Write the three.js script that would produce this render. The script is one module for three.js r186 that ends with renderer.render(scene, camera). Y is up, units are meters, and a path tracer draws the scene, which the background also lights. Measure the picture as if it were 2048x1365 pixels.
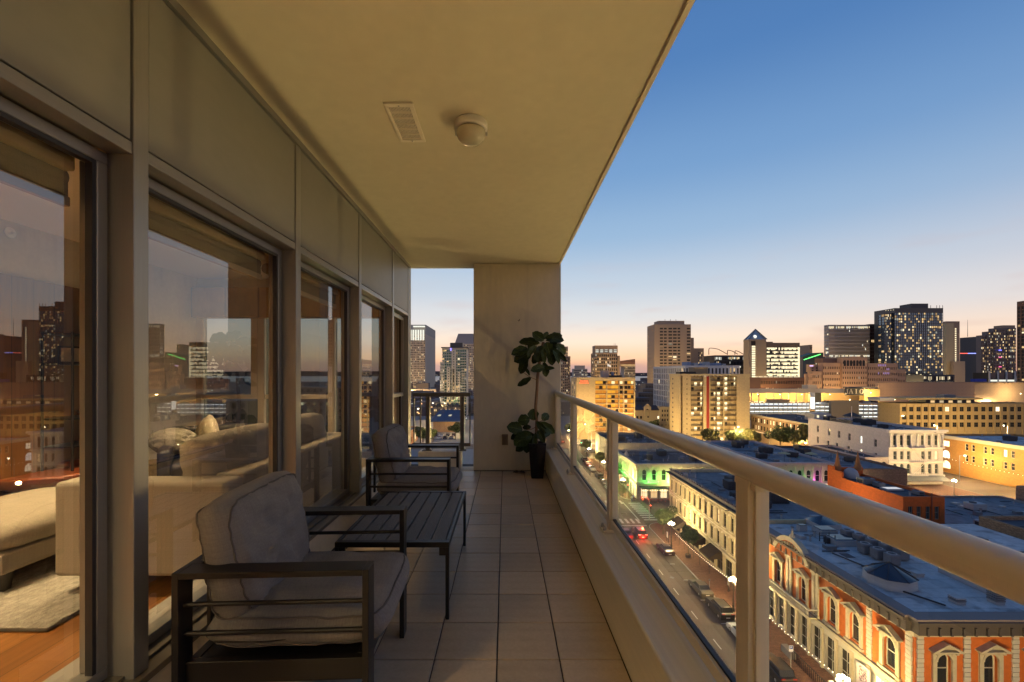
import * as THREE from 'three';
import { mergeGeometries, mergeVertices } from 'three/addons/utils/BufferGeometryUtils.js';
import { RoundedBoxGeometry } from 'three/addons/geometries/RoundedBoxGeometry.js';
import { MarchingCubes } from 'three/addons/objects/MarchingCubes.js';

// ---------------------------------------------------------------- camera, sky, sun, exposure
const scene = new THREE.Scene();
const EYE = 1.37, FOC = 870, PX = 1010, PY = 746, G = -31.63;           // eye height; focal length and vanishing point in photo pixels; street level
const camera = new THREE.PerspectiveCamera(2 * Math.atan(682.5 / FOC) * 180 / Math.PI, 2048 / 1365, 0.05, 12000);
camera.position.set(0, EYE, 0);
camera.lookAt(0, EYE, -1);
camera.setViewOffset(2048, 1365, 1024 - PX, 682.5 - PY, 2048, 1365);

const INT = 36, LAMP = 660;                                           // candela: each living room light, each street lamp
const lin = (v) => { v /= 255; return v <= 0.04045 ? v / 12.92 : ((v + 0.055) / 1.055) ** 2.4; };
const AZ = 0.1;                                                        // the sun went down a little to the right of the view
function skyTexture() {
  const W = 2048, H = 1024, data = new Float32Array(W * H * 4);
  const west = [[0, 206, 160, 146], [0.8, 226, 176, 150], [2, 251, 212, 176], [4, 245, 229, 212], [7, 215, 221, 228], [11, 186, 205, 226], [17, 146, 181, 219], [24, 114, 157, 208], [34, 80, 127, 188], [50, 54, 98, 162], [90, 40, 80, 142]];
  const east = [[0, 176, 150, 146], [3, 206, 170, 160], [8, 204, 186, 190], [14, 168, 168, 190], [20, 112, 140, 186], [28, 64, 106, 168], [34, 54, 96, 158], [50, 54, 98, 160], [90, 40, 80, 142]];
  const pick = (t, e, c) => { let i = 0; while (i < t.length - 2 && t[i + 1][0] < e) i++; const a = t[i], b = t[i + 1], k = Math.min(1, Math.max(0, (e - a[0]) / (b[0] - a[0]))), s = k * k * (3 - 2 * k) * 0.35 + k * 0.65; return lin(a[c]) + (lin(b[c]) - lin(a[c])) * s; };
  for (let y = 0; y < H; y++) {
    const e = ((y + 0.5) / H - 0.5) * 180, ee = Math.max(0, e);
    const cw = [1, 2, 3].map((c) => pick(west, ee, c)), ce = [1, 2, 3].map((c) => pick(east, ee, c));
    for (let x = 0; x < W; x++) {
      const a = ((x + 0.5) / W - 0.5) * 2 * Math.PI, az = Math.atan2(Math.cos(a), -Math.sin(a)), d = az - AZ;
      const w = Math.pow(0.5 + 0.5 * Math.cos(d), 1.7), o = (y * W + x) * 4, deg = az * 57.2958;
      // thin cloud: a low mauve bank on the horizon and a few wisps
      const n1 = fbm(deg * 0.35 + 7, e * 1.5, 4), n2 = fbm(deg * 0.16 + 31, e * 0.9 + 3, 4);
      let bank = e < 6 ? Math.min(1, Math.max(0, (1.1 + 2.3 * (n1 - 0.3) - e) * 1.6)) * 0.75 : 0;
      bank *= Math.min(1, Math.max(0.05, (1.0 - 0.03 * Math.abs(deg - 2))));
      const wisp = Math.max(0, n2 - 0.56) * Math.max(0, Math.min(1, e / 2)) * Math.max(0, 1 - e / 16) * 1.3;
      for (let c = 0; c < 3; c++) {
        let v = ce[c] + (cw[c] - ce[c]) * w;
        const cl = [0.42, 0.33, 0.38][c] * (0.55 + 0.45 * w), wl = [0.62, 0.42, 0.4][c] * (0.5 + 0.5 * w);
        v += (cl - v) * bank; v += (wl - v) * Math.min(0.5, wisp);
        data[o + c] = v * [0.93, 0.87, 0.81][c];
      }
      data[o + 3] = 1;
    }
  }
  const t = new THREE.DataTexture(data, W, H, THREE.RGBAFormat, THREE.FloatType);
  t.mapping = THREE.EquirectangularReflectionMapping; t.magFilter = THREE.LinearFilter; t.needsUpdate = true;
  return t;
}
// seeded lattice noise, used by the sky and by every texture
function hash(x, y) { let h = (Math.imul(x | 0, 374761393) + Math.imul(y | 0, 668265263)) | 0; h = Math.imul(h ^ (h >>> 13), 1274126177); return ((h ^ (h >>> 16)) >>> 0) / 4294967296; }
function vnoise(x, y, p = 0) {
  const ix = Math.floor(x), iy = Math.floor(y), fx = x - ix, fy = y - iy, u = fx * fx * (3 - 2 * fx), v = fy * fy * (3 - 2 * fy), m = (k) => (p ? ((k % p) + p) % p : k);
  const a = hash(m(ix), m(iy)), b = hash(m(ix + 1), m(iy)), c = hash(m(ix), m(iy + 1)), d = hash(m(ix + 1), m(iy + 1));
  return a + (b - a) * u + (c - a) * v + (a - b - c + d) * u * v;
}
function fbm(x, y, n = 4, p = 0) { let s = 0, a = 0.5, t = 0; for (let i = 0; i < n; i++) { s += a * vnoise(x, y, p); t += a; a *= 0.5; x *= 2; y *= 2; p *= 2; } return s / t; }
let seed = 12345;
const rnd = () => { seed = (Math.imul(seed, 1664525) + 1013904223) >>> 0; return seed / 4294967296; };
const rr = (a, b) => a + (b - a) * rnd();

scene.background = skyTexture();
scene.environment = scene.background;
const sun = new THREE.DirectionalLight(new THREE.Color(1, 0.55, 0.3), 0.03);   // the afterglow where the sun went down
sun.position.set(Math.sin(AZ) * 300, 14, -Math.cos(AZ) * 300);
sun.castShadow = true; sun.shadow.radius = 100;
Object.assign(sun.shadow.camera, { left: -300, right: 300, top: 200, bottom: -100, far: 1500 });
scene.add(sun, sun.target);
const renderer = new THREE.WebGLRenderer({ antialias: true });
renderer.toneMapping = THREE.LinearToneMapping;
renderer.toneMappingExposure = 1.25;
renderer.shadowMap.enabled = true;

// ---------------------------------------------------------------- helpers
const R = (deg) => deg * Math.PI / 180;
const X = (px, d) => (px - PX) / FOC * d, Y = (py, d) => EYE - (py - PY) / FOC * d;   // a photo position at a depth of d metres, in metres
const used = {};
function numbered(name) { const n = used[name] = (used[name] ?? -1) + 1; return n ? name + '_' + String(n).padStart(3, '0') : name; }
function tag(o, label, category, group) { o.userData.label = label; o.userData.category = category; if (group) o.userData.group = group; return o; }
function thing(name, label, category, pos = [0, 0, 0], group, turn = 0) {
  const o = new THREE.Group(); o.name = numbered(name); o.position.set(...pos); o.rotation.y = turn; scene.add(o);
  return tag(o, label, category, group);
}
function mesh(name, geo, mat, parent, m4) {
  const o = new THREE.Mesh(geo, mat); o.castShadow = o.receiveShadow = true;
  if (parent === scene) o.name = numbered(name); else o.name = name;
  if (m4) o.applyMatrix4(m4);
  (parent ?? scene).add(o);
  return o;
}
function structure(name, geo, mat) { const o = mesh(name, geo, mat, scene); o.userData.kind = 'structure'; return o; }
function copy(root, pos, label, group, turn) {
  const c = root.clone(); c.userData = { ...root.userData }; c.name = numbered(root.name.replace(/_\d{3}$/, '')); scene.add(c);
  if (pos) c.position.set(...pos); if (turn !== undefined) c.rotation.y = turn;
  if (label) c.userData.label = label; if (group) c.userData.group = group;
  return c;
}
const T = (x, y, z) => new THREE.Matrix4().makeTranslation(x, y, z);
const V = (x, y, z) => new THREE.Vector3(x, y, z);
function boxGeo(w, h, d) {
  const g = new THREE.BoxGeometry(w, h, d), uv = g.attributes.uv, s = [[d, h], [d, h], [w, d], [w, d], [w, h], [w, h]];
  for (let i = 0; i < 24; i++) uv.setXY(i, uv.getX(i) * s[i >> 2][0], uv.getY(i) * s[i >> 2][1]);
  return g;
}
const CUBE = new THREE.BoxGeometry(1, 1, 1);
class MB {                                                              // collects pieces and merges them into one named mesh
  constructor() { this.g = []; }
  add(g, m) { g = g.index ? g.toNonIndexed() : g.clone(); if (m) g.applyMatrix4(m); for (const k of Object.keys(g.attributes)) if (!['position', 'normal', 'uv'].includes(k)) g.deleteAttribute(k); if (!g.attributes.uv) g.setAttribute('uv', new THREE.BufferAttribute(new Float32Array(g.attributes.position.count * 2), 2)); this.g.push(g); return this; }
  box(x0, y0, z0, x1, y1, z1, m) { const g = boxGeo(Math.abs(x1 - x0), Math.abs(y1 - y0), Math.abs(z1 - z0)); g.translate((x0 + x1) / 2, (y0 + y1) / 2, (z0 + z1) / 2); return this.add(g, m); }
  rbox(x0, y0, z0, x1, y1, z1, r, m, seg = 2) { const g = new RoundedBoxGeometry(Math.abs(x1 - x0), Math.abs(y1 - y0), Math.abs(z1 - z0), seg, r); g.translate((x0 + x1) / 2, (y0 + y1) / 2, (z0 + z1) / 2); return this.add(g, m); }
  rod(a, b, r0, r1 = r0, n = 10) {
    const d = b.clone().sub(a), g = new THREE.CylinderGeometry(r1, r0, d.length(), n, 1);
    return this.add(g, new THREE.Matrix4().compose(a.clone().add(b).multiplyScalar(0.5), new THREE.Quaternion().setFromUnitVectors(V(0, 1, 0), d.clone().normalize()), V(1, 1, 1)));
  }
  tube(pts, r, seg = 40, n = 8, closed = false) { return this.add(new THREE.TubeGeometry(new THREE.CatmullRomCurve3(pts, closed, 'catmullrom', 0.3), seg, r, n, closed)); }
  ball(x, y, z, r, n = 10) { return this.add(new THREE.SphereGeometry(r, n, n), T(x, y, z)); }
  lathe(pts, n, m) { return this.add(new THREE.LatheGeometry(pts.map((p) => new THREE.Vector2(...p)), n), m); }
  each(name, mat, parent, m4) { return this.g.map((g) => mesh(name, g, mat, parent, m4)); }
  get geo() { return mergeGeometries(this.g); }
  build(name, mat, parent, m4) { if (!this.g.length) return null; return mesh(name, this.geo, mat, parent, m4); }
}
const box = (name, mat, parent, x0, y0, z0, x1, y1, z1, m) => new MB().box(x0, y0, z0, x1, y1, z1).build(name, mat, parent, m);

function tex(size, f, srgb = true, rep) {                               // f(u, v) -> [r, g, b] 0..255 or one number
  const d = new Uint8Array(size * size * 4);
  for (let y = 0; y < size; y++) for (let x = 0; x < size; x++) { let c = f(x / size, y / size, x, y); if (typeof c === 'number') c = [c, c, c]; const o = (y * size + x) * 4; for (let k = 0; k < 3; k++) d[o + k] = Math.max(0, Math.min(255, c[k])); d[o + 3] = 255; }
  const t = new THREE.DataTexture(d, size, size); t.wrapS = t.wrapT = THREE.RepeatWrapping; t.magFilter = THREE.LinearFilter; t.minFilter = THREE.LinearFilter;
  if (srgb) t.colorSpace = THREE.SRGBColorSpace; if (rep) t.repeat.set(...rep); t.needsUpdate = true;
  return t;
}
function M(r, g, b, rough = 0.8, o = {}) { const m = new THREE.MeshPhysicalMaterial({ roughness: rough, ...o }); m.color.setRGB(r, g, b); return m; }
function glow(r, g, b, k, base = 0.5) { const m = new THREE.MeshStandardMaterial({ roughness: 0.6 }); m.color.setRGB(base, base, base); m.emissive.setRGB(r, g, b); m.emissiveIntensity = k; return m; }

// ---------------------------------------------------------------- textures and materials
// Tints near white, so that material colour stays the real base colour.
const tSpeck = tex(512, (u, v) => { const n = fbm(u * 8, v * 8, 5, 8), k = fbm(u * 90 + 3, v * 90, 2, 90); return 234 + 30 * (n - 0.5) + 22 * (k - 0.5); }, true, [0.4, 0.4]);
const tPlain = tex(256, (u, v) => { const n = fbm(u * 4, v * 4, 4, 4), k = fbm(u * 60, v * 60, 2, 60); return 240 + 12 * (n - 0.5) + 8 * (k - 0.5); }, true, [0.3, 0.3]);
const tStucco = tex(512, (u, v) => { const n = fbm(u * 5 + 9, v * 5, 4, 5), k = fbm(u * 64, v * 64, 3, 64), s = fbm(u * 26, v * 3, 3, 13); return [238 + 18 * (n - 0.5) + 12 * (k - 0.5) - 40 * Math.max(0, s - 0.62), 237 + 19 * (n - 0.5) + 12 * (k - 0.5) - 44 * Math.max(0, s - 0.62), 235 + 21 * (n - 0.5) + 12 * (k - 0.5) - 30 * Math.max(0, s - 0.6)]; }, true, [0.5, 0.5]);
const bStucco = tex(512, (u, v) => 128 + 150 * (fbm(u * 50, v * 50, 4, 50) - 0.5), false, [0.9, 0.9]);
const tWeave = tex(512, (u, v, x, y) => { const s = fbm(u * 120, v * 14, 3, 14), t2 = fbm(u * 14 + 5, v * 120, 3, 14), g = hash(x, y); return 224 + 34 * (s - 0.5) + 34 * (t2 - 0.5) + 30 * (g - 0.5); }, true, [5, 5]);
const bWeave = tex(512, (u, v, x, y) => 128 + 40 * Math.sin(u * Math.PI * 2 * 128) * Math.sin(v * Math.PI * 2 * 128) + 70 * (hash(x, y) - 0.5), false, [2.6, 2.6]);
const tTile = tex(512, (u, v) => { const n = fbm(u * 4 + 2, v * 9, 5, 1), k = fbm(u * 70, v * 70, 2, 70); return [234 + 36 * (n - 0.5) + 14 * (k - 0.5), 233 + 40 * (n - 0.5) + 14 * (k - 0.5), 230 + 44 * (n - 0.5) + 16 * (k - 0.5)]; }, true, [1.3, 1.3]);
const bGrain = tex(512, (u, v) => { const w = u * 26 + 5 * fbm(u * 5, v * 3, 3, 1) + 2.2 * fbm(u * 12, v * 4 + 8, 2, 4); return 128 + 110 * Math.sin(w * 6.283) ; }, false, [7, 1.6]);
const tGrain = tex(512, (u, v) => { const w = u * 26 + 5 * fbm(u * 5, v * 3, 3, 1) + 2.2 * fbm(u * 12, v * 4 + 8, 2, 4); return 200 + 45 * Math.sin(w * 6.283); }, true, [7, 1.6]);
const tAsphalt = tex(512, (u, v, x, y) => { const n = fbm(u * 4, v * 4, 5, 4), s = fbm(u * 40, v * 3, 3, 3); return 222 + 50 * (n - 0.5) + 34 * (s - 0.5) + 34 * (hash(x, y) - 0.5); }, true, [0.11, 0.11]);
const tBrick = tex(512, (u, v) => { const r = Math.floor(v * 16), c = Math.floor(u * 8 + (r % 2) * 0.5), fu = (u * 8 + (r % 2) * 0.5) % 1, fv = (v * 16) % 1, h = hash(((c % 8) + 8) % 8, r), j = fu < 0.06 || fv < 0.1; const b = j ? 120 : 212 + 50 * (h - 0.5) + 30 * (fbm(u * 6, v * 6, 3, 6) - 0.5); return b; }, true, [0.5, 0.5]);
const tRoof = tex(512, (u, v) => { const n = fbm(u * 5, v * 5, 5, 5), k = fbm(u * 40, v * 40, 3, 40), seam = (v * 6) % 1 < 0.03 ? -48 : (u * 2) % 1 < 0.008 ? -30 : 0, patch = hash(Math.floor(u * 7), Math.floor(v * 6)) > 0.86 ? -16 : 0, st = Math.max(0, fbm(u * 9 + 4, v * 9, 3, 9) - 0.58) * -220; return 230 + 50 * (n - 0.5) + 22 * (k - 0.5) + seam + st + patch; }, true, [0.09, 0.09]);
const tPlank = tex(512, (u, v) => { const p = Math.floor(u * 8), n = fbm(u * 60, v * 5 + p * 3.3, 4, 5), h = hash(p, 3); const j = (u * 8) % 1 < 0.03 ? 0.6 : 1; return [(210 + 60 * (n - 0.5) + 36 * (h - 0.5)) * j, (200 + 66 * (n - 0.5) + 40 * (h - 0.5)) * j, (188 + 66 * (n - 0.5) + 40 * (h - 0.5)) * j]; }, true, [0.7, 0.5]);
const bPile = tex(512, (u, v, x, y) => 255 * (0.5 * hash(x, y) + 0.5 * fbm(u * 80, v * 80, 3, 80)), false, [1.6, 1.6]);
const tPile = tex(512, (u, v, x, y) => 170 + 70 * fbm(u * 60, v * 60, 3, 60) + 30 * (hash(x, y) - 0.5), true, [1.6, 1.6]);

const m = {
  stucco: M(0.68, 0.62, 0.47, 0.9, { map: tStucco, bumpMap: bStucco, bumpScale: 0.002 }),
  ceiling: M(0.69, 0.63, 0.45, 0.9, { map: tPlain }),
  curb: M(0.78, 0.7, 0.53, 0.85, { map: tStucco, bumpMap: bStucco, bumpScale: 0.002 }),
  tile: [0, 1, 2, 3].map((k) => M(0.55 + 0.036 * k, 0.44 + 0.028 * k, 0.3 + 0.02 * k, 0.4, { map: tTile })),
  grout: M(0.06, 0.045, 0.032, 0.95, { map: tSpeck }),
  panel: M(0.235, 0.23, 0.2, 0.45, { metalness: 0.1, map: tPlain }),
  alu: M(0.31, 0.305, 0.28, 0.36, { metalness: 0.5, map: tPlain }),
  aluDark: M(0.16, 0.14, 0.11, 0.4, { metalness: 0.5 }),
  gap: M(0.015, 0.013, 0.01, 0.9),
  gasket: M(0.02, 0.02, 0.022, 0.5),
  glass: M(1, 1, 1, 0.0, { transmission: 1, ior: 2.3 }),
  railGlass: M(0.97, 0.985, 0.98, 0.0, { transmission: 1, ior: 1.52 }),
  rail: M(0.8, 0.71, 0.54, 0.46, { metalness: 0.0, clearcoat: 0.12, clearcoatRoughness: 0.35, map: tPlain }),
  iron: M(0.015, 0.0125, 0.0105, 0.42, { metalness: 0.2, map: tSpeck }),
  cushion: M(0.25, 0.228, 0.202, 0.95, { map: tWeave, bumpMap: bWeave, bumpScale: 0.0008, sheen: 0.3 }),
  piping: M(0.1, 0.088, 0.076, 0.95),
  slat: M(0.11, 0.095, 0.085, 0.4, { map: tGrain, bumpMap: bGrain, bumpScale: 0.0012 }),
  white: M(0.75, 0.73, 0.68, 0.6), steel: M(0.5, 0.48, 0.45, 0.3, { metalness: 0.9 }),
  black: M(0.012, 0.012, 0.015, 0.35),
};
// ---------------------------------------------------------------- the balcony
const FAR = 6.08, NEAR = 2.3, WALLX = -1.36, CEIL = 2.9;
{ // floor: grout bed with each tile a piece of its own
  const f = structure('balcony_floor', boxGeo(2.3, 0.28, FAR + NEAR + 0.5).translate(-0.36, -0.152, (NEAR - FAR - 0.5) / 2), m.grout);
  const xs = [-1.238, -0.938, -0.638, -0.338, -0.038, 0.262], g = new RoundedBoxGeometry(0.294, 0.02, 0.3005, 2, 0.004), gs = [0, 1, 2, 3].map((k) => { const q = g.clone(); const p = q.attributes.position, uv = q.attributes.uv; for (let i = 0; i < p.count; i++) uv.setXY(i, p.getX(i) + k * 0.31, p.getZ(i) + k * 0.17); return q; });
  for (let r = 0; r < 24; r++) for (let c = 0; c < 6; c++) {
    const t = mesh('tile', gs[(r * 5 + c * 3) % 4], m.tile[Math.floor(hash(c + 3, r) * 4)], f);
    t.position.set(xs[c] + 0.15, -0.012 + 0.0015 * hash(r, c), -6.07 + 0.1535 + r * 0.307);
    if (r === 0) { t.scale.z = 0.98; }
  }
}
{ // ceiling slab with a drip edge
  const b = new MB().box(-1.6, CEIL, NEAR, 0.75, CEIL + 0.32, -FAR - 0.3);
  const c = b.build('balcony_ceiling', m.ceiling, scene); c.userData.kind = 'structure';
  box('drip_edge', m.curb, c, 0.75, CEIL - 0.012, NEAR, 0.776, CEIL + 0.34, -FAR);
}
const homeTower = thing('apartment_tower', 'beige apartment tower that carries this balcony, seen as its floor edge and storeys', 'building');
box('lower_storeys', m.stucco, homeTower, -24, G, 14, -0.6, -0.42, -6.3);
box('upper_storeys', m.stucco, homeTower, -24, CEIL + 0.33, 14, 0.74, 30, -6.36);
{ // wall across the far end, and its twin behind the camera
  const w = new MB().rbox(-0.44, 0, -FAR - 0.34, 0.783, CEIL - 0.002, -FAR, 0.012).build('end_wall', m.stucco, scene);
  tag(w, 'beige stucco wall across the far end of the balcony behind the potted fig', 'wall');
  const hook = new MB().tube([V(X(1036, 6.07), Y(641, 6.07), -6.075), V(X(1038, 6.0), Y(642, 6.0), -6.03), V(X(1040, 6.0), Y(638, 6.0), -6.02)], 0.004, 10, 6).build('hook', m.iron, w);
  const b = box('near_wall', m.stucco, scene, -1.36, 0, NEAR, 0.783, CEIL, NEAR + 0.3);
  tag(b, 'beige stucco wall closing the balcony behind the camera', 'wall');
  const o = thing('outlet_cover', 'brown weatherproof outlet cover low on the end wall left of the plant', 'outlet', [X(1010, FAR), Y(879.5, FAR), -FAR + 0.001]);
  new MB().rbox(-0.043, -0.075, 0, 0.043, 0.075, 0.022, 0.006).build('cover', M(0.2, 0.14, 0.07, 0.5), o);
  new MB().rbox(-0.03, -0.058, 0.02, 0.03, 0.058, 0.034, 0.006).build('lid', M(0.17, 0.12, 0.06, 0.45), o);
}
{ // low curb that carries the railing
  const c = new MB().rbox(0.568, -0.1, NEAR, 0.79, 0.312, -FAR + 0.002, 0.012).build('balcony_curb', m.curb, scene);
  tag(c, 'low beige stucco curb along the open side of the balcony under the railing', 'curb wall');
  const e = new MB().rbox(-1.22, -0.1, -FAR - 0.26, -0.62, 0.262, -FAR - 0.02, 0.012).build('end_curb', m.curb, scene);
  tag(e, 'short beige curb under the small end railing left of the end wall', 'curb wall');
  box('slab_edge', m.curb, e, -1.36, -0.28, -6.36, -0.44, -0.001, -6.05);
}
function post(root, x, z, w, dpt, y0, y1, side, mt = m.rail) {
  const p = new MB().rbox(x - w / 2, y0, z - dpt / 2, x + w / 2, y1, z + dpt / 2, 0.003).build('post', mt, root);
  new MB().rbox(x - 0.075, y0, z - 0.06, x + 0.06, y0 + 0.012, z + 0.06, 0.004).build('base_plate', mt, p);
  const b = new MB(); for (const [dx, dz] of side) { b.lathe([[0.001, 0.034], [0.006, 0.032], [0.009, 0.026], [0.009, 0.02], [0.012, 0.019], [0.012, 0]], 8, T(x + dx, y0 + 0.008, z + dz)); } b.each('bolt', m.steel, p);
}
{ // the long railing
  const r = thing('balcony_railing', 'long railing with champagne tube handrail and glass panels on the street side', 'railing');
  const hz = new MB(), y = 1.083, x = 0.722;
  hz.add(new THREE.CapsuleGeometry(0.034, NEAR + 6.13, 8, 24).rotateX(Math.PI / 2), T(x, y, (NEAR - 6.13) / 2)).build('handrail', m.rail, r);
  const zs = [0.4, -1.27, -2.92, -4.57, -6.02];
  for (const z of zs) new MB().rbox(x - 0.024, y - 0.046, z - 0.055, x + 0.024, y - 0.026, z + 0.055, 0.004).build('bracket', m.rail, r);
  for (const z of zs) post(r, x, z, 0.062, 0.066, 0.312, y - 0.02, [[-0.06, 0.03], [-0.06, -0.03]]);
  for (let i = 0; i < 4; i++) {
    const a = zs[i] - 0.045, b = zs[i + 1] + 0.045, c = (a + b) / 2, L = a - b;
    mesh('glass_panel', new THREE.PlaneGeometry(L, 0.67).rotateY(Math.PI / 2), m.railGlass, r, T(x, 0.73, c));
    new MB().rbox(x - 0.022, 0.345, b, x + 0.022, 0.392, a, 0.004).build('bottom_rail', m.rail, r);
    new MB().box(x - 0.008, 0.392, b, x + 0.012, 0.402, a).each('gasket', m.gasket, r);
    new MB().box(x - 0.014, 0.39, a, x + 0.014, y - 0.03, a + 0.012).box(x - 0.014, 0.39, b - 0.012, x + 0.014, y - 0.03, b).each('glazing_channel', m.rail, r);
  }
}
{ // the short railing at the far end
  const r = thing('end_railing', 'short bronze railing with glass panels at the far left end of the balcony', 'railing');
  const z = -6.2, y = 1.06, x0 = X(825, 6.2), x1 = X(941, 6.2);
  new MB().rbox(x0, y - 0.03, z - 0.03, x1, y + 0.03, z + 0.03, 0.012).build('handrail', m.aluDark, r);
  for (const px of [856, 924.5]) post(r, X(px, 6.2), z, 0.058, 0.06, 0.262, y - 0.03, [[-0.045, 0.045], [0.045, 0.045]], m.aluDark);
  const c = new MB(); for (const px of [828, 841, 940]) c.box(X(px, 6.2) - 0.008, 0.33, z - 0.012, X(px, 6.2) + 0.008, y - 0.03, z + 0.012); c.each('glazing_channel', m.aluDark, r);
  for (const [a, b] of [[828.5, 840], [860.5, 920], [929, 939]]) { mesh('glass_panel', new THREE.PlaneGeometry(X(b, 6.2) - X(a, 6.2), 0.66), m.railGlass, r, T(X((a + b) / 2, 6.2), 0.69, z)); }
  new MB().box(x0, 0.325, z - 0.02, X(852, 6.2), 0.37, z + 0.02).box(X(860, 6.2), 0.325, z - 0.02, X(921, 6.2), 0.37, z + 0.02).box(X(928, 6.2), 0.325, z - 0.02, x1, 0.37, z + 0.02).each('bottom_rail', m.aluDark, r);
}
// ---------------------------------------------------------------- window wall of the apartment
const MU = [-0.84, 0.38, 1.622, 2.855, 4.08, 5.28, 6.14];               // depths of the mullions
{
  const w = thing('window_wall', 'grey metal and glass wall of the apartment along the left of the balcony', 'wall');
  const zN = NEAR, zF = -6.16;
  for (const d of [...MU, -2.06]) new MB().rbox(WALLX - 0.1, 0.225, -d - 0.034, WALLX + 0.004, CEIL - 0.045, -d + 0.034, 0.004).build('mullion', m.alu, w);
  box('backing', m.gap, w, WALLX - 0.07, 2.2, zN, WALLX - 0.034, CEIL, zF);
  new MB().box(WALLX - 0.03, CEIL - 0.04, zN, WALLX + 0.012, CEIL - 0.001, zF).build('top_trim', m.alu, w);
  const ms = [-2.06, ...MU];
  for (let i = 0; i < ms.length - 1; i++) {
    const a = -ms[i] - 0.04, b = -ms[i + 1] + 0.04;
    new MB().rbox(WALLX - 0.03, 2.218, b, WALLX - 0.002, CEIL - 0.048, a, 0.003).build('panel', m.panel, w);
    new MB().rbox(WALLX - 0.085, 2.168, b - 0.005, WALLX - 0.001, 2.212, a + 0.005, 0.003).build('head_rail', m.alu, w);
    if (i === 0) continue;
    const win = new MB(), xf = WALLX - 0.085, xb = WALLX - 0.15, y0 = 0.262, y1 = 2.165, e = 0.042;
    win.rbox(xb, y0, b, xf, y0 + e, a, 0.004).rbox(xb, y1 - e, b, xf, y1, a, 0.004).rbox(xb, y0 + e, b, xf, y1 - e, b + e, 0.004).rbox(xb, y0 + e, a - e, xf, y1 - e, a, 0.004);
    const last = i === ms.length - 2;
    if (last) win.rbox(xb, 1.05, b + e, xf + 0.03, 1.1, a - e, 0.004).rbox(xf, 1.1, b + 0.01, xf + 0.025, 2.14, b + 0.05, 0.003).rbox(xf, 1.1, a - 0.05, xf + 0.025, 2.14, a - 0.01, 0.003).rbox(xf, 2.1, b + 0.05, xf + 0.025, 2.14, a - 0.05, 0.003);
    const wm = win.build('window', m.alu, w);
    const in_ = new MB().box(xf - 0.03, y0 + e, a - e - 0.014, xf - 0.004, y1 - e, a - e).box(xf - 0.03, y0 + e, b + e, xf - 0.004, y1 - e, b + e + 0.014).box(xf - 0.03, y1 - e - 0.014, b + e + 0.014, xf - 0.004, y1 - e, a - e - 0.014);
    in_.build('gasket', m.gasket, wm);
    const p = (lo, hi) => { const q = mesh('pane', new THREE.PlaneGeometry(a - b - 2 * e, hi - lo).rotateY(Math.PI / 2 + R(0.8)), m.glass, wm, T(xf - 0.03, (lo + hi) / 2, (a + b) / 2)); q.castShadow = false; };
    if (last) { p(y0 + e, 1.05); p(1.1, y1 - e); } else p(y0 + e, y1 - e);
  }
  new MB().rbox(WALLX - 0.16, 0.222, zF, WALLX + 0.035, 0.25, zN, 0.004).build('sill', m.aluDark, w);
  new MB().box(WALLX - 0.11, 0.25, zF, WALLX - 0.03, 0.262, zN).build('sill_track', m.aluDark, w);
  new MB().box(WALLX - 0.2, -0.1, zF, WALLX + 0.01, 0.222, zN).build('curb', m.curb, w);
  new MB().rbox(WALLX - 0.14, -0.2, zF - 0.1, WALLX + 0.006, CEIL - 0.001, zF + 0.0, 0.004).build('corner_post', m.panel, w);
}
// ---------------------------------------------------------------- ceiling fittings
{
  const l = thing('ceiling_lamp', 'white jelly jar lamp with frosted dome on the balcony ceiling, unlit', 'lamp', [X(942, 2.66), CEIL, -2.66]);
  new MB().lathe([[0.001, 0], [0.096, 0], [0.1, -0.006], [0.1, -0.036], [0.094, -0.044], [0.08, -0.046], [0.001, -0.046]], 40).build('base_ring', M(0.72, 0.68, 0.58, 0.5), l);
  new MB().lathe([[0.079, -0.044], [0.088, -0.052], [0.09, -0.06], [0.088, -0.078], [0.078, -0.1], [0.058, -0.12], [0.03, -0.13], [0.001, -0.132]], 40).build('dome', M(0.5, 0.46, 0.32, 0.12, { clearcoat: 0.6, clearcoatRoughness: 0.1 }), l);
  const c = new MB(); for (const a of [R(200), R(-20)]) c.rod(V(Math.cos(a) * 0.1, -0.012, Math.sin(a) * 0.1), V(Math.cos(a) * 0.1, -0.062, Math.sin(a) * 0.1), 0.006); c.each('clip', m.steel, l);
  const v = thing('ceiling_vent', 'beige rectangular air vent grille with six rows of slots on the ceiling', 'vent', [-0.605, CEIL, -2.66]);
  const W2 = 0.083, L2 = 0.205, f = new MB();
  f.rbox(-W2, -0.012, -L2, W2, 0, -L2 + 0.033, 0.003).rbox(-W2, -0.012, L2 - 0.033, W2, 0, L2, 0.003).rbox(-W2, -0.012, -L2 + 0.033, -W2 + 0.022, 0, L2 - 0.033, 0.003).rbox(W2 - 0.022, -0.012, -L2 + 0.033, W2, 0, L2 - 0.033, 0.003);
  for (let i = 1; i < 6; i++) { const z = -L2 + 0.033 + i * (2 * L2 - 0.066) / 6; f.box(-W2 + 0.022, -0.01, z - 0.005, W2 - 0.022, -0.003, z + 0.005); }
  const vm = M(0.7, 0.64, 0.5, 0.55); f.build('frame', vm, v);
  const s = new MB(); for (let i = 0; i < 15; i++) { const x = -W2 + 0.026 + i * 0.0081; s.box(x, -0.009, -L2 + 0.035, x + 0.0036, -0.002, L2 - 0.035); } s.each('slat', vm, v);
  box('duct', m.gap, v, -W2 + 0.02, -0.0015, -L2 + 0.03, W2 - 0.02, -0.0005, L2 - 0.03);
  new MB().ball(0, -0.012, -L2 + 0.018, 0.006).ball(0, -0.012, L2 - 0.018, 0.006).each('screw', m.steel, v);
}
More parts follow.
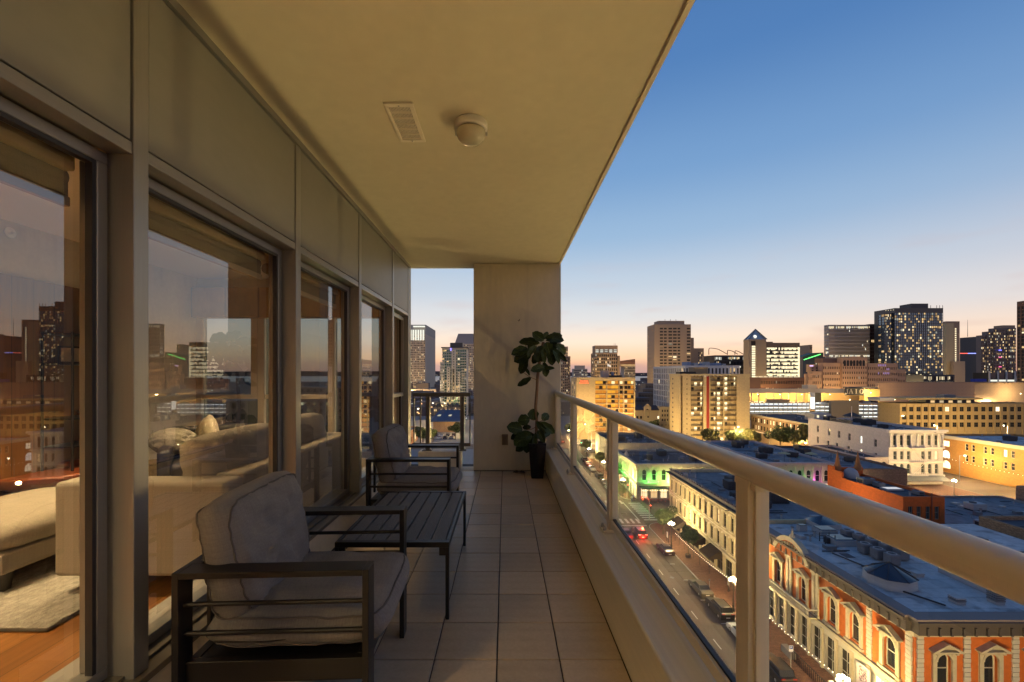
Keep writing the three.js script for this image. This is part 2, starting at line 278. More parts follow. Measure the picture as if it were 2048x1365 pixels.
// ---------------------------------------------------------------- furniture
function cushion(w, t, d, sd, wr = 1) {                                 // soft boxed cushion, thickness along y; returns [body, piping]
  const n = 30, nt = 8, g0 = new THREE.BoxGeometry(2, 2, 2, n, nt, n); g0.deleteAttribute('normal');
  const uv0 = g0.attributes.uv;
  const def = (x, y, z) => {
    const ex = 1 - x * x, ez = 1 - z * z, crown = Math.pow(Math.max(0, ex), 0.45) * Math.pow(Math.max(0, ez), 0.45);
    const wv = (fbm(x * 2.2 + sd, z * 2.2, 3) - 0.5) * 0.045 * wr + (fbm(x * 4 + sd, z * 4 + 2, 2) - 0.5) * 0.02 * wr;
    const edge = 1 - Math.max(Math.abs(x), Math.abs(z));
    const pucker = Math.exp(-edge * 9) * (fbm((x + z * 3) * 5 + sd, (z - x) * 2, 2) - 0.5) * 0.02 * wr;
    const yy = y * t / 2 * (0.66 + 0.46 * crown) + (Math.abs(y) > 0.98 ? Math.sign(y) * (wv * crown + pucker) : 0);
    const side = 1 - y * y, cr = 1 - 0.1 * Math.pow(x * z, 4);
    const sx = Math.abs(x) > 0.99 ? Math.sign(x) * 0.028 * side : 0, sz = Math.abs(z) > 0.99 ? Math.sign(z) * 0.028 * side : 0;
    const low = 1 - 0.02 * (Math.cos(z * 1.57)), lo2 = 1 - 0.02 * Math.cos(x * 1.57);
    return V(x * w / 2 * cr * low + sx, yy, z * d / 2 * cr * lo2 + sz);
  };
  const p = g0.attributes.position;
  for (let i = 0; i < p.count; i++) { const x = p.getX(i), y = p.getY(i), z = p.getZ(i), q = def(x, y, z); uv0.setXY(i, q.x + (Math.abs(x) > 0.99 ? q.y : 0), q.z + (Math.abs(z) > 0.99 ? q.y : 0)); p.setXYZ(i, q.x, q.y, q.z); }
  const uvs = uv0.clone(); let g = g0.toNonIndexed();
  const smooth = (() => { const q = g0.clone(); q.deleteAttribute('uv'); const k = mergeVertices(q, 1e-5); k.computeVertexNormals(); const map = new Map(), kp = k.attributes.position, kn = k.attributes.normal; for (let i = 0; i < kp.count; i++) map.set([kp.getX(i), kp.getY(i), kp.getZ(i)].map((e) => e.toFixed(5)).join(), i); const gp = g.attributes.position, nn = new Float32Array(gp.count * 3); for (let i = 0; i < gp.count; i++) { const j = map.get([gp.getX(i), gp.getY(i), gp.getZ(i)].map((e) => e.toFixed(5)).join()) ?? 0; nn.set([kn.getX(j), kn.getY(j), kn.getZ(j)], i * 3); } return nn; })();
  g.setAttribute('normal', new THREE.BufferAttribute(smooth, 3));
  const pip = new MB();
  for (const y of [-1, 1]) { const pts = []; for (let k = 0; k < 64; k++) { const s = k / 16, q = Math.floor(s), f = (s - q) * 2 - 1; const [x, z] = [[f, -1], [1, f], [-f, 1], [-1, -f]][q]; const a = def(x, y * 0.99, z); pts.push(a.multiply(V(1.006, 1, 1.006))); } pip.tube(pts, 0.0042, 160, 6, true); }
  return [g, pip.geo];
}
function makeChair(label, sd) {
  const c = thing('lounge_chair', label, 'armchair');
  for (const s of [1, -1]) {
    const z0 = s * 0.3, z1 = s * 0.38, f = new MB();
    f.rbox(-0.343, 0, z0, -0.32, 0.662, z1, 0.002).rbox(0.32, 0, z0, 0.343, 0.662, z1, 0.002).rbox(-0.32, 0.64, z0, 0.32, 0.662, z1, 0.002);
    f.build('arm_frame', m.iron, c);
    for (const y of [0.43, 0.535]) new MB().rod(V(-0.32, y, s * 0.345), V(0.32, y, s * 0.345), 0.009, 0.009, 8).build('side_rod', m.iron, c);
  }
  new MB().rbox(-0.343, 0.64, -0.3, -0.29, 0.662, 0.3, 0.002).build('back_rail', m.iron, c);
  for (const z of [-0.18, 0, 0.18]) new MB().rbox(-0.338, 0.34, z - 0.012, -0.322, 0.64, z + 0.012, 0.002).build('back_bar', m.iron, c);
  new MB().rbox(-0.32, 0.245, -0.345, 0.32, 0.325, -0.315, 0.003).rbox(-0.32, 0.245, 0.315, 0.32, 0.325, 0.345, 0.003).rbox(-0.32, 0.265, -0.315, -0.285, 0.325, 0.315, 0.003).rbox(0.285, 0.265, -0.315, 0.32, 0.325, 0.315, 0.003).box(-0.285, 0.29, -0.315, 0.285, 0.322, 0.315).build('seat_frame', m.iron, c);
  const [sg, sp] = cushion(0.655, 0.15, 0.6, sd, 0.7), sm = T(0.045, 0.4, 0);
  const seat = mesh('seat_cushion', sg, m.cushion, c, sm); mesh('piping', sp, m.piping, seat);
  new MB().tube([V(-0.28, -0.02, 0.315), V(-0.1, -0.024, 0.317), V(-0.02, -0.016, 0.317)], 0.003, 20, 6).build('zip', m.iron, seat);
  const [bg, bp] = cushion(0.43, 0.19, 0.585, sd + 5, 1.6), bm = new THREE.Matrix4().makeTranslation(-0.225, 0.655, 0).multiply(new THREE.Matrix4().makeRotationZ(R(90 + 11)));
  const back = mesh('back_cushion', bg, m.cushion, c, bm); mesh('piping', bp, m.piping, back);
  return c;
}
const chair = makeChair('dark metal lounge chair with grey cushions nearest the camera, foreground left', 3);
chair.position.set(-0.85, 0, -1.925); chair.rotation.y = R(2.6);
copy(chair, [-0.795, 0, -3.93], 'dark metal lounge chair with grey cushions beyond the low table, by the end railing', undefined, 0);
{
  const t = thing('coffee_table', 'low dark slatted outdoor table between the two lounge chairs', 'table');
  const x0 = -0.945, x1 = -0.31, z0 = -3.46, z1 = -2.41, y = 0.43, f = new MB(), e = 0.035;
  f.rbox(x0, y - 0.03, z1 - e, x1, y, z1, 0.003).rbox(x0, y - 0.03, z0, x1, y, z0 + e, 0.003).rbox(x0, y - 0.03, z0 + e, x0 + 0.022, y, z1 - e, 0.003).rbox(x1 - 0.022, y - 0.03, z0 + e, x1, y, z1 - e, 0.003);
  f.build('frame', m.iron, t);
  const n = 7, w = (x1 - x0 - 0.044) / n;
  for (let i = 0; i < n; i++) { const a = x0 + 0.022 + i * w; const q = new RoundedBoxGeometry(w - 0.008, 0.018, z1 - z0 - 2 * e - 0.004, 2, 0.003), p = q.attributes.position, uv = q.attributes.uv; for (let k = 0; k < p.count; k++) uv.setXY(k, p.getX(k) + i * 0.13, p.getZ(k) + i * 0.37); mesh('slat', q, m.slat, t, T(a + w / 2, y - 0.012, (z0 + z1) / 2)); }
  for (const x of [x0 + 0.001, x1 - 0.001]) for (const z of [z0 + 0.012, z1 - 0.012]) { const sx = x < -0.6 ? 1 : -1; new MB().rbox(x, 0, z - 0.012, x + sx * 0.02, y - 0.03, z + 0.012, 0.002).rbox(x + sx * 0.02, y - 0.075, z - 0.01, x + sx * 0.055, y - 0.03, z + 0.01, 0.002).build('leg', m.iron, t); }
}
// ---------------------------------------------------------------- fiddle leaf fig
function leafGeo(bend, cup, sd) {
  const n = 10, k = 7, pos = [], uv = [], idx = [];
  for (let i = 0; i <= n; i++) { const t = i / n, wd = 0.5 * Math.pow(Math.sin(Math.PI * Math.pow(t, 0.82)), 0.62) * (0.62 + 0.5 * t) * 0.86; for (let j = 0; j < k; j++) { const s = j / (k - 1) * 2 - 1, wob = 1 + 0.08 * Math.sin(t * 17 + sd) ; pos.push(s * wd * wob, t - bend * 0.12 * t * t, -bend * t * t * 0.5 + cup * s * s * wd * 0.6 + 0.03 * Math.sin(t * 14 + Math.abs(s) * 3 + sd)); uv.push(s * 0.5 + 0.5, t); } }
  for (let i = 0; i < n; i++) for (let j = 0; j < k - 1; j++) { const a = i * k + j; idx.push(a, a + 1, a + k, a + 1, a + k + 1, a + k); }
  const g = new THREE.BufferGeometry(); g.setAttribute('position', new THREE.Float32BufferAttribute(pos, 3)); g.setAttribute('uv', new THREE.Float32BufferAttribute(uv, 2)); g.setIndex(idx); g.computeVertexNormals(); return g;
}
{
  const pz = 5.7, px = X(1074, pz), pl = thing('fiddle_leaf_fig', 'fiddle leaf fig tree in a tall black planter at the far end of the balcony', 'potted plant', [px, 0, -pz]);
  const pot = new MB(), pg = new THREE.CylinderGeometry(0.158, 0.108, 0.455, 4, 1, true).rotateY(Math.PI / 4), pi = new THREE.CylinderGeometry(0.142, 0.1, 0.42, 4, 1, true).rotateY(Math.PI / 4);
  pot.add(pg, T(0, 0.2275, 0)).add(pi.toNonIndexed(), T(0, 0.24, 0)).box(-0.075, 0.004, -0.075, 0.075, 0.02, 0.075);
  for (const s of [1, -1]) pot.rbox(-0.112, 0.44, s * 0.1 - 0.012, 0.112, 0.458, s * 0.1 + 0.012, 0.004).rbox(s * 0.1 - 0.012, 0.44, -0.09, s * 0.1 + 0.012, 0.458, 0.09, 0.004);
  pot.build('planter', M(0.008, 0.007, 0.008, 0.45), pl);
  new MB().add(new THREE.CylinderGeometry(0.138, 0.138, 0.03, 4).rotateY(Math.PI / 4), T(0, 0.42, 0)).build('soil', M(0.04, 0.028, 0.018, 1), pl);
  const P = (cx, cy, dz = 0) => V(X(980 + cx / 4.017, pz) - px, Y(640 + cy / 4.017, pz), dz), k = 0.00163;
  const tm = M(0.26, 0.15, 0.075, 0.8, { map: tSpeck });
  new MB().tube([P(375, 1040), P(372, 940), P(375, 800, 0.01), P(368, 700), P(378, 560), P(382, 470), P(392, 380), P(410, 270), P(430, 180)], 0.021, 60, 10).build('trunk', tm, pl);
  const tLeaf = tex(256, (u, v) => { const s = Math.abs(u - 0.5) * 2, mid = s < 0.05 ? 70 : 0, vein = Math.abs(((v * 7 - s * 1.6) % 1 + 1) % 1 - 0.5) < 0.07 ? 34 : 0; return 165 + mid + vein + 50 * (fbm(u * 8, v * 8, 3, 8) - 0.5); });
  const lm = [M(0.1, 0.15, 0.04, 0.45, { map: tLeaf, specularIntensity: 0.35 }), M(0.055, 0.085, 0.022, 0.5, { map: tLeaf, specularIntensity: 0.35 }), M(0.15, 0.22, 0.08, 0.45, { map: tLeaf, specularIntensity: 0.5 })], lg = [0, 1, 2, 3].map((q) => leafGeo([0.6, 1.0, 0.4, 1.3][q], [0.7, 0.5, 0.9, 0.35][q], q * 2.1));
  // base point, tip point (crop pixels), width factor, depth, tint
  const L = [
    [430, 170, 340, 105, 0.75, 0.1, 0], [440, 150, 570, 150, 0.62, 0.12, 1], [450, 170, 575, 120, 0.55, -0.05, 0], [400, 190, 255, 160, 0.42, 0.06, 1], [310, 240, 200, 262, 0.6, 0.12, 0], [310, 240, 330, 185, 0.6, 0.05, 1],
    [330, 260, 205, 330, 0.62, 0.1, 1], [300, 290, 240, 420, 0.5, 0.05, 1], [410, 210, 380, 330, 0.75, 0.14, 1], [450, 180, 470, 290, 0.72, 0.16, 0], [490, 190, 500, 345, 0.5, 0.1, 1], [530, 195, 610, 265, 0.6, 0.08, 2], [500, 255, 612, 330, 0.42, 0.14, 1],
    [470, 250, 510, 350, 0.8, 0.12, 1], [400, 250, 350, 340, 0.6, 0.02, 1], [420, 270, 420, 350, 0.9, 0.0, 1], [440, 380, 338, 400, 0.66, 0.1, 2], [430, 340, 455, 445, 0.5, 0.05, 1], [425, 395, 503, 388, 0.42, 0.1, 0], [320, 450, 285, 380, 0.3, 0.02, 1], [330, 465, 228, 525, 0.42, 0.06, 1],
    [430, 150, 400, 90, 0.7, -0.1, 0], [480, 160, 540, 230, 0.65, -0.06, 1], [380, 180, 320, 215, 0.55, -0.08, 0], [460, 220, 400, 300, 0.7, -0.1, 1],
    [320, 800, 228, 800, 0.95, 0.08, 0], [350, 810, 345, 730, 0.95, 0.02, 0], [420, 810, 460, 755, 0.85, 0.02, 2], [260, 880, 158, 850, 0.9, 0.12, 0], [260, 890, 180, 950, 0.6, 0.06, 1], [330, 900, 210, 980, 0.85, 0.14, 0], [330, 860, 270, 860, 0.8, 0.05, 1], [330, 900, 330, 1000, 0.7, 0.08, 1], [370, 810, 440, 900, 0.5, 0.12, 1], [400, 820, 495, 890, 0.5, 0.08, 2], [370, 950, 470, 900, 0.42, 0.05, 2], [320, 960, 225, 1030, 0.6, 0.1, 1], [300, 930, 290, 1035, 0.7, 0.13, 1], [360, 900, 345, 1010, 0.3, 0.12, 2],
    [410, 240, 440, 330, 0.5, 0.2, 0], [370, 210, 300, 285, 0.45, 0.18, 2], [500, 230, 545, 310, 0.5, 0.2, 0], [420, 160, 465, 100, 0.55, 0.0, 2], [340, 930, 255, 925, 0.55, 0.2, 0], [380, 880, 420, 955, 0.5, 0.2, 0],
  ];
  L.forEach(([bx, by, tx2, ty, wf, dz, c], i) => {
    const a = P(bx, by, dz * 0.5), b = P(tx2, ty, dz), d = b.clone().sub(a), len = d.length() * rr(1.02, 1.3); d.normalize();
    const roll = rr(-0.6, 0.6), n = V(Math.sin(roll) * 0.6, 0.25, 1).normalize(), sx = d.clone().cross(n).normalize(), nz = sx.clone().cross(d);
    const mt = new THREE.Matrix4().makeBasis(sx.multiplyScalar(len * wf * rr(1.0, 1.3)), d.multiplyScalar(len), nz.multiplyScalar(len * 0.8)).setPosition(a);
    mesh('leaf', lg[i % 4].clone().applyMatrix4(mt), lm[c], pl);
  });
  const pet = new MB(); for (const [a, b] of [[[300, 250], [285, 205]], [[370, 480], [275, 430]], [[372, 800], [330, 800]], [[372, 860], [300, 880]], [[375, 820], [430, 800]], [[372, 930], [330, 900]]]) pet.tube([P(...a), P((a[0] + b[0]) / 2, (a[1] + b[1]) / 2 + 6, 0.03), P(...b, 0.05)], 0.005, 12, 6); pet.each('stalk', tm, pl);
  const f = mesh('fallen_leaf', leafGeo(0.25, 0.3, 1).rotateX(-Math.PI / 2), M(0.1, 0.075, 0.045, 0.7, { map: tSpeck }), scene);
  f.scale.set(0.17, 0.2, 0.21); f.rotation.y = R(-75); f.position.set(X(1026, 5.94), 0.012, -5.94);
  tag(f, 'dry brown leaf lying on the tiles in front of the end wall', 'leaf');
}
// ---------------------------------------------------------------- the living room behind the glass
const FL = 0.03, RX = -4.35;
{
  const wall = M(0.62, 0.55, 0.42, 0.85, { map: tStucco }), woodF = M(0.36, 0.165, 0.045, 0.32, { map: tPlank }), accent = M(0.2, 0.09, 0.025, 0.5, { map: tPlank });
  structure('room_floor', boxGeo(2.85, 0.1, 9.4).translate(-2.945, FL - 0.05, -1.5), woodF);
  structure('room_ceiling', boxGeo(2.95, 0.15, 9.3).translate(-2.95, 2.775, -1.5), M(0.66, 0.6, 0.5, 0.9));
  const lw = box('room_wall', wall, scene, RX - 0.15, 0, 3.1, RX, 2.7, -6.2); lw.userData.kind = 'structure';
  box('accent_panel', accent, lw, RX + 0.001, FL, 3.0, RX + 0.05, 2.22, -4.55);
  box('baseboard', m.white, lw, RX + 0.001, FL, -4.56, RX + 0.016, FL + 0.11, -6.1);
  const hw = box('room_wall', wall, scene, -1.6, 2.19, 3.0, -1.47, 2.7, -6.1); hw.userData.kind = 'structure';
  const kw = box('room_wall', wall, scene, RX, 0, 3.0, -1.46, 2.7, 3.15); kw.userData.kind = 'structure';
  const sl = box('window_ledge', M(0.36, 0.34, 0.3, 0.6), scene, -1.68, 0.1, 3.0, -1.525, 0.248, -6.1); tag(sl, 'white inside ledge along the foot of the living room windows', 'ledge');
  // end window wall of the room
  const w = thing('end_window_wall', 'end window wall of the living room with beige frames behind the sofa', 'wall');
  const tint = M(0.3, 0.36, 0.36, 0, { transmission: 1, ior: 1.7 }), fm = M(0.42, 0.36, 0.27, 0.5), z = -6.14, xs = [RX, -3.44, -2.45, -1.5];
  box('header', wall, w, RX, 2.45, z - 0.12, -1.47, 2.7, z); box('footing', wall, w, RX, -0.1, z - 0.12, -1.47, 0.12, z);
  for (const x of [RX + 0.03, -3.44, -2.45, -1.53]) new MB().rbox(x - 0.045, 0.12, z - 0.1, x + 0.045, 2.45, z + 0.02, 0.004).build('mullion', fm, w);
  for (let i = 0; i < 3; i++) {
    const a = xs[i] + 0.05, b = xs[i + 1] - 0.05, f = new MB();
    f.rbox(a, 0.12, z - 0.06, b, 0.16, z, 0.003).rbox(a, 2.41, z - 0.06, b, 2.45, z, 0.003);
    if (i < 2) f.rbox(a, 1.0, z - 0.07, b, 1.06, z + 0.01, 0.003);
    if (i === 0) f.rbox(a, 1.06, z - 0.05, a + 0.05, 2.41, z + 0.02, 0.003).rbox(b - 0.09, 1.06, z - 0.05, b, 2.41, z + 0.02, 0.003).rbox(a + 0.05, 2.33, z - 0.05, b - 0.09, 2.41, z + 0.02, 0.003);
    const wn = f.build('window', fm, w);
    const q = mesh('pane', new THREE.PlaneGeometry(b - a, 2.25), tint, wn, T((a + b) / 2, 1.285, z - 0.03)); q.castShadow = false;
  }
  const pe = new MB().rbox(-4.3, 2.13, z + 0.03, -1.72, 2.54, z + 0.19, 0.006).build('pelmet', M(0.36, 0.23, 0.09, 0.7, { map: tPlank }), scene);
  tag(pe, 'tan grasscloth pelmet box above the end window of the living room', 'pelmet');
  // roller blinds, one per window
  const bl = M(0.16, 0.115, 0.05, 0.8, { map: tWeave }), bc = M(0.34, 0.25, 0.12, 0.6);
  MU.slice(0, -1).forEach((d, i) => {
    if (i > 3) return;
    const t = thing('roller_blind', ['rolled up brown blind at the window beside the camera', 'rolled up brown blind at the top of the nearest visible window', 'rolled up brown blind at the top of the second window, above the sofa', 'rolled up brown blind at the top of the third window, past the sofa'][i], 'blind', [0, 0, 0], 'rolled up blinds at the living room windows');
    const a = -d - 0.06, b = -MU[i + 1] + 0.06;
    new MB().rbox(-1.64, 2.09, b, -1.54, 2.185, a, 0.01).build('cassette', bc, t);
    new MB().rod(V(-1.6, 2.07, b), V(-1.6, 2.07, a), 0.035, 0.035, 16).build('roll', bl, t);
    box('fabric', bl, t, -1.574, 2.0, b, -1.57, 2.07, a);
    new MB().rbox(-1.585, 1.965, b, -1.56, 2.0, a, 0.004).build('bottom_bar', bc, t);
  });
  // sofa
  const sf = M(0.36, 0.305, 0.225, 0.95, { map: tWeave, bumpMap: bWeave, bumpScale: 0.0012, sheen: 0.25 });
  const s = thing('sofa', 'beige woven fabric sofa with its arm towards the camera, back to the windows', 'sofa');
  new MB().rbox(-2.66, 0.165, -2.74, -1.64, 0.725, -2.555, 0.03, undefined, 4).build('arm', sf, s);
  new MB().rbox(-2.66, 0.165, -4.75, -1.64, 0.725, -4.56, 0.03, undefined, 4).build('arm', sf, s);
  new MB().rbox(-1.84, 0.165, -4.56, -1.645, 0.74, -2.74, 0.03, undefined, 4).build('backrest', sf, s);
  new MB().rbox(-2.62, 0.165, -4.56, -1.84, 0.3, -2.74, 0.02).build('base', sf, s);
  for (const [k, z0] of [[0, -3.2], [1, -4.1]]) {
    const [g] = cushion(0.9, 0.18, 0.78, 20 + k, 0.6); mesh('seat_cushion', g.rotateY(Math.PI / 2), sf, s, T(-2.24, 0.385, z0));
    const [g2] = cushion(0.5, 0.24, 0.92, 30 + k, 2); mesh('back_cushion', g2, sf, s, T(-1.93, 0.7, z0 + 0.02).multiply(new THREE.Matrix4().makeRotationZ(R(103))));
  }
  const legG = new THREE.CylinderGeometry(0.042, 0.027, 0.15, 4).rotateY(Math.PI / 4), legM = M(0.02, 0.016, 0.012, 0.4);
  for (const x of [-2.45, -1.74]) for (const zz of [-2.68, -4.66]) mesh('leg', legG, legM, s, T(x, FL + 0.085, zz));
  const o = thing('ottoman', 'beige fabric ottoman left of the sofa arm, on dark tapered legs', 'ottoman', [-3.36, 0, -3.05]);
  new MB().rbox(-0.38, 0.165, -0.48, 0.38, 0.285, 0.48, 0.012).build('base', sf, o);
  { const [g] = cushion(0.78, 0.2, 0.98, 44, 0.5); mesh('top_cushion', g, sf, o, T(0, 0.375, 0)); }
  for (const x of [-0.33, 0.33]) for (const zz of [-0.4, 0.42]) mesh('leg', legG, legM, o, T(x, FL + 0.085, zz));
  const rug = new MB().rbox(-4.25, FL + 0.002, -5.3, -2.36, FL + 0.026, -2.24, 0.008).build('rug', M(0.44, 0.4, 0.33, 1, { map: tPile, bumpMap: bPile, bumpScale: 0.012 }), scene);
  tag(rug, 'pale grey pile rug under the sofa and ottoman', 'rug');
  const ct = thing('round_table', 'low round red brown table beyond the ottoman', 'table', [-4.0, 0, -3.9]);
  new MB().lathe([[0.001, 0.46], [0.4, 0.46], [0.42, 0.5], [0.45, 0.52], [0.46, 0.5], [0.44, 0.44], [0.36, 0.4], [0.001, 0.4]], 40).build('tray_top', M(0.2, 0.05, 0.015, 0.3), ct);
  new MB().lathe([[0.28, FL + 0.03], [0.3, FL + 0.03], [0.24, 0.2], [0.3, 0.4], [0.28, 0.4], [0.22, 0.2], [0.28, FL + 0.03]], 30).build('base', legM, ct);
  // shelf stand on the accent wall
  const sh = thing('shelf_stand', 'thin black shelf stand with glass shelves against the brown accent wall', 'shelf');
  const A = -4.02, B = -4.75, bx = RX + 0.35;
  for (const zz of [A, B]) for (const x of [RX + 0.07, bx]) new MB().rbox(x - 0.008, FL, zz - 0.008, x + 0.008, 1.75, zz + 0.008, 0.002).build('upright', m.iron, sh);
  for (const y of [0.68, 0.94, 1.45, 1.73]) new MB().rbox(RX + 0.06, y - 0.006, B, bx + 0.008, y + 0.006, A, 0.002).build('shelf', m.iron, sh);
  const fr = thing('picture_frame', 'small dark picture frame leaning on the upper glass shelf', 'frame', [RX + 0.2, 1.456, -4.2], undefined, R(50));
  new MB().rbox(-0.12, 0, -0.008, 0.12, 0.17, 0.008, 0.004).build('frame', m.iron, fr); box('picture', M(0.35, 0.3, 0.22, 0.6, { map: tStucco }), fr, -0.1, 0.02, 0.008, 0.1, 0.15, 0.01);
  const bw = thing('fruit_bowl', 'dark bowl with red fruit on the lower glass shelf', 'bowl', [RX + 0.2, 0.947, -4.35]);
  new MB().lathe([[0.04, 0], [0.06, 0.004], [0.11, 0.05], [0.105, 0.05], [0.05, 0.012], [0.001, 0.01]], 24).build('bowl', m.iron, bw);
  for (let i = 0; i < 5; i++) mesh('fruit', new THREE.SphereGeometry(0.032, 12, 10), M(0.35, 0.03, 0.02, 0.35), bw, T(0.05 * Math.cos(i * 1.26), 0.055, 0.05 * Math.sin(i * 1.26)));
  // armchair with throw and cushion in the corner
  const ac = thing('armchair', 'dark armchair in the corner beside the end window', 'armchair', [-3.35, 0, -4.95], undefined, R(35));
  const dk = M(0.02, 0.015, 0.015, 0.6);
  new MB().rbox(-0.36, 0.2, -0.36, 0.36, 0.42, 0.36, 0.05).build('seat', dk, ac); new MB().rbox(-0.4, 0.2, -0.44, 0.4, 0.74, -0.28, 0.05).build('backrest', dk, ac);
  for (const x of [-0.4, 0.4]) new MB().rbox(x - 0.06, 0.1, -0.4, x + 0.06, 0.58, 0.38, 0.04).build('arm', dk, ac);
  for (const x of [-0.36, 0.36]) for (const zz of [-0.34, 0.34]) mesh('leg', legG, legM, ac, T(x, FL + 0.07, zz));
  const th = new MB(); { const g = new THREE.IcosahedronGeometry(0.2, 5), p = g.attributes.position; for (let i = 0; i < p.count; i++) { const k = 1 + 0.22 * (fbm(p.getX(i) * 30 + 9, p.getY(i) * 30 + p.getZ(i) * 21, 3) - 0.3); p.setXYZ(i, p.getX(i) * 1.25 * k, p.getY(i) * 0.72 * k, p.getZ(i) * 0.8 * k); } g.computeVertexNormals(); th.add(g, T(-3.72, 0.6, -4.88)); }
  tag(th.build('throw', M(0.4, 0.36, 0.28, 1, { map: tPile }), scene), 'fluffy speckled throw bundled on the dark armchair', 'throw');
  { const [g] = cushion(0.36, 0.14, 0.36, 51, 1); const c = mesh('pillow', g, M(0.5, 0.42, 0.28, 0.4, { map: tWeave }), scene); c.position.set(-3.42, 0.63, -5.0); c.rotation.set(R(70), R(25), R(40)); tag(c, 'small shiny beige pillow on the dark armchair', 'pillow'); }
  const bk = new MB().lathe([[0.001, 0.02], [0.16, 0], [0.2, 0.14], [0.21, 0.3], [0.2, 0.31], [0.19, 0.14], [0.15, 0.03], [0.001, 0.04]], 28, T(-4.08, FL, -5.0)).build('basket', M(0.45, 0.32, 0.14, 0.8, { map: tWeave }), scene); tag(bk, 'pale wicker basket on the floor by the cream wall', 'basket');
  const so = thing('wall_socket', 'wall socket with black plug and hanging cord on the cream wall', 'socket', [RX + 0.001, 0.5, -5.52]);
  new MB().rbox(0, -0.06, -0.04, 0.008, 0.06, 0.04, 0.003).build('plate', m.white, so); new MB().rbox(0.008, -0.04, -0.025, 0.06, 0.01, 0.03, 0.004).build('plug', m.black, so);
  new MB().tube([V(0.03, -0.04, 0), V(0.03, -0.2, 0.02), V(0.04, -0.36, -0.02), V(0.06, -0.44, 0.1)], 0.005, 24, 6).build('cord', m.black, so);
  const sp = new MB().lathe([[0.001, 0.03], [0.012, 0.03], [0.014, 0.008], [0.045, 0.006], [0.05, 0], [0.001, 0]], 20, new THREE.Matrix4().makeRotationZ(-Math.PI / 2).setPosition(RX + 0.001, 2.6, -3.82)).build('sprinkler', m.white, scene); tag(sp, 'small white round sprinkler cap high on the living room wall', 'sprinkler');
  // kitchen behind the camera, seen only as a reflection in the end window
  const k = thing('kitchen_cabinet', 'cream kitchen cabinets reflected in the end window of the living room', 'cabinet');
  box('carcass', m.white, k, -4.2, FL, 2.45, -1.7, 2.3, 2.95);
  for (let i = 0; i < 6; i++) for (const [a, b] of [[0.12, 0.86], [1.4, 2.26]]) new MB().rbox(-4.18 + i * 0.41, a, 2.43, -3.79 + i * 0.41, b, 2.449, 0.006).build('door', M(0.6, 0.56, 0.44, 0.5), k);
  box('counter', M(0.05, 0.05, 0.05, 0.3), k, -4.2, 0.9, 2.4, -1.7, 0.94, 2.449);
  // recessed lights
  const warm = glow(1, 0.78, 0.5, 6);
  [[-3.1, 2.0, 'nearest the kitchen', 9, 50, 3], [-2.3, 2.0, 'above the kitchen counter', 9, 50, 3], [-2.3, 1.4, 'beside the window behind the camera', 95, 76, 14], [-2.9, -0.4, 'inside the window beside the camera', 11, 56, 14], [-3.4, -2.0, 'above the rug', INT, 56, 8], [-3.0, -3.5, 'above the sofa', INT, 50, 8], [-2.8, -5.0, 'behind the sofa', INT * 0.7, 50, 8]].forEach(([x, zz, w2, k2, ang, rad]) => {
    const t = thing('recessed_light', 'small round recessed ceiling light of the living room ' + w2, 'light', [x, 2.7, zz]);
    new MB().lathe([[0.05, -0.001], [0.075, -0.001], [0.075, -0.006], [0.05, -0.006], [0.05, -0.001]], 24).build('trim', m.white, t);
    mesh('lamp_disc', new THREE.CircleGeometry(0.049, 24).rotateX(Math.PI / 2), warm, t, T(0, -0.004, 0));
    const L = new THREE.SpotLight(new THREE.Color(1, 0.72, 0.37), k2, 0, R(ang), 0.95, 2); L.position.set(0, -0.02, 0); L.target.position.set(0, -2, 0); L.castShadow = true; L.shadow.radius = rad; t.add(L, L.target);
  });
}
// ---------------------------------------------------------------- ground, streets, pavements
const c4 = {
  ground: M(0.07, 0.065, 0.06, 0.95, { map: tAsphalt }), asphalt: M(0.15, 0.108, 0.075, 0.75, { map: tAsphalt }), paint: M(0.62, 0.6, 0.55, 0.7), kerb: M(0.42, 0.4, 0.36, 0.85, { map: tSpeck }),
  brick: M(0.3, 0.14, 0.085, 0.9, { map: tBrick }), pave: M(0.34, 0.31, 0.27, 0.9, { map: tSpeck }), core: M(0.012, 0.011, 0.011, 0.7),
  roofBlue: M(0.66, 0.62, 0.58, 0.85, { map: tRoof }), roofDark: M(0.1, 0.1, 0.11, 0.9, { map: tRoof }), roofGrey: M(0.27, 0.26, 0.26, 0.9, { map: tRoof }),
  pane: M(0.02, 0.022, 0.025, 0.06), paneB: M(0.05, 0.06, 0.065, 0.1), frameW: M(0.6, 0.55, 0.42, 0.6), frameD: M(0.06, 0.05, 0.04, 0.5),
  lit: [glow(1, 0.78, 0.42, 1.1), glow(1, 0.88, 0.62, 1.3), glow(0.95, 0.95, 0.85, 1.1), glow(1, 0.62, 0.25, 0.8)],
  cream: M(0.6, 0.5, 0.3, 0.85, { map: tSpeck }), creamTrim: M(0.66, 0.57, 0.38, 0.8), slate: M(0.06, 0.055, 0.06, 0.7, { map: tSpeck }),
  orange: M(0.62, 0.15, 0.018, 0.8, { map: tSpeck }), trim: M(0.58, 0.5, 0.34, 0.75, { map: tSpeck }), trimDim: M(0.5, 0.46, 0.37, 0.8), darkTrim: M(0.075, 0.06, 0.05, 0.7),
  unit: M(0.2, 0.2, 0.2, 0.6, { map: tSpeck }), unitL: M(0.45, 0.44, 0.42, 0.6, { map: tSpeck }), dark: M(0.03, 0.03, 0.033, 0.7),
};
structure('ground', (() => { const g = new THREE.PlaneGeometry(7000, 4200).rotateX(-Math.PI / 2); const uv = g.attributes.uv; for (let i = 0; i < 4; i++) uv.setXY(i, uv.getX(i) * 7000, uv.getY(i) * 4200); return g.translate(0, G - 0.06, 200 - 1500 + 1200); })(), c4.ground);
